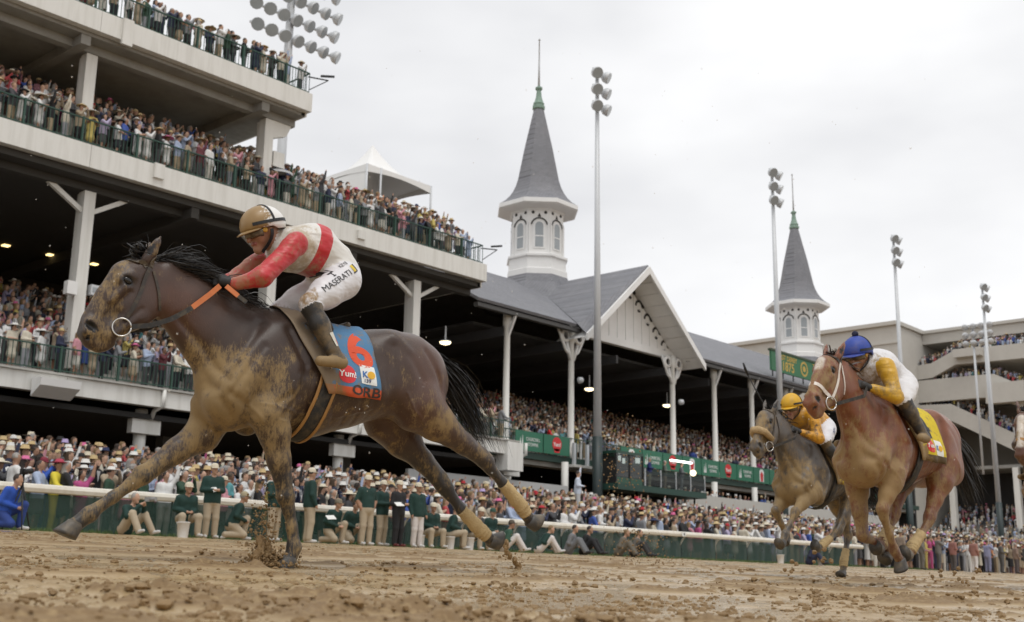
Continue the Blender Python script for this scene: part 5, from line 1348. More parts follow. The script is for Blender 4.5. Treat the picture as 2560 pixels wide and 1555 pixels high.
        me = np_mesh('helmet', np.array(V), np.array(Fs)); o = link('helmet', me, hm, s.root, local=True); md = o.modifiers.new('s', 'SOLIDIFY'); md.thickness = .008; md.offset = -1
        # peak
        P = []; k = 13
        for q in range(3):
            for a in np.linspace(-1.05, 1.05, k):
                e = (0, .028, .052)[q]*math.cos(a*1.05); P.append(h(c[0] + (R0[0]-.002)*math.cos(a)*.985 + e, c[1] + .022 + e*.45, (R0[1]-.002)*math.sin(a)*.985) + D)
        me = np_mesh('peak', np.array(P), np.array([(q*k + i, q*k + i + 1, (q+1)*k + i + 1, (q+1)*k + i) for q in range(2) for i in range(k-1)])); p = link('peak', me, hm, o, local=True); md = p.modifiers.new('s', 'SOLIDIFY'); md.thickness = .006
        def band(name, fn, w, m_, par, r=.004, ks=24):
            mb = MB(); vs = []
            pts = [np.array(fn(t)) for t in np.linspace(0, 1, ks)]
            for i, q in enumerate(pts):
                t = pts[min(i+1, ks-1)] - pts[max(i-1, 0)]; t /= np.linalg.norm(t); out = q - (h(c[0], c[1]) + D); out -= t*(out @ t); out /= np.linalg.norm(out); side = np.cross(t, out)
                vs += [q - side*w/2, q + side*w/2, q + side*w/2 + out*r, q - side*w/2 + out*r]
            mb.add(vs, [(i*4 + j, i*4 + (j+1) % 4, (i+1)*4 + (j+1) % 4, (i+1)*4 + j) for i in range(ks-1) for j in range(4)]); return mb.build(name, m_, par, local=True)
        e_ = lambda a, th: h(c[0] + R0[0]*1.07*math.sin(th)*math.cos(a), c[1] - R0[2]*1.07*math.cos(th), R0[1]*1.075*math.sin(th)*math.sin(a)) + D
        band('goggle_strap', lambda t: e_(R(38) + (2*math.pi - R(76))*t, 1.50), .020, HELM_BLACK, o)
        band('crown_strap', lambda t: h(c[0] - .012, c[1] - R0[2]*1.07*math.cos(math.pi*(t-.5)), R0[1]*1.08*math.sin(math.pi*(t-.5))) + D, .014, HELM_BLACK, o)
        # goggles and chin strap
        k = 15; V = []
        for q, (dz, rr) in enumerate(((-.028, .094), (-.022, .106), (.020, .106), (.028, .092))):
            for a in np.linspace(-1.15, 1.15, k): V.append(h(.004 + rr*math.cos(a), .002 + dz, (rr - .012)*math.sin(a)) + D)
        me = np_mesh('goggles', np.array(V), np.array([(q*k + i, q*k + i + 1, (q+1)*k + i + 1, (q+1)*k + i) for q in range(3) for i in range(k-1)])); gg = link('goggles', me, GOGGLE, s.root, local=True); md = gg.modifiers.new('s', 'SOLIDIFY'); md.thickness = .006
        for e in (-1, 1):
            pc = h(.035, .0, e*.092) + D; MB().lathe([(0, -.006), (.016, -.006), (.018, 0), (.016, .006), (0, .006)], pc, 10, axis='y').build('knob', KNOB, gg, True, local=True)
            band('chin_strap', lambda t: h(-.012 + .06*t*t, .0 + .125*t, e*(.094 - .075*t**2.2)) + D, .022, HELM_BLACK, o, .006, 14)
        S = SDF(.01); S.ell(h(.045, .118), (.030, .026, .018)); V, Fq, _ = S.mesh(.005); link('chin_cup', np_mesh('chin_cup', V + D, Fq), HELM_BLACK, s.root, local=True)
        if pom is not None:
            S = SDF(.01); S.sph(h(c[0], c[1] - R0[2] - .022), .028); V, Fq, _ = S.mesh(.007); V = V + (fbm(V[:, 0]*90, V[:, 1]*90, V[:, 2]*90, 2)[:, None] - .5)*.01; link('pompom', np_mesh('pompom', V + D, Fq), pom, o, local=True)

def J_hero_mud(V, lab):
    m = np.where(lab == 1, .50*gauss(V, (-.06, 0, 2.05), (.13, .4, .2)) + .30*gauss(V, (.12, -.1, 1.84), (.25, .3, .10)), 0)
    m = np.where(lab == 2, .22 + .2*gauss(V, (-.25, .2, 1.85), (.2, .15, .2)) + .22*gauss(V, (-.48, 0, 1.67), (.1, .4, .1)), m)
    m = np.where(lab == 3, .62*gauss(V, (-.05, -.1, 1.62), (.09, .4, .12)) - .08, m)
    return m
HB = dict(band=lambda V: V[:, 0] + .2*(2.15 - V[:, 2]), t0=(-.055, 0, 2.0), t1=(.10, 0, 2.025), t2=(.235, 0, 1.955), t3=(.295, 0, 1.865), head=(-.265, 0, 2.075), face=(-.93, -.10, -.36), down=(.05, 0, -1),
          shoulder=(-.115, -.185, 1.985), elbow=(-.355, -.235, 1.715), wrist=(-.475, -.150, 1.672), hand=(-.545, -.105, 1.685),
          hip=(.265, -.125, 1.815), knee=(-.030, -.245, 1.600), ankle=(.100, -.325, 1.315), toe=(-.005, -.375, 1.225), heel=(.160, -.345, 1.240),
          far=dict(elbow=(-.36, .23, 1.76), knee=(.0, .225, 1.63)))
hero_silk = silk_material('silk_white_red', (.66, .64, .60), (.50, .014, .022), .075, .168, .75, (.36, .265, .14))
hero_sleeve = silk_material('silk_red', (.50, .014, .022), mudm=.75, mcol=(.30, .17, .085))
hero_breech = silk_material('breeches_white', (.72, .71, .73), mudm=.95, mcol=(.26, .16, .06))
def helmet_white():
    m = bpy.data.materials.new('helmet_white'); n, b = nodes(m); t = N(n, 'TexCoord'); sp = N(n, 'SeparateXYZ'); n.links.new(t.outputs['Object'], sp.inputs[0])
    g = N(n, 'MapRange'); n.links.new(sp.outputs['X'], g.inputs[0]); g.inputs[1].default_value = -.20; g.inputs[2].default_value = -.40; g.inputs[3].default_value = -.20; g.inputs[4].default_value = .38
    s1 = noise(n, 30, 7, .7); a = N(n, 'Math', operation='ADD'); n.links.new(g.outputs[0], a.inputs[0]); n.links.new(s1, a.inputs[1])
    k = ramp(n, a.outputs[0], .50, .60); n.links.new(mixc(n, k, (.76, .75, .72), mixc(n, noise(n, 14, 5), (.22, .13, .045), (.34, .22, .09))), b.inputs['Base Color']); b.inputs['Roughness'].default_value = .4; return m
hero_j = Rider('jockey', 'jockey crouched in muddy white and red silks with white helmet and white breeches', hero, HB, dict(silk=hero_silk, sleeve=hero_sleeve, breeches=hero_breech, helmet=helmet_white()), mudf=J_hero_mud)
INK = mat('black_print', (.02, .02, .024), .6)
def thigh(a, b):      # lettering frame along the thigh, reading up towards the hip
    o = np.array((.148, -1.0, 1.775)); d = np.array((.80, 0, .60)); u = np.array((-.60, 0, .80)); p = o + d*a + u*b; return (p[0], -1.0, p[2])
me = text_mesh('MASERATI', .056, 0, False); decal(me, lambda a, b: thigh(a*1.12, b), hero_j.bvh, (0, 1, 0), .004, 'lettering', INK, hero_j.body)
tr = [[(-.005, -.03), (.005, -.03), (.005, .03), (-.005, .03)], [(-.026, -.005), (.026, -.005), (.026, .002), (-.026, .002)], [(-.026, .0), (-.018, .0), (-.02, .026), (-.027, .02)], [(.018, .0), (.026, .0), (.027, .02), (.02, .026)], [(-.012, -.03), (.012, -.03), (.012, -.024), (-.012, -.024)]]
decal(flat_shape(tr), lambda a, b: thigh(a + .015, b + .062), hero_j.bvh, (0, 1, 0), .004, 'emblem', INK, hero_j.body)
decal(flat_shape([[(.0, -.028), (.032, -.028), (.032, .02), (0, .02)]]), lambda a, b: thigh(a + .165, b + .015), hero_j.bvh, (0, 1, 0), .004, 'emblem', mat('emblem_gold', (.62, .45, .04), .6), hero_j.body)
decal(flat_shape([[(.032, -.036), (.046, -.036), (.046, .02), (.032, .02)], [(-.01, -.036), (.032, -.036), (.032, -.028), (-.01, -.028)]]), lambda a, b: thigh(a + .165, b + .015), hero_j.bvh, (0, 1, 0), .005, 'emblem', INK, hero_j.body)
me = text_mesh('KEYB', .03, 0, False); decal(me, lambda a, b: thigh(a + .14, b + .062), hero_j.bvh, (0, 1, 0), .004, 'lettering', INK, hero_j.body)
BPATCH = mat('boot_patch', (.62, .60, .52), .6, .1, 20, dirt=(.26, .17, .06), dirt_amt=.8, dscale=28)
decal(flat_shape([[(-.035, -.045), (.035, -.045), (.035, .045), (-.035, .045)]]), lambda a, b: (.115 + a*.9 - b*.5, -1, 1.385 + b*.9 + a*.4), hero_j.bvh, (0, 1, 0), .004, 'boot_patch', BPATCH, hero_j.body)
# ------------------------------------------------------------------ the chasing horses
def plain_coat(base, leg, star=None, legz=.55):
    def f(u, lab, h):
        c = np.tile(np.array(base, float), (len(u), 1))
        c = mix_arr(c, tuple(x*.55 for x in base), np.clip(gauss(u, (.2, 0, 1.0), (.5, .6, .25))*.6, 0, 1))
        c = mix_arr(c, leg, np.where(lab == 2, sstep(-u[:, 2], -legz - .2, -legz + .05), 0))
        if star is not None:
            P0 = np.array([-.94, 0, 1.77]); t = np.array([rot_about(p, P0, 0) for p in [P0]])
            w = h.H((-1.16, 0, 1.66)); a = h.H((-1.18, 0, 1.66)); b = h.H((-1.30, 0, 1.38)) if star == 'blaze' else h.H((-1.2, 0, 1.6))
            d = b - a; q = u - a; tt = np.clip((q @ d)/(d @ d), 0, 1); dist = np.linalg.norm((q - tt[:, None]*d)*[1, 1.0, 1], axis=1)
            c = mix_arr(c, (.55, .50, .44), sstep(-dist, -.055, -.03)*(lab == 1))
        return mix_arr(c, (.006, .005, .005), (lab == 3).astype(float))
    return f
def mud_chase(amt):
    def f(u, lab, h):
        m = .5*gauss(u, (-.55, 0, 1.05), (.25, .5, .35)) + .55*gauss(u, h.H((-1.2, 0, 1.45)), (.2, .3, .25)) + .3*gauss(u, (-.3, -.2, .8), (.4, .5, .4)) + .25*(lab == 2)
        return np.where(lab == 3, -1, m*amt)
    return f
legs3 = {'nf': [(-.26, -.18, .92, .12), (-.27, -.18, .84, .098), (-.33, -.165, .74, .07), (-.39, -.15, .62, .05), (-.375, -.148, .56, .036), (-.28, -.14, .43, .031), (-.19, -.13, .30, .040), (-.14, -.13, .255, .033), (-.10, -.13, .22, .043)],
 'ff': [(-.28, .17, .92, .12), (-.27, .165, .80, .098), (-.27, .15, .62, .07), (-.26, .135, .42, .05), (-.21, .132, .40, .036), (-.03, .125, .37, .031), (.12, .12, .35, .040), (.15, .12, .31, .033), (.13, .12, .265, .043)],
 'nh': [(.74, -.185, 1.05, .175), (.64, -.19, .92, .125), (.55, -.175, .76, .072), (.46, -.155, .60, .053), (.43, -.15, .55, .038), (.30, -.14, .45, .034), (.16, -.125, .35, .043), (.12, -.12, .30, .035), (.07, -.12, .27, .043)],
 'fh': [(.74, .185, 1.05, .175), (.60, .19, .93, .125), (.48, .175, .79, .072), (.37, .155, .64, .053), (.34, .15, .59, .038), (.22, .14, .50, .034), (.08, .125, .40, .043), (.04, .12, .35, .035), (-.01, .12, .32, .043)]}
legs2 = {'nf': [(-.30, -.18, .95, .12), (-.38, -.18, .90, .1), (-.52, -.165, .80, .07), (-.66, -.15, .70, .05), (-.70, -.148, .655, .036), (-.79, -.14, .55, .031), (-.88, -.13, .45, .04), (-.91, -.13, .395, .033), (-.945, -.13, .355, .043)],
 'ff': [(-.36, .17, .92, .12), (-.42, .165, .86, .098), (-.53, .15, .79, .07), (-.64, .135, .72, .05), (-.62, .132, .67, .036), (-.55, .125, .58, .031), (-.47, .12, .50, .04), (-.44, .12, .46, .033), (-.45, .12, .42, .043)],
 'nh': [(.72, -.185, 1.05, .175), (.60, -.19, .90, .125), (.46, -.175, .72, .072), (.33, -.155, .55, .053), (.28, -.15, .52, .038), (.13, -.14, .44, .034), (-.02, -.125, .37, .043), (-.08, -.12, .34, .035), (-.13, -.12, .325, .043)],
 'fh': [(.9, .185, 1.0, .18), (1.0, .185, .86, .125), (1.08, .17, .70, .072), (1.12, .15, .52, .053), (1.09, .145, .46, .038), (1.02, .135, .34, .034), (.93, .125, .20, .043), (.91, .12, .14, .035), (.88, .12, .07, .043)]}
JC = dict(t0=(-.26, 0, 1.81), t1=(-.08, 0, 1.835), t2=(.09, 0, 1.80), t3=(.17, 0, 1.74), head=(-.43, 0, 1.895), face=(-.95, -.08, -.22), down=(.0, 0, -1),
          shoulder=(-.31, -.19, 1.80), elbow=(-.36, -.29, 1.53), wrist=(-.50, -.17, 1.585), hand=(-.565, -.115, 1.615),
          hip=(.15, -.125, 1.70), knee=(-.16, -.25, 1.53), ankle=(-.05, -.33, 1.29), toe=(-.15, -.375, 1.21), heel=(.01, -.35, 1.22))
def shiftJ(J, dx, dz=0):
    o = {}
    for k, v in J.items():
        o[k] = tuple(np.array(v) + [dx, 0, dz]) if k not in ('face', 'down') else v
    return o
def mudJ(V, lab): return np.where(lab == 2, .10 + .3*gauss(V, (-.42, 0, 1.6), (.18, .5, .15)), np.where(lab == 1, .45*gauss(V, (-.3, 0, 1.78), (.16, .5, .2)), .05))
def dress(h, dx, cloth_col, border, seed, mane, bridle_m, white=None, noseband=None, number=None, hairlen=.6, ink=None, name=None):
    h.bridle(bridle_m, white=white, noseband=noseband); pl = h.poll
    h.strands('mane', lambda t: (pl[0] + .02 + (-.15 - pl[0])*t, -.005, pl[2] - .01 + (1.56 - pl[2])*min(1, t*1.4)), lambda t: (.95, -.25, .1 - .4*t), 240, lambda t: .17 - .06*t, .014, mane, seed, .25, .1)
    h.strands('forelock', lambda t: (pl[0] - .07 + .05*t, -.02 + .04*t, pl[2] - .005), lambda t: (-.3, 0, .6), 40, lambda t: .09, .012, mane, seed + 1, .35, .25)
    h.strands('tail', lambda t: (1.08 + .03*t, 0, 1.43 + .03*t), lambda t: (.75, -.15, -.60 + .35*(t-.5)), 300, lambda t: hairlen, .02, HAIRB, seed + 2, .12, .06)
    m = cloth_material('saddlecloth_' + str(seed), cloth_col, border, .8)
    c, b = h.drape('saddle_cloth', lambda p: -.17 + .25*(abs(p)/PHC)**1.2, lambda p: .50 + .05*abs(p)/PHC, -PHC, PHC, m, lift=.018, nx=18, na=36)
    dxx = h.dx
    if number: put(number, .29, .27 + dxx, 1.35, ink or INK, -.05, bv=b, par=c, sx=1.2)
    decal(flat_shape([disc(.25 + dxx, 1.185, .058)]), lambda a, bb: (a, -1.4, bb), b, (0, 1, 0), .006, 'emblem', YUMRED, c); put('Yum!', .055, .25 + dxx, 1.185, TXTW, 0, lift=.009, bv=b, par=c)
    decal(flat_shape([[(.335 + dxx, 1.245), (.445 + dxx, 1.235), (.455 + dxx, 1.105), (.345 + dxx, 1.115)]]), lambda a, bb: (a, -1.4, bb), b, (0, 1, 0), .006, 'patch', TXTW, c)
    decal(flat_shape([disc(.415 + dxx, 1.175, .026)]), lambda a, bb: (a, -1.4, bb), b, (0, 1, 0), .009, 'emblem', MATS['emblem_yellow'], c); put('K', .06, .37 + dxx, 1.175, MATS['emblem_blue'], 0, lift=.010, bv=b, par=c)
    if name: put(name, .06, .33 + dxx, 1.09, MATS['cloth_ink'], 0, lift=.008, bv=b, par=c)
    gp2 = lambda ph: .17 - .15*(abs(ph)/math.pi)**1.2
    h.drape('girth', lambda p: gp2(p) - .05, lambda p: gp2(p) + .05, -math.pi, math.pi, MATS['girth_web'], nx=3, na=60, lift=.006, wave=0, axis_z=1.12)
    S = SDF(.03); S.ell((.12, 0, 1.535), (.2, .085, .022), (0, .05, 0)); S.rc((-.06, 0, 1.575), (-.02, 0, 1.56), .028, .022)
    V, Fq, _ = S.mesh(.012); link('saddle', np_mesh('saddle', V + [h.dx, 0, 0], Fq), LEATHER, h.root, local=True)
class Chaser(Horse):
    def flip(s, L): return False
h3 = Chaser('racehorse', 'chestnut racehorse with white bridle and yellow saddle cloth in midair stride', (9.75, 4.26, gz(4.2)), -2, legs3, poll=(-.80, 1.83), nod=.16, dx=-.20, coat=plain_coat((.185, .056, .019), (.12, .042, .018), 'star'), mudf=mud_chase(.95), voxel=.012)
WHITEL = mat('white_leather', (.72, .66, .60), .5, .1, 20, dirt=(.4, .3, .18), dirt_amt=.5, dscale=20)
dress(h3, -.20, (.62, .47, .015), (.10, .07, .035), 21, HAIRR, LEATHER, white=WHITEL, noseband=WHITEL, number='4')
h3.rein([h3.H((-1.075, -.10, 1.325)), (-.72, -.19, 1.50), (-.56, -.14, 1.60)], .014, RUBBER); h3.rein([h3.H((-1.075, .10, 1.325)), (-.72, .19, 1.50), (-.56, .14, 1.60)], .014, RUBBER)
j3 = Rider('jockey', 'jockey in blue helmet with pompom and mud stained yellow and white silks', h3, JC, dict(silk=silk_material('silk_white', (.70, .69, .70), mudm=.85, mcol=(.26, .17, .06)), sleeve=silk_material('silk_yellow', (.60, .34, .015), mudm=.85, mcol=(.22, .14, .05)), breeches=silk_material('breeches_white_b', (.72, .71, .72), mudm=.6), helmet=mat('helmet_blue', (.02, .055, .32), .55, .15, 20, dirt=(.2, .14, .08), dirt_amt=.35, dscale=14)) | {'pom': mat('pompom_dark', (.02, .022, .05), .9)}, voxel=.011, dx=-.20, mudf=mudJ)
for k in ('nh', 'fh'): bandage(h3, 5, 7, 0, legs3[k])
h2 = Chaser('racehorse', 'dark grey brown racehorse with fleece noseband chasing beside the chestnut', (12.45, 6.48, gz(6.4)), 0, legs2, poll=(-.86, 1.82), nod=.08, coat=plain_coat((.080, .066, .055), (.05, .043, .038)), mudf=mud_chase(1.0), voxel=.013)
FLEECE = mat('tan_fleece', (.48, .34, .18), .95, .25, 40, bump=.8, bscale=120)
dress(h2, 0, (.012, .012, .013), (.62, .47, .015), 31, HAIRB, LEATHER, number='6', ink=mat('cloth_yellow', (.66, .48, .02), .7))
mb = MB(); pts = [h2.H(p) for p in ((-1.10, -.095, 1.40), (-1.22, -.075, 1.46), (-1.285, -.03, 1.475), (-1.285, .03, 1.475), (-1.22, .075, 1.46), (-1.10, .095, 1.40))]
mb.tube([tuple(p) for p in pts], [.03, .038, .042, .042, .038, .03], 12); mb.build('fleece_noseband', FLEECE, h2.root, True, local=True)
h2.rein([h2.H((-1.075, -.10, 1.325)), (-.72, -.19, 1.50), (-.56, -.14, 1.60)], .014, RUBBER); h2.rein([h2.H((-1.075, .10, 1.325)), (-.72, .19, 1.50), (-.56, .14, 1.60)], .014, RUBBER)
j2 = Rider('jockey', 'jockey in yellow helmet and orange yellow silks with black spots', h2, shiftJ(JC, .02), dict(silk=silk_material('silk_orange', (.62, .29, .01), mudm=.5), sleeve=silk_material('silk_orange_spots', (.62, .29, .01), mudm=.95, mcol=(.02, .016, .014), bias=-.02), breeches=silk_material('breeches_white_c', (.72, .71, .74), mudm=.5), helmet=mat('helmet_yellow', (.64, .36, .012), .5, .1, 20, dirt=(.3, .2, .08), dirt_amt=.5, dscale=12)), voxel=.011, mudf=mudJ)
me = text_mesh('SMITH', .05, 0, True); decal(me, lambda a, b: (.06 + a*.8 - b*.5, -1, 1.66 + b*.8 + a*.5), j2.bvh, (0, 1, 0), .005, 'lettering', MATS['emblem_navy'], j2.body)
for k in ('nh', 'fh'): bandage(h2, 5, 7, 0, legs2[k])
# riding whip held up by the second jockey
w = thing('riding_whip', 'thin black riding whip raised above the dark horse by its jockey', 'whip', h2.root.location, h2.root.rotation_euler[2])
MB().tube([(-.54, .12, 1.60), (-.62, .13, 1.72), (-.85, .16, 1.98), (-1.05, .18, 2.20)], [.014, .011, .008, .006], 6).build('shaft', HELM_BLACK, w, True, local=True)
MB().tube([(-1.05, .18, 2.20), (-1.10, .185, 2.27), (-1.13, .19, 2.33)], [.012, .016, .010], 6).build('flap', HELM_BLACK, w, True, local=True)
h4 = Chaser('racehorse', 'brown racehorse with white blaze trailing behind the chestnut', (13.4, 4.04, gz(4.04)), -3, legs3, poll=(-.80, 1.83), nod=.0, coat=plain_coat((.10, .04, .02), (.05, .025, .016), 'blaze'), mudf=mud_chase(.6), voxel=.014, turn=.15)
dress(h4, 0, (.5, .03, .03), (.6, .6, .6), 41, HAIRB, LEATHER, noseband=MATS['tan_leather'])
h4.rein([h4.H((-1.075, -.10, 1.325)), (-.72, -.19, 1.50), (-.56, -.14, 1.60)], .014, RUBBER)
j4 = Rider('jockey', 'jockey in dark silks on the brown horse with white blaze', h4, JC, dict(silk=silk_material('silk_dark', (.05, .03, .025), mudm=.5), sleeve=silk_material('silk_dark_b', (.05, .03, .025), mudm=.5), breeches=MATS['white_lettering'], helmet=mat('helmet_dark', (.04, .03, .03), .5)), voxel=.013, mudf=mudJ)

# ------------------------------------------------------------------ flying mud
def splash(name, label, pts):
    scatter_lumps(name, pts, CLODM, label, 2)
pr = random.Random(9)
def cloud(c, n, spread, s0, s1, up=0.0, bias=1.0):
    out = []
    for _ in range(n):
        t = pr.random(); x = c[0] + pr.gauss(0, spread[0]); y = c[1] + pr.gauss(0, spread[1]); z = c[2] + abs(pr.gauss(0, spread[2])) + up*t
        s = s0 + (s1-s0)*pr.random()**4; out.append((x, y, max(z, gz(y) + s*.5), s*pr.uniform(.8, 1.5), s*pr.uniform(.8, 1.2), s*pr.uniform(.7, 1.3), pr.uniform(0, 6)))
    return out
c = on_y(664, 1395, 5.85)
pp = cloud((c[0], 5.85, gz(5.85)), 900, (.05, .06, .035), .003, .015) + cloud((c[0] - .02, 5.85, gz(5.85) + .06), 900, (.045, .05, .19), .0015, .009) + cloud((c[0] + .10, 5.82, gz(5.85)), 200, (.06, .07, .04), .003, .012)
pp += [(c[0] + pr.gauss(0, .035), 5.85 + pr.gauss(0, .03), gz(5.85) + .02 + .028*k + pr.gauss(0, .01), .030*pr.uniform(.6, 1.2)*(1 - k*.1), .028, .034*pr.uniform(.7, 1.5), pr.uniform(0, 6)) for k in range(5) for _ in range(7 - k)]
splash('mud_splash', 'brown mud splash thrown up beside the planted foreleg of the bay', pp)
c = on_y(1295, 1410, 6.6)
splash('mud_splash', 'curved clod of mud dropping under the trailing hind hoof of the bay', [(c[0] + .035*math.sin(k*.5) - .012*k, 6.6 + pr.gauss(0, .01), c[2] + .030*k*.5 - .05, .028*(1.1 - k*.05), .022, .026, pr.uniform(0, 6)) for k in range(16)] + cloud((c[0], 6.6, c[2]), 50, (.12, .1, .08), .003, .012))
pp = []
for (px, py, sx, sz, n) in ((1560, 1150, .18, .30, 130), (1600, 1350, .25, .10, 130), (1550, 1230, .12, .2, 80), (1640, 1400, .4, .05, 90)):
    c = on_y(px, py, 9.5); pp += [(c[0] + pr.gauss(0, sx), 9.5 + pr.gauss(0, .2), c[2] + pr.gauss(0, sz), s, s, s, pr.uniform(0, 6)) for s in [pr.uniform(.004, .014) for _ in range(n)]]
for (px, py) in ((2395, 1440), (2430, 1455), (2450, 1435), (2350, 1440), (1985, 1420), (2050, 1400)):
    c = on_y(px, py, 4.6); pp += [(c[0] + pr.gauss(0, .06), 4.6 + pr.gauss(0, .05), c[2] + pr.gauss(0, .04), s, s, s, 0) for s in [pr.uniform(.006, .022) for _ in range(7)]]
splash('flying_mud', 'scattered crumbs of mud flying in the air between the horses', pp)
# fine pale drops hanging in the air
V, Fq = lump_mesh(3, 1); VV = []; FF = []; nb = 0
for _ in range(170):
    d = ray(pr.uniform(20, 2400), pr.uniform(120, 1250)); p = d*pr.uniform(3.2, 6.2); s = pr.uniform(.0012, .0028); VV.append(V*s + p); FF.append(Fq + nb); nb += len(V)
o = link('water_drops', np_mesh('water_drops', np.concatenate(VV), np.concatenate(FF)), mat('water_drop', (.75, .73, .68), .2, .05)); tag(o, 'fine pale drops of water flying in the air', 'water drops', kind='stuff')
# ================================================================== PEOPLE
def obj_col_mat(name, prop, rough=.8):
    m = bpy.data.materials.new(name); n, b = nodes(m); a = N(n, 'Attribute', attribute_name=prop); a.attribute_type = 'OBJECT'
    v = mixc(n, noise(n, 6, 4), (.82, .82, .82), (1.12, 1.12, 1.12)); n.links.new(mixc(n, 1.0, a.outputs['Color'], v, 'MULTIPLY'), b.inputs['Base Color']); b.inputs['Roughness'].default_value = rough
    bp = N(n, 'Bump'); bp.inputs['Strength'].default_value = .4; bp.inputs['Distance'].default_value = .02; n.links.new(noise(n, 11, 3), bp.inputs['Height']); n.links.new(bp.outputs[0], b.inputs['Normal'])
    return m
PM = [obj_col_mat('person_skin', 'skin_colour', .55), obj_col_mat('person_hair', 'hair_colour', .6), obj_col_mat('person_top', 'top_colour'), obj_col_mat('person_bottom', 'bottom_colour'), obj_col_mat('person_shoes', 'shoe_colour', .5), mat('paper', (.75, .75, .72), .7), mat('phone_black', (.02, .02, .022), .3), mat('shirt_white', (.70, .70, .70), .8), mat('face_dark', (.03, .018, .014), .5)]
HATM = obj_col_mat('hat_cloth', 'hat_colour')
SKINS = [(.42, .25, .17), (.48, .29, .20), (.36, .20, .13), (.45, .27, .19), (.20, .10, .06), (.10, .05, .03)]
HAIRS = [(.02, .014, .01), (.06, .035, .018), (.20, .13, .06), (.30, .28, .26), (.03, .02, .015)]

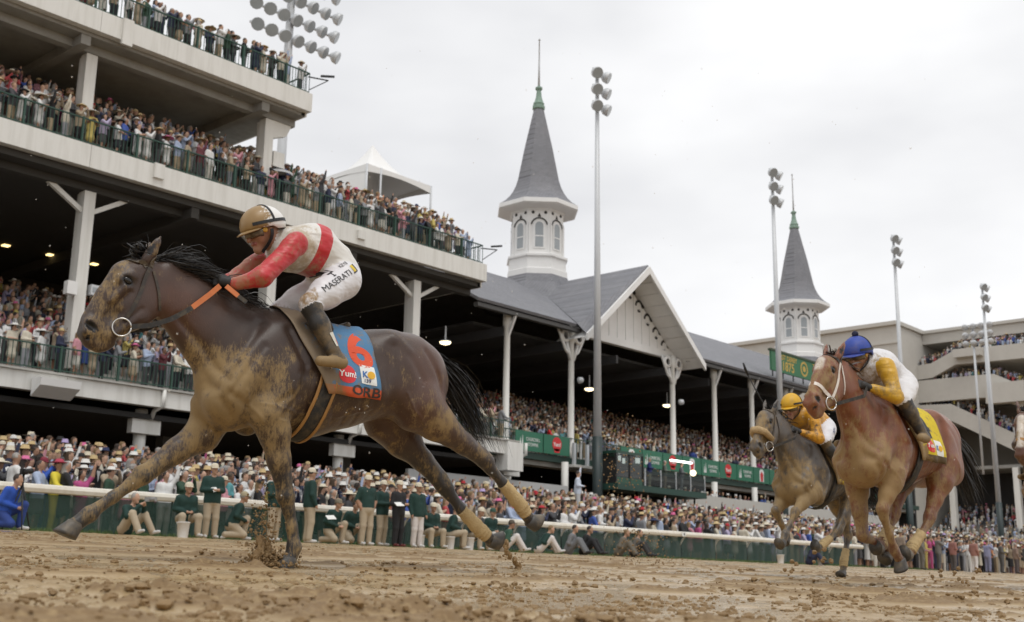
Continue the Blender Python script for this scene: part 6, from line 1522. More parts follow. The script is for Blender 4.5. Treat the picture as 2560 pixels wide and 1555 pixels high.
ARMS = {   # elbow, wrist for the +x arm; '-' mirrors
 'down': ((.255, .03, 1.13), (.25, -.07, .90)), 'hold': ((.25, .02, 1.14), (.07, -.25, 1.13)), 'phone': ((.255, -.16, 1.26), (.075, -.26, 1.54)),
 'raise': ((.29, -.08, 1.62), (.31, -.12, 1.90)), 'clap': ((.26, -.08, 1.16), (.04, -.29, 1.27)), 'rail': ((.27, -.12, 1.14), (.17, -.36, 1.06)), 'cross': ((.25, -.06, 1.14), (-.08, -.19, 1.20)), 'pocket': ((.29, .05, 1.14), (.19, -.02, .93))}
def person_sdf(arm='down', arm2=None, legs='stand', skirt=False, vox=.028, jacket=True, prop=None, lean=0.0, long_hair=False):
    """local frame: facing -y, origin on the ground under the pelvis"""
    S = SDF(.04); L = {}
    if legs == 'stand':
        pel = np.array((0, 0, .93)); hips = {e: np.array((e*.095, 0, .90)) for e in (-1, 1)}
        kn = {e: np.array((e*.105, -.02, .49)) for e in (-1, 1)}; an = {e: np.array((e*.11, .02, .09)) for e in (-1, 1)}; toe = {e: an[e] + [e*.03, -.17, -.045] for e in (-1, 1)}; tilt = lean
    elif legs == 'bucket':
        pel = np.array((0, 0, .44)); hips = {e: np.array((e*.10, 0, .42)) for e in (-1, 1)}; kn = {e: np.array((e*.20, -.40, .47)) for e in (-1, 1)}; an = {e: np.array((e*.20, -.38, .09)) for e in (-1, 1)}; toe = {e: an[e] + [e*.04, -.17, -.045] for e in (-1, 1)}; tilt = .22 + lean
    elif legs == 'ground':
        pel = np.array((0, .05, .14)); hips = {e: np.array((e*.10, .05, .13)) for e in (-1, 1)}; kn = {e: np.array((e*.20, -.30, .46)) for e in (-1, 1)}; an = {e: np.array((e*.22, -.52, .09)) for e in (-1, 1)}; toe = {e: an[e] + [e*.03, -.18, .0] for e in (-1, 1)}; tilt = .30 + lean
    else:   # crouch: one knee down
        pel = np.array((0, .05, .36)); hips = {e: np.array((e*.10, .04, .34)) for e in (-1, 1)}; kn = {1: np.array((.14, -.32, .52)), -1: np.array((-.13, -.22, .12))}; an = {1: np.array((.14, -.25, .09)), -1: np.array((-.12, .22, .10))}; toe = {1: np.array((.17, -.43, .045)), -1: np.array((-.12, .30, .04))}; tilt = .35 + lean
    c, s = math.cos(tilt), math.sin(tilt); stand_p = np.array((0, 0, .93))
    def U(p): d = np.array(p, float) - stand_p; return pel + np.array([d[0], d[1]*c - d[2]*s, d[2]*c + d[1]*s])
    S.rc(U((0, 0, .90)), U((0, .0, 1.12)), .155, .145, 2 if jacket or skirt else 3, .05, 1.0); S.sph(pel + [0, 0, -.01], .150, 3, .05); 
    S.rc(U((-.075, 0, 1.0)), U((-.08, 0, 1.33)), .125, .128, 2, .06); S.rc(U((.085, 0, 1.0)), U((.09, 0, 1.33)), .125, .128, 2, .06)
    S.rc(U((-.13, .01, 1.40)), U((.13, .01, 1.40)), .075, .075, 2, .06)
    S.rc(U((0, .01, 1.42)), U((0, -.01, 1.54)), .055, .052, 0, .02)
    hd = U((0, -.02, 1.63)); f = lambda x, y, z: hd + np.array((x, y, z))
    S.ell(f(0, .005, .03), (.078, .098, .105), lab=0, k=.03); S.rc(f(0, -.02, -.03), f(0, -.055, -.085), .062, .034, 0, .03)
    S.rc(f(0, -.095, .01), f(0, -.115, -.03), .010, .014, 0, .015)
    for e in (-1, 1):
        S.rc(f(e*.078, .0, .01), f(e*.076, .0, -.03), .014, .012, 0, .012); S.sph(f(e*.032, -.100, .012), .011, 8, .004, sub=True)
    S.rc(f(-.02, -.092, -.062), f(.02, -.092, -.062), .006, .006, 8, .004, sub=True)
    S.ell(f(0, .022, .052), (.085, .095, .095), lab=1, k=.012)
    if long_hair: S.rc(f(0, .05, .03), f(0, .075, -.14), .085, .07, 1, .03)
    for e in (-1, 1):
        nm = arm if e > 0 else (arm2 or arm); el, wr = ARMS[nm]; el = np.array(el)*[e, 1, 1]; wr = np.array(wr)*[e, 1, 1]
        if nm == 'cross': wr = np.array((-.08*e, -.20, 1.17 + .04*e))
        sh = U((e*.19, .01, 1.40)); el, wr = U(el), U(wr)
        S.rc(sh, el, .078, .064, 9, .04); S.rc(el, wr, .062, .046, 9 if jacket else 0, .03)
        d = wr - el; d /= np.linalg.norm(d); S.rc(wr, wr + d*.075, .034, .030, 0, .015); S.rc(wr + d*.06, wr + d*.13, .020, .014, 0, .015); S.rc(wr + d*.02, wr + d*.06 + np.array((-e*.045, -.01, .02)), .015, .011, 0, .01)
        if not skirt:
            S.rc(hips[e], kn[e], .112, .086, 10, .03); S.rc(kn[e], an[e] + [0, 0, .02], .084, .074, 10, .03)
        else:
            S.rc(kn[e], an[e], .055, .036, 0, .02)
        S.rc(an[e] + [0, .01, -.035], toe[e], .045, .036, 4, .02)
    if skirt: S.rc(pel, (0, 0, .56) if legs == 'stand' else kn[1]*[0, 1, 1] + [0, 0, -.05], .14, .185, 3, .04)
    V, Fq, lab = S.mesh(vox); V = relax(V, Fq, 1, .4)
    zu = .93 + (V - pel) @ np.array([0, -s, c]); tor = np.isin(lab, (2, 3)); hem = .84 if jacket else .95
    if not skirt: lab = np.where(tor, np.where(zu > hem, 2, 3), lab)
    if not skirt and legs == 'stand': lab = np.where((lab == 10) & (zu > hem), 2, lab)
    lab = np.where(lab == 9, 2, np.where(lab == 10, 3, lab))
    fl = lab[Fq]; fm = np.array([np.bincount(q).argmax() for q in fl])
    # shirt front and lapel for jackets
    cen = V[Fq].mean(1)
    me = np_mesh('person', V, Fq, True, fm)
    for m in PM: me.materials.append(m)
    return me, hd, U
def add_prop(me_base, kind):
    return None
def hat_mesh(kind):
    mb = MB()
    if kind == 'cap':
        mb.lathe([(.0, .12), (.05, .112), (.085, .085), (.098, .045), (.10, .0)], (0, .01, .045), 14)
        vs = [(math.cos(a)*.098, .01 - math.sin(a)*.098, .05) for a in np.linspace(.35, 2.79, 8)] + [(math.cos(a)*.085, .01 - .095 - math.sin(a)*.085, .035) for a in np.linspace(.2, 2.94, 8)]
        mb.add(vs + [(x, y, z - .008) for x, y, z in vs], [(i, i+1, 8+i+1, 8+i) for i in range(7)] + [(16+8+i, 16+8+i+1, 16+i+1, 16+i) for i in range(7)] + [(8+i, 8+i+1, 24+i+1, 24+i) for i in range(7)])
    elif kind == 'brim':
        mb.lathe([(0, .125), (.06, .12), (.095, .10), (.105, .03), (.15, .022), (.205, .038), (.21, .03), (.15, .012), (.10, .02)], (0, 0, .05), 18)
    elif kind == 'wide':
        mb.lathe([(0, .11), (.06, .105), (.10, .08), (.112, .03), (.20, .03), (.29, .0), (.295, -.01), (.20, .018), (.10, .02)], (0, .01, .05), 20)
        for k in range(6):
            a = k*1.05; mb.lathe([(0, .05), (.035, .03), (.04, 0), (.02, -.02)], (.09*math.cos(a) + .05, .03 + .06*math.sin(a), .13), 7)
    elif kind == 'fedora':
        mb.lathe([(0, .105), (.05, .12), (.085, .115), (.098, .03), (.14, .02), (.175, .035), (.178, .028), (.14, .01), (.10, .02)], (0, 0, .055), 16)
    else:   # hood
        mb.lathe([(0, .13), (.07, .115), (.11, .06), (.118, -.02), (.11, -.10), (.12, -.16)], (0, .035, .02), 12)
    me = bpy.data.meshes.new('hat'); me.from_pydata(mb.v, [], mb.f); me.polygons.foreach_set('use_smooth', np.ones(len(me.polygons), bool)); me.materials.append(HATM); return me
HATS = {k: hat_mesh(k) for k in ('cap', 'brim', 'wide', 'fedora', 'hood')}

_pc = {}
def base_person(**kw):
    k = tuple(sorted(kw.items()))
    if k not in _pc: _pc[k] = person_sdf(**kw)
    return _pc[k]
def new_person(loc, rz, kw, top, bottom, label, group=None, hat=None, hat_c=None, skin=None, hair=None, shoe=(.02, .02, .02), sc=1.0, name='person', cat='person'):
    me, hd, U = base_person(**kw); o = bpy.data.objects.new(name, me); COL.objects.link(o); o.location = loc; o.rotation_euler = (0, 0, rz); o.scale = (sc, sc, sc)
    o['skin_colour'] = list(skin or rng.choice(SKINS[:5])); o['hair_colour'] = list(hair or rng.choice(HAIRS)); o['top_colour'] = list(top); o['bottom_colour'] = list(bottom); o['shoe_colour'] = list(shoe)
    tag(o, label, cat, group)
    if hat:
        h = bpy.data.objects.new('hat', HATS[hat]); COL.objects.link(h); h.parent = o; h.location = tuple(hd + [0, 0, .0]); h['hat_colour'] = list(hat_c or (.6, .55, .42))
    return o

# ------------------------------------------------------------------ officials and photographers by the rail
GREENJ, KHAKI, WHITEP, BLK = (.007, .036, .029), (.40, .33, .235), (.62, .58, .56), (.012, .012, .014)
TANCAP = (.62, .56, .44)
GP = 'officials waiting along the rail'
def spot(px, Y=24.2):
    d = ray(px*2560/2464, 1330); p = d*(Y/d[1]); return (p[0], Y, gz(Y))
def offi(px, legs, arm, top, bot, label, rz=0.0, arm2=None, hat='cap', hat_c=TANCAP, Y=24.2, sc=1.0, jacket=True, shoe=(.55, .55, .54), lean=0.0, skin=None):
    return new_person(spot(px, Y), rz, dict(arm=arm, arm2=arm2, legs=legs, vox=.02, jacket=jacket, lean=lean), top, bot, label, GP, hat, hat_c, skin=skin or SKINS[rng.randrange(3)], shoe=shoe, sc=sc)
offi(8, 'crouch', 'hold', (.02, .08, .42), (.02, .05, .22), 'person in bright blue rain jacket crouching beside a tripod', .6, hat=None)
offi(305, 'ground', 'phone', GREENJ, KHAKI, 'person in green jacket sitting on the ground behind a raised camera', .3, hat=None)
offi(440, 'bucket', 'hold', GREENJ, KHAKI, 'person in green jacket and tan cap sitting on the lone white bucket', -.2)
offi(505, 'stand', 'hold', GREENJ, KHAKI, 'person in green jacket and tan cap standing and holding a folded paper', -.3)
offi(562, 'crouch', 'hold', GREENJ, KHAKI, 'person in green jacket crouching in profile beside the standing man with paper', 1.1, hat_c=(.35, .3, .2))
offi(657, 'stand', 'cross', GREENJ, KHAKI, 'person in green jacket standing with folded arms behind the mud splash', .2, hat_c=TANCAP)
offi(742, 'stand', 'down', GREENJ, KHAKI, 'tall person in green jacket and tan cap standing in profile by the rail', 1.2, sc=1.05, Y=23.6)
offi(797, 'crouch', 'hold', GREENJ, KHAKI, 'person in green jacket crouching low over a white paper', .2, hat_c=(.2, .17, .12))
offi(842, 'crouch', 'hold', (.012, .045, .036), KHAKI, 'person in dark green jacket kneeling half hidden behind the short sleeved man', .0, hat=None, Y=24.6)
offi(880, 'stand', 'pocket', GREENJ, KHAKI, 'person in green short sleeved shirt standing with arms held away', -.1, jacket=False, Y=23.7, sc=1.03)
offi(918, 'stand', 'hold', GREENJ, KHAKI, 'person in green jacket standing between the green shirt and the black suit', .2, Y=24.3)
offi(957, 'stand', 'hold', BLK, BLK, 'person in black suit and tan cap holding white papers', .1, shoe=(.12, .02, .02), Y=23.7)
offi(1003, 'stand', 'down', GREENJ, WHITEP, 'person in green jacket and pale trousers standing beside the black suit', -.1, Y=23.8)
offi(1034, 'bucket', 'hold', GREENJ, KHAKI, 'person in green jacket sitting on a bucket next to pale trousers', -.2)
offi(1083, 'bucket', 'hold', GREENJ, KHAKI, 'person in green jacket sitting sideways on a bucket with knees together', .9)
offi(1140, 'bucket', 'hold', (.05, .06, .065), KHAKI, 'person in grey jacket bent forward on a bucket', .1, lean=.15)
offi(1176, 'bucket', 'hold', GREENJ, (.5, .47, .42), 'person in green jacket sitting under the trailing hind legs of the bay', .0, hat_c=(.03, .08, .06), Y=24.6)
offi(1218, 'ground', 'hold', (.03, .085, .055), WHITEP, 'person in faded green jacket sitting on the grass in white trousers', .9, hat_c=(.1, .08, .06))
offi(1302, 'ground', 'hold', GREENJ, WHITEP, 'person in green jacket leaning forward on the grass past the raised hoof', .9, lean=.25, hat=None)
offi(1372, 'ground', 'hold', (.17, .175, .185), (.15, .155, .165), 'person in light grey suit sitting on the verge', .5, hat=None, shoe=BLK)
offi(1408, 'ground', 'hold', BLK, BLK, 'person in black suit and red tie sitting beside the grey suit', .4, hat=None, shoe=BLK)
offi(1492, 'ground', 'hold', (.14, .125, .10), (.13, .115, .09), 'person in camouflage uniform sitting on the verge, head bowed', .5, hat=None, lean=.1, shoe=BLK)
offi(1528, 'ground', 'hold', (.13, .12, .105), (.03, .03, .03), 'person in camouflage jacket and dark trousers sitting with knees drawn up', .4, hat=None, shoe=BLK)
offi(1948, 'ground', 'hold', (.02, .025, .06), (.02, .025, .06), 'person in navy suit sitting on the verge beside two white buckets', .4, hat=None, shoe=BLK)
# people standing out on the track edge far right, past the end of the rail
FR = [(2120, (.02, .02, .025), BLK, 'black coat'), (2165, (.25, .2, .16), KHAKI, 'tan jacket'), (2215, (.18, .17, .15), (.15, .14, .12), 'grey brown jacket'), (2255, (.16, .15, .14), (.1, .1, .1), 'dark grey suit'), (2290, (.3, .14, .12), (.1, .09, .09), 'dusty red coat'), (2340, (.32, .16, .13), (.68, .66, .66), 'rust jacket and white trousers'), (2372, (.24, .25, .38), (.2, .21, .32), 'pale blue suit'), (2405, (.10, .095, .09), (.08, .08, .08), 'charcoal suit with white shirt'), (2440, (.28, .2, .16), (.12, .1, .1), 'light brown jacket'), (2462, (.1, .1, .1), (.05, .05, .05), 'black jacket and grey hat')]
for i, (px, a, b, w_) in enumerate(FR):
    new_person(spot(px, 24.4 - .5*(i % 2)), .9 + rng.uniform(-.5, .4), dict(arm=('phone', 'hold', 'down')[i % 3], legs='stand', vox=.028), a, b, 'person in %s on the muddy track edge past the rail' % w_, 'people on the track edge', ('fedora' if i in (1, 9) else None), (.3, .28, .24))

# buckets, tripod, papers, camera
def bucket(p, label, tip=0.0):
    t = thing('bucket', label, 'bucket', p, 0, 'white buckets along the rail'); bm = mat('bucket_plastic', (.70, .70, .70), .45, .05, dirt=(.4, .32, .2), dirt_amt=.4, dscale=6)
    MB().lathe([(.115, 0), (.145, .33), (.155, .335), (.155, .355), (.142, .355), (.112, .02), (0, .02)], (0, 0, 0), 18).build('pail', bm, t, True, local=True)
    MB().tube([(.155*math.cos(a), .03, .345 - .14*math.sin(a)) for a in np.linspace(0, math.pi, 12)], .006, 5).build('handle', GALV, t, True, local=True)
for px, Y, lb in ((440, 23.75, 'white bucket upside the feet of the man sitting alone'), (1083, 23.9, 'white bucket under the man sitting sideways'), (1130, 23.85, 'white bucket before the man in grey jacket'), (1010, 24.0, 'white bucket behind the pale trousers'), (1876, 24.0, 'white bucket on the grass by the dark horse forelegs'), (1972, 24.0, 'white bucket beside the man in navy suit')):
    bucket(spot(px, Y), lb)
bucket(spot(440, 24.25), 'white bucket used as a seat by the man sitting alone')
def tripod(px, Y):
    p = np.array(spot(px, Y)); t = thing('tripod', 'black camera tripod standing by the rail beside the blue jacket', 'tripod', tuple(p))
    for a in (0.3, 2.4, 4.5): MB().tube([(0, 0, .95), (.32*math.cos(a), .32*math.sin(a), 0)], [.022, .014], 6).build('leg', BLACK, t, True, local=True)
    MB().tube([(0, 0, .85), (0, 0, 1.15)], .025, 8).build('column', BLACK, t, True, local=True)
    MB().box(-.07, .07, -.05, .05, 1.15, 1.27).build('camera_body', BLACK, t, local=True); MB().tube([(0, -.05, 1.21), (0, -.32, 1.21)], [.05, .06], 12).build('lens', BLACK, t, True, local=True)
tripod(42, 24.0)
def paper(px, Y, z, lb, s=.14):
    p = spot(px, Y); t = tag(MB().add([(-s, -.02, 0), (s, -.02, .02), (s, .1, .12), (-s, .1, .10), (-s, -.02, -.004), (s, -.02, .016), (s, .1, .116), (-s, .1, .096)], [(0, 1, 2, 3), (7, 6, 5, 4), (0, 4, 5, 1), (1, 5, 6, 2), (2, 6, 7, 3), (3, 7, 4, 0)]).build('paper', PM[5]), lb, 'paper'); t.location = (p[0], Y, p[2] + z)
paper(512, 23.93, 1.10, 'folded white paper held by the man standing in tan cap', .07); paper(797, 23.7, .62, 'white paper held by the crouching man'); paper(961, 23.40, 1.08, 'stack of white papers held by the black suit'); 
cm_ = tag(MB().box(-.07, .07, -.1, .02, -.05, .05).tube([(0, -.1, 0), (0, -.24, 0)], [.045, .05], 10).build('camera', mat('grey_camera', (.25, .25, .25), .4)), 'pale camera held up by the man sitting on the ground', 'camera'); p = spot(305, 24.2); cm_.location = (p[0] + .10, 23.62, p[2] + .78); cm_.rotation_euler = (0, 0, .3)

# ------------------------------------------------------------------ spectators
PAL = [('white', (.68, .68, .67)), ('cream', (.62, .56, .43)), ('navy', (.018, .026, .07)), ('black', (.014, .014, .016)), ('charcoal', (.06, .062, .07)), ('grey', (.24, .25, .27)), ('pale blue', (.34, .43, .62)), ('pink', (.62, .24, .30)), ('lavender', (.42, .36, .56)), ('red', (.48, .03, .035)), ('yellow', (.64, .50, .06)), ('royal blue', (.03, .09, .42)), ('tan', (.38, .29, .18)), ('dark green', (.02, .07, .035)), ('turquoise', (.06, .33, .36)), ('magenta', (.50, .04, .22)), ('maroon', (.14, .02, .03)), ('orange', (.60, .20, .04))]
PAL = [(n_, tuple(.78*v + .22*(.3*c[0] + .55*c[1] + .15*c[2]) for v in c)) for n_, c in PAL]
WTS = [24, 12, 9, 11, 8, 8, 9, 5, 3, 3, 2, 2, 10, 2, 1, 1, 1.5, .7]
HATC = [('white', (.70, .69, .66)), ('straw', (.55, .42, .22)), ('cream', (.62, .56, .44)), ('black', (.015, .015, .016)), ('pink', (.65, .16, .32)), ('red', (.45, .03, .04)), ('navy', (.02, .03, .09)), ('lavender', (.45, .36, .58))]
BOT = [(.02, .022, .03), (.38, .30, .20), (.06, .06, .065), (.30, .31, .34), (.014, .014, .016), (.55, .53, .48)]
POSE = [('phone', None, 'raising a phone'), ('clap', None, 'clapping'), ('hold', None, 'hands held together'), ('raise', 'hold', 'waving one arm'), ('raise', None, 'cheering with both arms'), ('rail', None, 'hands on the railing'), ('cross', None, 'arms folded'), ('down', None, 'arms at the sides')]
PW = [24, 13, 24, 5, 2, 15, 10, 9]
USED = set()
def roll(place):
    cn, cc = rng.choices(PAL, WTS)[0]; female = rng.random() < .45; ai = rng.choices(range(8), PW)[0]; arm, arm2, pt = POSE[ai]
    hat = rng.choices([None, 'brim', 'wide', 'fedora', 'cap'], [58, 9, 16 if female else 2, 9, 7])[0]; hn, hc = rng.choices(HATC, [30, 26, 18, 10, 0, 0, 4, 0] if not female else [34, 20, 16, 10, 8, 5, 4, 4])[0]
    bot = cc if female and rng.random() < .7 else rng.choice(BOT); gar = 'dress' if female and bot == cc else ('jacket' if not female else 'top')
    bn = 'dark' if max(bot) < .1 else ('tan' if bot == BOT[1] else ('grey' if bot == BOT[3] else 'pale'))
    extra = ' and %s %s' % (hn, {'brim': 'brimmed hat', 'wide': 'wide hat', 'fedora': 'fedora', 'cap': 'cap'}[hat]) if hat else ('' if gar == 'dress' else ' and %s %s' % (bn, 'skirt' if female else 'trousers'))
    return cc, bot, female, ai, arm, arm2, hat, hc, 'person in %s %s%s %s %s' % (cn, gar, extra, pt, place)
def spectator(x, y, z, place, group, rail=True, seat=False):
    for _ in range(60):
        cc, bot, female, ai, arm, arm2, hat, hc, lb = roll(place)
        if lb not in USED and len(lb.split()) <= 16: break
    USED.add(lb)
    return new_person((x, y, z), rng.gauss(.75, .35), dict(arm=arm, arm2=arm2, legs='stand', skirt=female, vox=.036, jacket=not (female and ai % 2), long_hair=female), cc, bot, lb, group, hat, hc, sc=rng.uniform(.93, 1.05) - (.05 if female else 0))
def in_view(x, y, z, m=60):
    px, py, d = proj((x, y, z)); return d > 0 and -m < px < W_PX + m and -m < py < H_PX + m
n_ind = 0; crowd_spots = []
def row(x0, x1, y, z, step, place, group, indiv, key, jit=.12, skip=0.0):
    global n_ind
    x = x0
    while x < x1:
        xx, yy = x + rng.uniform(-jit, jit), y + rng.uniform(-.1, .1)
        if in_view(xx, yy, z + 1.5) and rng.random() > skip:
            if indiv: spectator(xx, yy, z, place, group); n_ind += 1
            else: crowd_spots.append((key, xx, yy, z))
        x += step*rng.uniform(.8, 1.25)
row(14, 44.6, 40.55, 7.06, .60, 'at lowest balcony railing', 'people along the lowest balcony railing', True, '')
row(14, 42.0, 40.62, 15.9, .50, 'at middle balcony railing', 'people along the middle balcony railing', True, '')
row(14, 42.0, 41.25, 16.36, .56, 'in middle balcony second row', 'people in the second row of the middle balcony', True, '')
row(14, 30.6, 40.62, 21.38, .46, 'at top balcony railing', 'people along the top balcony railing', True, '')
row(12, 52.5, 26.75, .90, .55, 'behind white rail', 'people in the front row behind the white rail', True, '', skip=.03)
row(11.5, 36, 27.5, 1.0, .62, 'second row behind white rail', 'people in the second row behind the white rail', True, '')

# the mass of the crowd
row(14, 30.3, 41.4, 21.78, .55, '', '', False, 'top')
row(14, 31.0, 43.6, 17.74, .52, '', '', False, 'middle')
for k in range(2): row(14, 42.0, 42.0 + .80*k, 16.82 + .46*k, .50, '', '', False, 'middle')
for k in range(1, 15): row(14, 44.6, 40.55 + .85*k, 7.0 + .33*k, .58 + .012*k, '', '', False, 'lower', skip=.08)
for k in range(0, 15):
    y = 28.2 + .68*k; row(11, 118, y, .92 + .17*(y - 27), .60, '', '', False, 'apron', skip=.05)
row(36, 118, 27.5, 1.0, .58, '', '', False, 'apron'); row(52.5, 118, 26.75, .9, .58, '', '', False, 'apron'); row(54, 118, 26.0, .9, .6, '', '', False, 'apron')
for k in range(0, 16): row(45.5, 91, 42.75 + .82*k, 6.9 + .29*k, .56 + .01*k, '', '', False, 'stand', skip=.06)
row(46, 92, 44.0, 2.6, .7, '', '', False, 'under', skip=.3); row(61, 92, 41.5, 4.2, .6, '', '', False, 'under', skip=.2)
def terr(pts, rows, key):
    for (ya, za), (yb, zb) in zip(pts[:-1], pts[1:]):
        n = int(abs(ya-yb)/.55)
        for i in range(n):
            u = (i + rng.random()*.6)/n
            for r_ in range(rows):
                x, y, z = 148.75 + .8*r_, ya + (yb-ya)*u, za + (zb-za)*u - .85 + .42*r_
                if in_view(x, y, z): crowd_spots.append((key, x, y, z))
terr([(63, 28.4), (59.4, 28.5), (56.2, 29.9), (42, 29.8)], 3, 'terrace'); terr([(62.4, 26.4), (51.5, 26.3), (49.5, 25.2), (44, 22.5)], 2, 'terrace'); terr([(61.4, 23.2), (57.2, 23.0), (44, 15.6)], 3, 'terrace')
for i in range(9):
    y = 60
    while y > 38: crowd_spots.append(('terrace', 146.6 + i*.9, y, 4.9 + i*.5)); y -= .75*rng.uniform(.8, 1.2)
for i in range(3):
    for j in range(7): crowd_spots.append(('tent', 39.2 + j*.55 + rng.uniform(-.1, .1), 45.7 + i*.9, 18.25))

def lowpoly(pose, female, hat):
    """about 150 triangles; part ids: 0 skin 1 hair 2 top 3 bottom 4 hat 5 shirt"""
    V = []; Fs = []; P = []
    def ringloft(rings, n, pid, cap=True):
        b = len(V)
        for (cx, cy, cz, rx, ry) in rings:
            for k in range(n): a = 2*math.pi*k/n; V.append((cx + rx*math.cos(a), cy + ry*math.sin(a), cz))
        for i in range(len(rings)-1):
            for k in range(n):
                q = (b + i*n + k, b + i*n + (k+1) % n, b + (i+1)*n + (k+1) % n, b + (i+1)*n + k); Fs.append((q[0], q[1], q[2])); Fs.append((q[0], q[2], q[3])); P.extend([pid, pid])
        if cap:
            t = b + (len(rings)-1)*n
            for k in range(1, n-1): Fs.append((t, t+k, t+k+1)); P.append(pid)
    def limb(a, b_, ra, rb, pid, n=5):
        a, b_ = np.array(a), np.array(b_); d = b_-a; d = d/np.linalg.norm(d); s = np.cross(d, (0, 1, .3)); s /= np.linalg.norm(s); u = np.cross(d, s); b0 = len(V)
        for p, r_ in ((a, ra), (b_, rb)):
            for k in range(n): an_ = 2*math.pi*k/n; V.append(tuple(p + (s*math.cos(an_) + u*math.sin(an_))*r_))
        for k in range(n):
            q = (b0 + k, b0 + (k+1) % n, b0 + n + (k+1) % n, b0 + n + k); Fs.append((q[0], q[1], q[2])); Fs.append((q[0], q[2], q[3])); P.extend([pid, pid])
        for k in range(1, n-1): Fs.append((b0 + n, b0 + n + k, b0 + n + k + 1)); P.append(pid)
    if female: ringloft([(0, 0, .45, .19, .16), (0, 0, .95, .16, .13)], 7, 3, False); limb((.08, 0, .5), (.08, 0, .02), .05, .035, 0, 4); limb((-.08, 0, .5), (-.08, 0, .02), .05, .035, 0, 4)
    else: limb((.1, 0, .95), (.11, 0, .02), .1, .06, 3, 5); limb((-.1, 0, .95), (-.11, 0, .02), .1, .06, 3, 5)
    ringloft([(0, 0, .9, .165, .12), (0, 0, 1.1, .155, .115), (0, 0, 1.33, .205, .125), (0, .005, 1.45, .15, .08), (0, 0, 1.50, .055, .05)], 8, 2)
    if not female:
        b = len(V); V.extend([(-.05, -.13, 1.42), (.05, -.13, 1.42), (.0, -.138, 1.12)]); Fs.append((b, b+2, b+1)); P.append(5)
    ringloft([(0, 0, 1.47, .05, .05), (0, -.02, 1.53, .065, .075), (0, -.015, 1.62, .078, .095), (0, -.01, 1.70, .07, .085)], 8, 0)
    if hat is None: ringloft([(0, .03, 1.60 if not female else 1.50, .082, .085), (0, .015, 1.68, .085, .098), (0, .005, 1.745, .055, .065)], 8, 1)
    elif hat == 'wide': ringloft([(0, 0, 1.675, .27, .27), (0, 0, 1.69, .12, .12), (0, 0, 1.79, .09, .09)], 9, 4); ringloft([(0, 0, 1.672, .10, .10), (0, 0, 1.674, .268, .268)], 9, 4, False); ringloft([(0, .04, 1.52, .08, .07), (0, .03, 1.67, .085, .085)], 6, 1, False)
    elif hat == 'brim': ringloft([(0, 0, 1.68, .19, .19), (0, 0, 1.69, .11, .11), (0, 0, 1.80, .085, .085)], 9, 4); ringloft([(0, .03, 1.60, .08, .08), (0, .02, 1.68, .085, .09)], 6, 1, False)
    else: ringloft([(0, 0, 1.67, .10, .105), (0, 0, 1.75, .085, .09), (0, 0, 1.78, .04, .04)], 8, 4); b = len(V); V.extend([(-.07, -.08, 1.68), (.07, -.08, 1.68), (.05, -.19, 1.665), (-.05, -.19, 1.665)]); Fs.extend([(b, b+1, b+2), (b, b+2, b+3)]); P.extend([4, 4])
    arm, arm2, _ = POSE[pose]
    for e in (1, -1):
        el, wr = ARMS[arm if e > 0 else (arm2 or arm)]; el, wr = np.array(el)*[e, 1, 1], np.array(wr)*[e, 1, 1]
        limb((e*.19, 0, 1.40), el, .065, .05, 2); limb(el, wr, .05, .035, 2 if (pose + e) % 3 else 0); d = wr-el; d /= np.linalg.norm(d); limb(wr, wr + d*.11, .036, .025, 0, 4)
    return np.array(V), np.array(Fs), np.array(P)
VAR = [lowpoly(p, f, h) for p in (0, 0, 0, 1, 2, 2, 5, 6, 6, 3) for f, h in ((False, None), (True, None), (False, None), (True, None), (False, None), (True, None), (False, None), (True, 'wide'), (False, 'brim'), (False, 'cap'))]
CROWDM = bpy.data.materials.new('crowd_clothes'); _n, _b = nodes(CROWDM); _a = N(_n, 'Attribute', attribute_name='col'); _n.links.new(_a.outputs['Color'], _b.inputs['Base Color']); _b.inputs['Roughness'].default_value = .75
CL = {'top': 'standing crowd in the back row of the top balcony', 'middle': 'packed crowd in the rear rows of the middle balcony', 'lower': 'packed crowd filling the seats behind the lowest balcony railing', 'apron': 'dense crowd of racegoers packed on the apron behind the rail', 'stand': 'dense crowd filling the terraces under the grandstand roof', 'under': 'shaded people beneath the grandstand balcony', 'terrace': 'distant crowds on the beige building terraces', 'tent': 'people standing under the white party tent'}
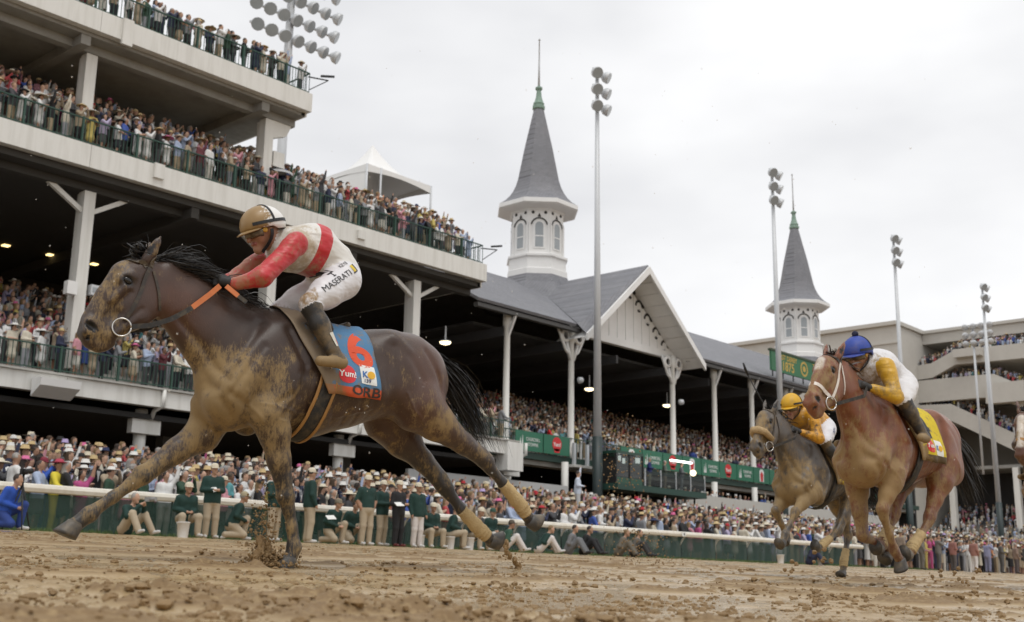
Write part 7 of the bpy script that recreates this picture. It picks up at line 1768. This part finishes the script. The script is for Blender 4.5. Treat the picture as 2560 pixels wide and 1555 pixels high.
def build_crowd(key):
    sp = [s for s in crowd_spots if s[0] == key]; Vs = []; Fs = []; Cs = []; nb = 0; pal = np.array([c for _, c in PAL]); w = np.array(WTS)/sum(WTS); pr = np.random.default_rng(len(sp))
    for _, x, y, z in sp:
        V, Ft, P = VAR[pr.integers(len(VAR))]; a = pr.normal(.75, .4); c, s = math.cos(a), math.sin(a); k = pr.uniform(.92, 1.06)
        Vs.append(np.c_[V[:, 0]*c - V[:, 1]*s, V[:, 0]*s + V[:, 1]*c, V[:, 2]]*k + [x, y, z]); Fs.append(Ft + nb); nb += len(V)
        top = pal[pr.choice(len(PAL), p=w)]*pr.uniform(.75, 1.1); cols = np.array([SKINS[pr.choice(6, p=(.24, .22, .2, .2, .08, .06))], HAIRS[pr.integers(5)], top, BOT[pr.integers(6)] if pr.random() < .7 else top, HATC[pr.choice(8, p=(.26, .26, .20, .12, .06, .04, .04, .02))][1], (.7, .7, .7)])
        Cs.append(cols[P])
    F_ = np.concatenate(Fs); fc = np.concatenate(Cs); V_ = np.concatenate(Vs)
    me = np_mesh('crowd', V_, F_, False); at = me.attributes.new('col', 'FLOAT_COLOR', 'CORNER'); cc = np.repeat(np.c_[fc, np.ones(len(fc))], 3, axis=0).astype(np.float32); at.data.foreach_set('color', cc.ravel())
    o = link('crowd', me, CROWDM); tag(o, CL[key], 'crowd', kind='stuff')
for key in CL: build_crowd(key)
print('PEOPLE individuals', n_ind, 'crowd', len(crowd_spots))

# people who stand out in the crowd
def stand_out(px, py, Y, top, bot, label, hat=None, hc=None, arm='hold', arm2=None, skirt=False, z=None):
    p = on_y(px*2560/2464, py*2560/2464, Y); new_person((p[0], Y, p[2] if z is None else z), .7, dict(arm=arm, arm2=arm2, legs='stand', skirt=skirt, vox=.036), top, bot, label, None, hat, hc)
stand_out(1322, 1042, 42.45, (.55, .02, .02), (.55, .02, .02), 'person in bright red dress leaning on the grandstand balcony over the adverts', arm='rail', skirt=True, z=6.9)
stand_out(1126, 1040, 42.5, (.70, .62, .03), (.70, .62, .03), 'person in bright yellow raincoat on the grandstand balcony behind the bay tail', z=6.9)
stand_out(1390, 1235, 30.5, (.58, .64, .74), (.5, .5, .5), 'person in pale shirt raised above the crowd waving a white paper', arm='raise', arm2='hold', z=2.75)
stand_out(1563, 1165, 39.6, (.02, .03, .14), (.50, .44, .30), 'person in navy blazer and cream trousers standing on the green platform', z=5.4)
stand_out(1600, 1165, 39.8, (.10, .12, .10), (.40, .30, .2), 'person in dark shirt beside the navy blazer on the green platform', z=5.4); stand_out(1640, 1168, 39.7, (.10, .11, .12), (.3, .3, .3), 'person in grey vest on the green platform', z=5.4)
stand_out(128, 1240, 26.9, (.70, .58, .05), (.70, .58, .05), 'person in yellow poncho and red bucket hat leaning on the white rail', 'brim', (.42, .05, .09), arm='rail', z=.9)
stand_out(93, 1225, 27.2, (.03, .10, .48), (.03, .10, .48), 'person in blue rain jacket and maroon cap aiming a camera', 'cap', (.2, .02, .04), arm='phone', z=.95)
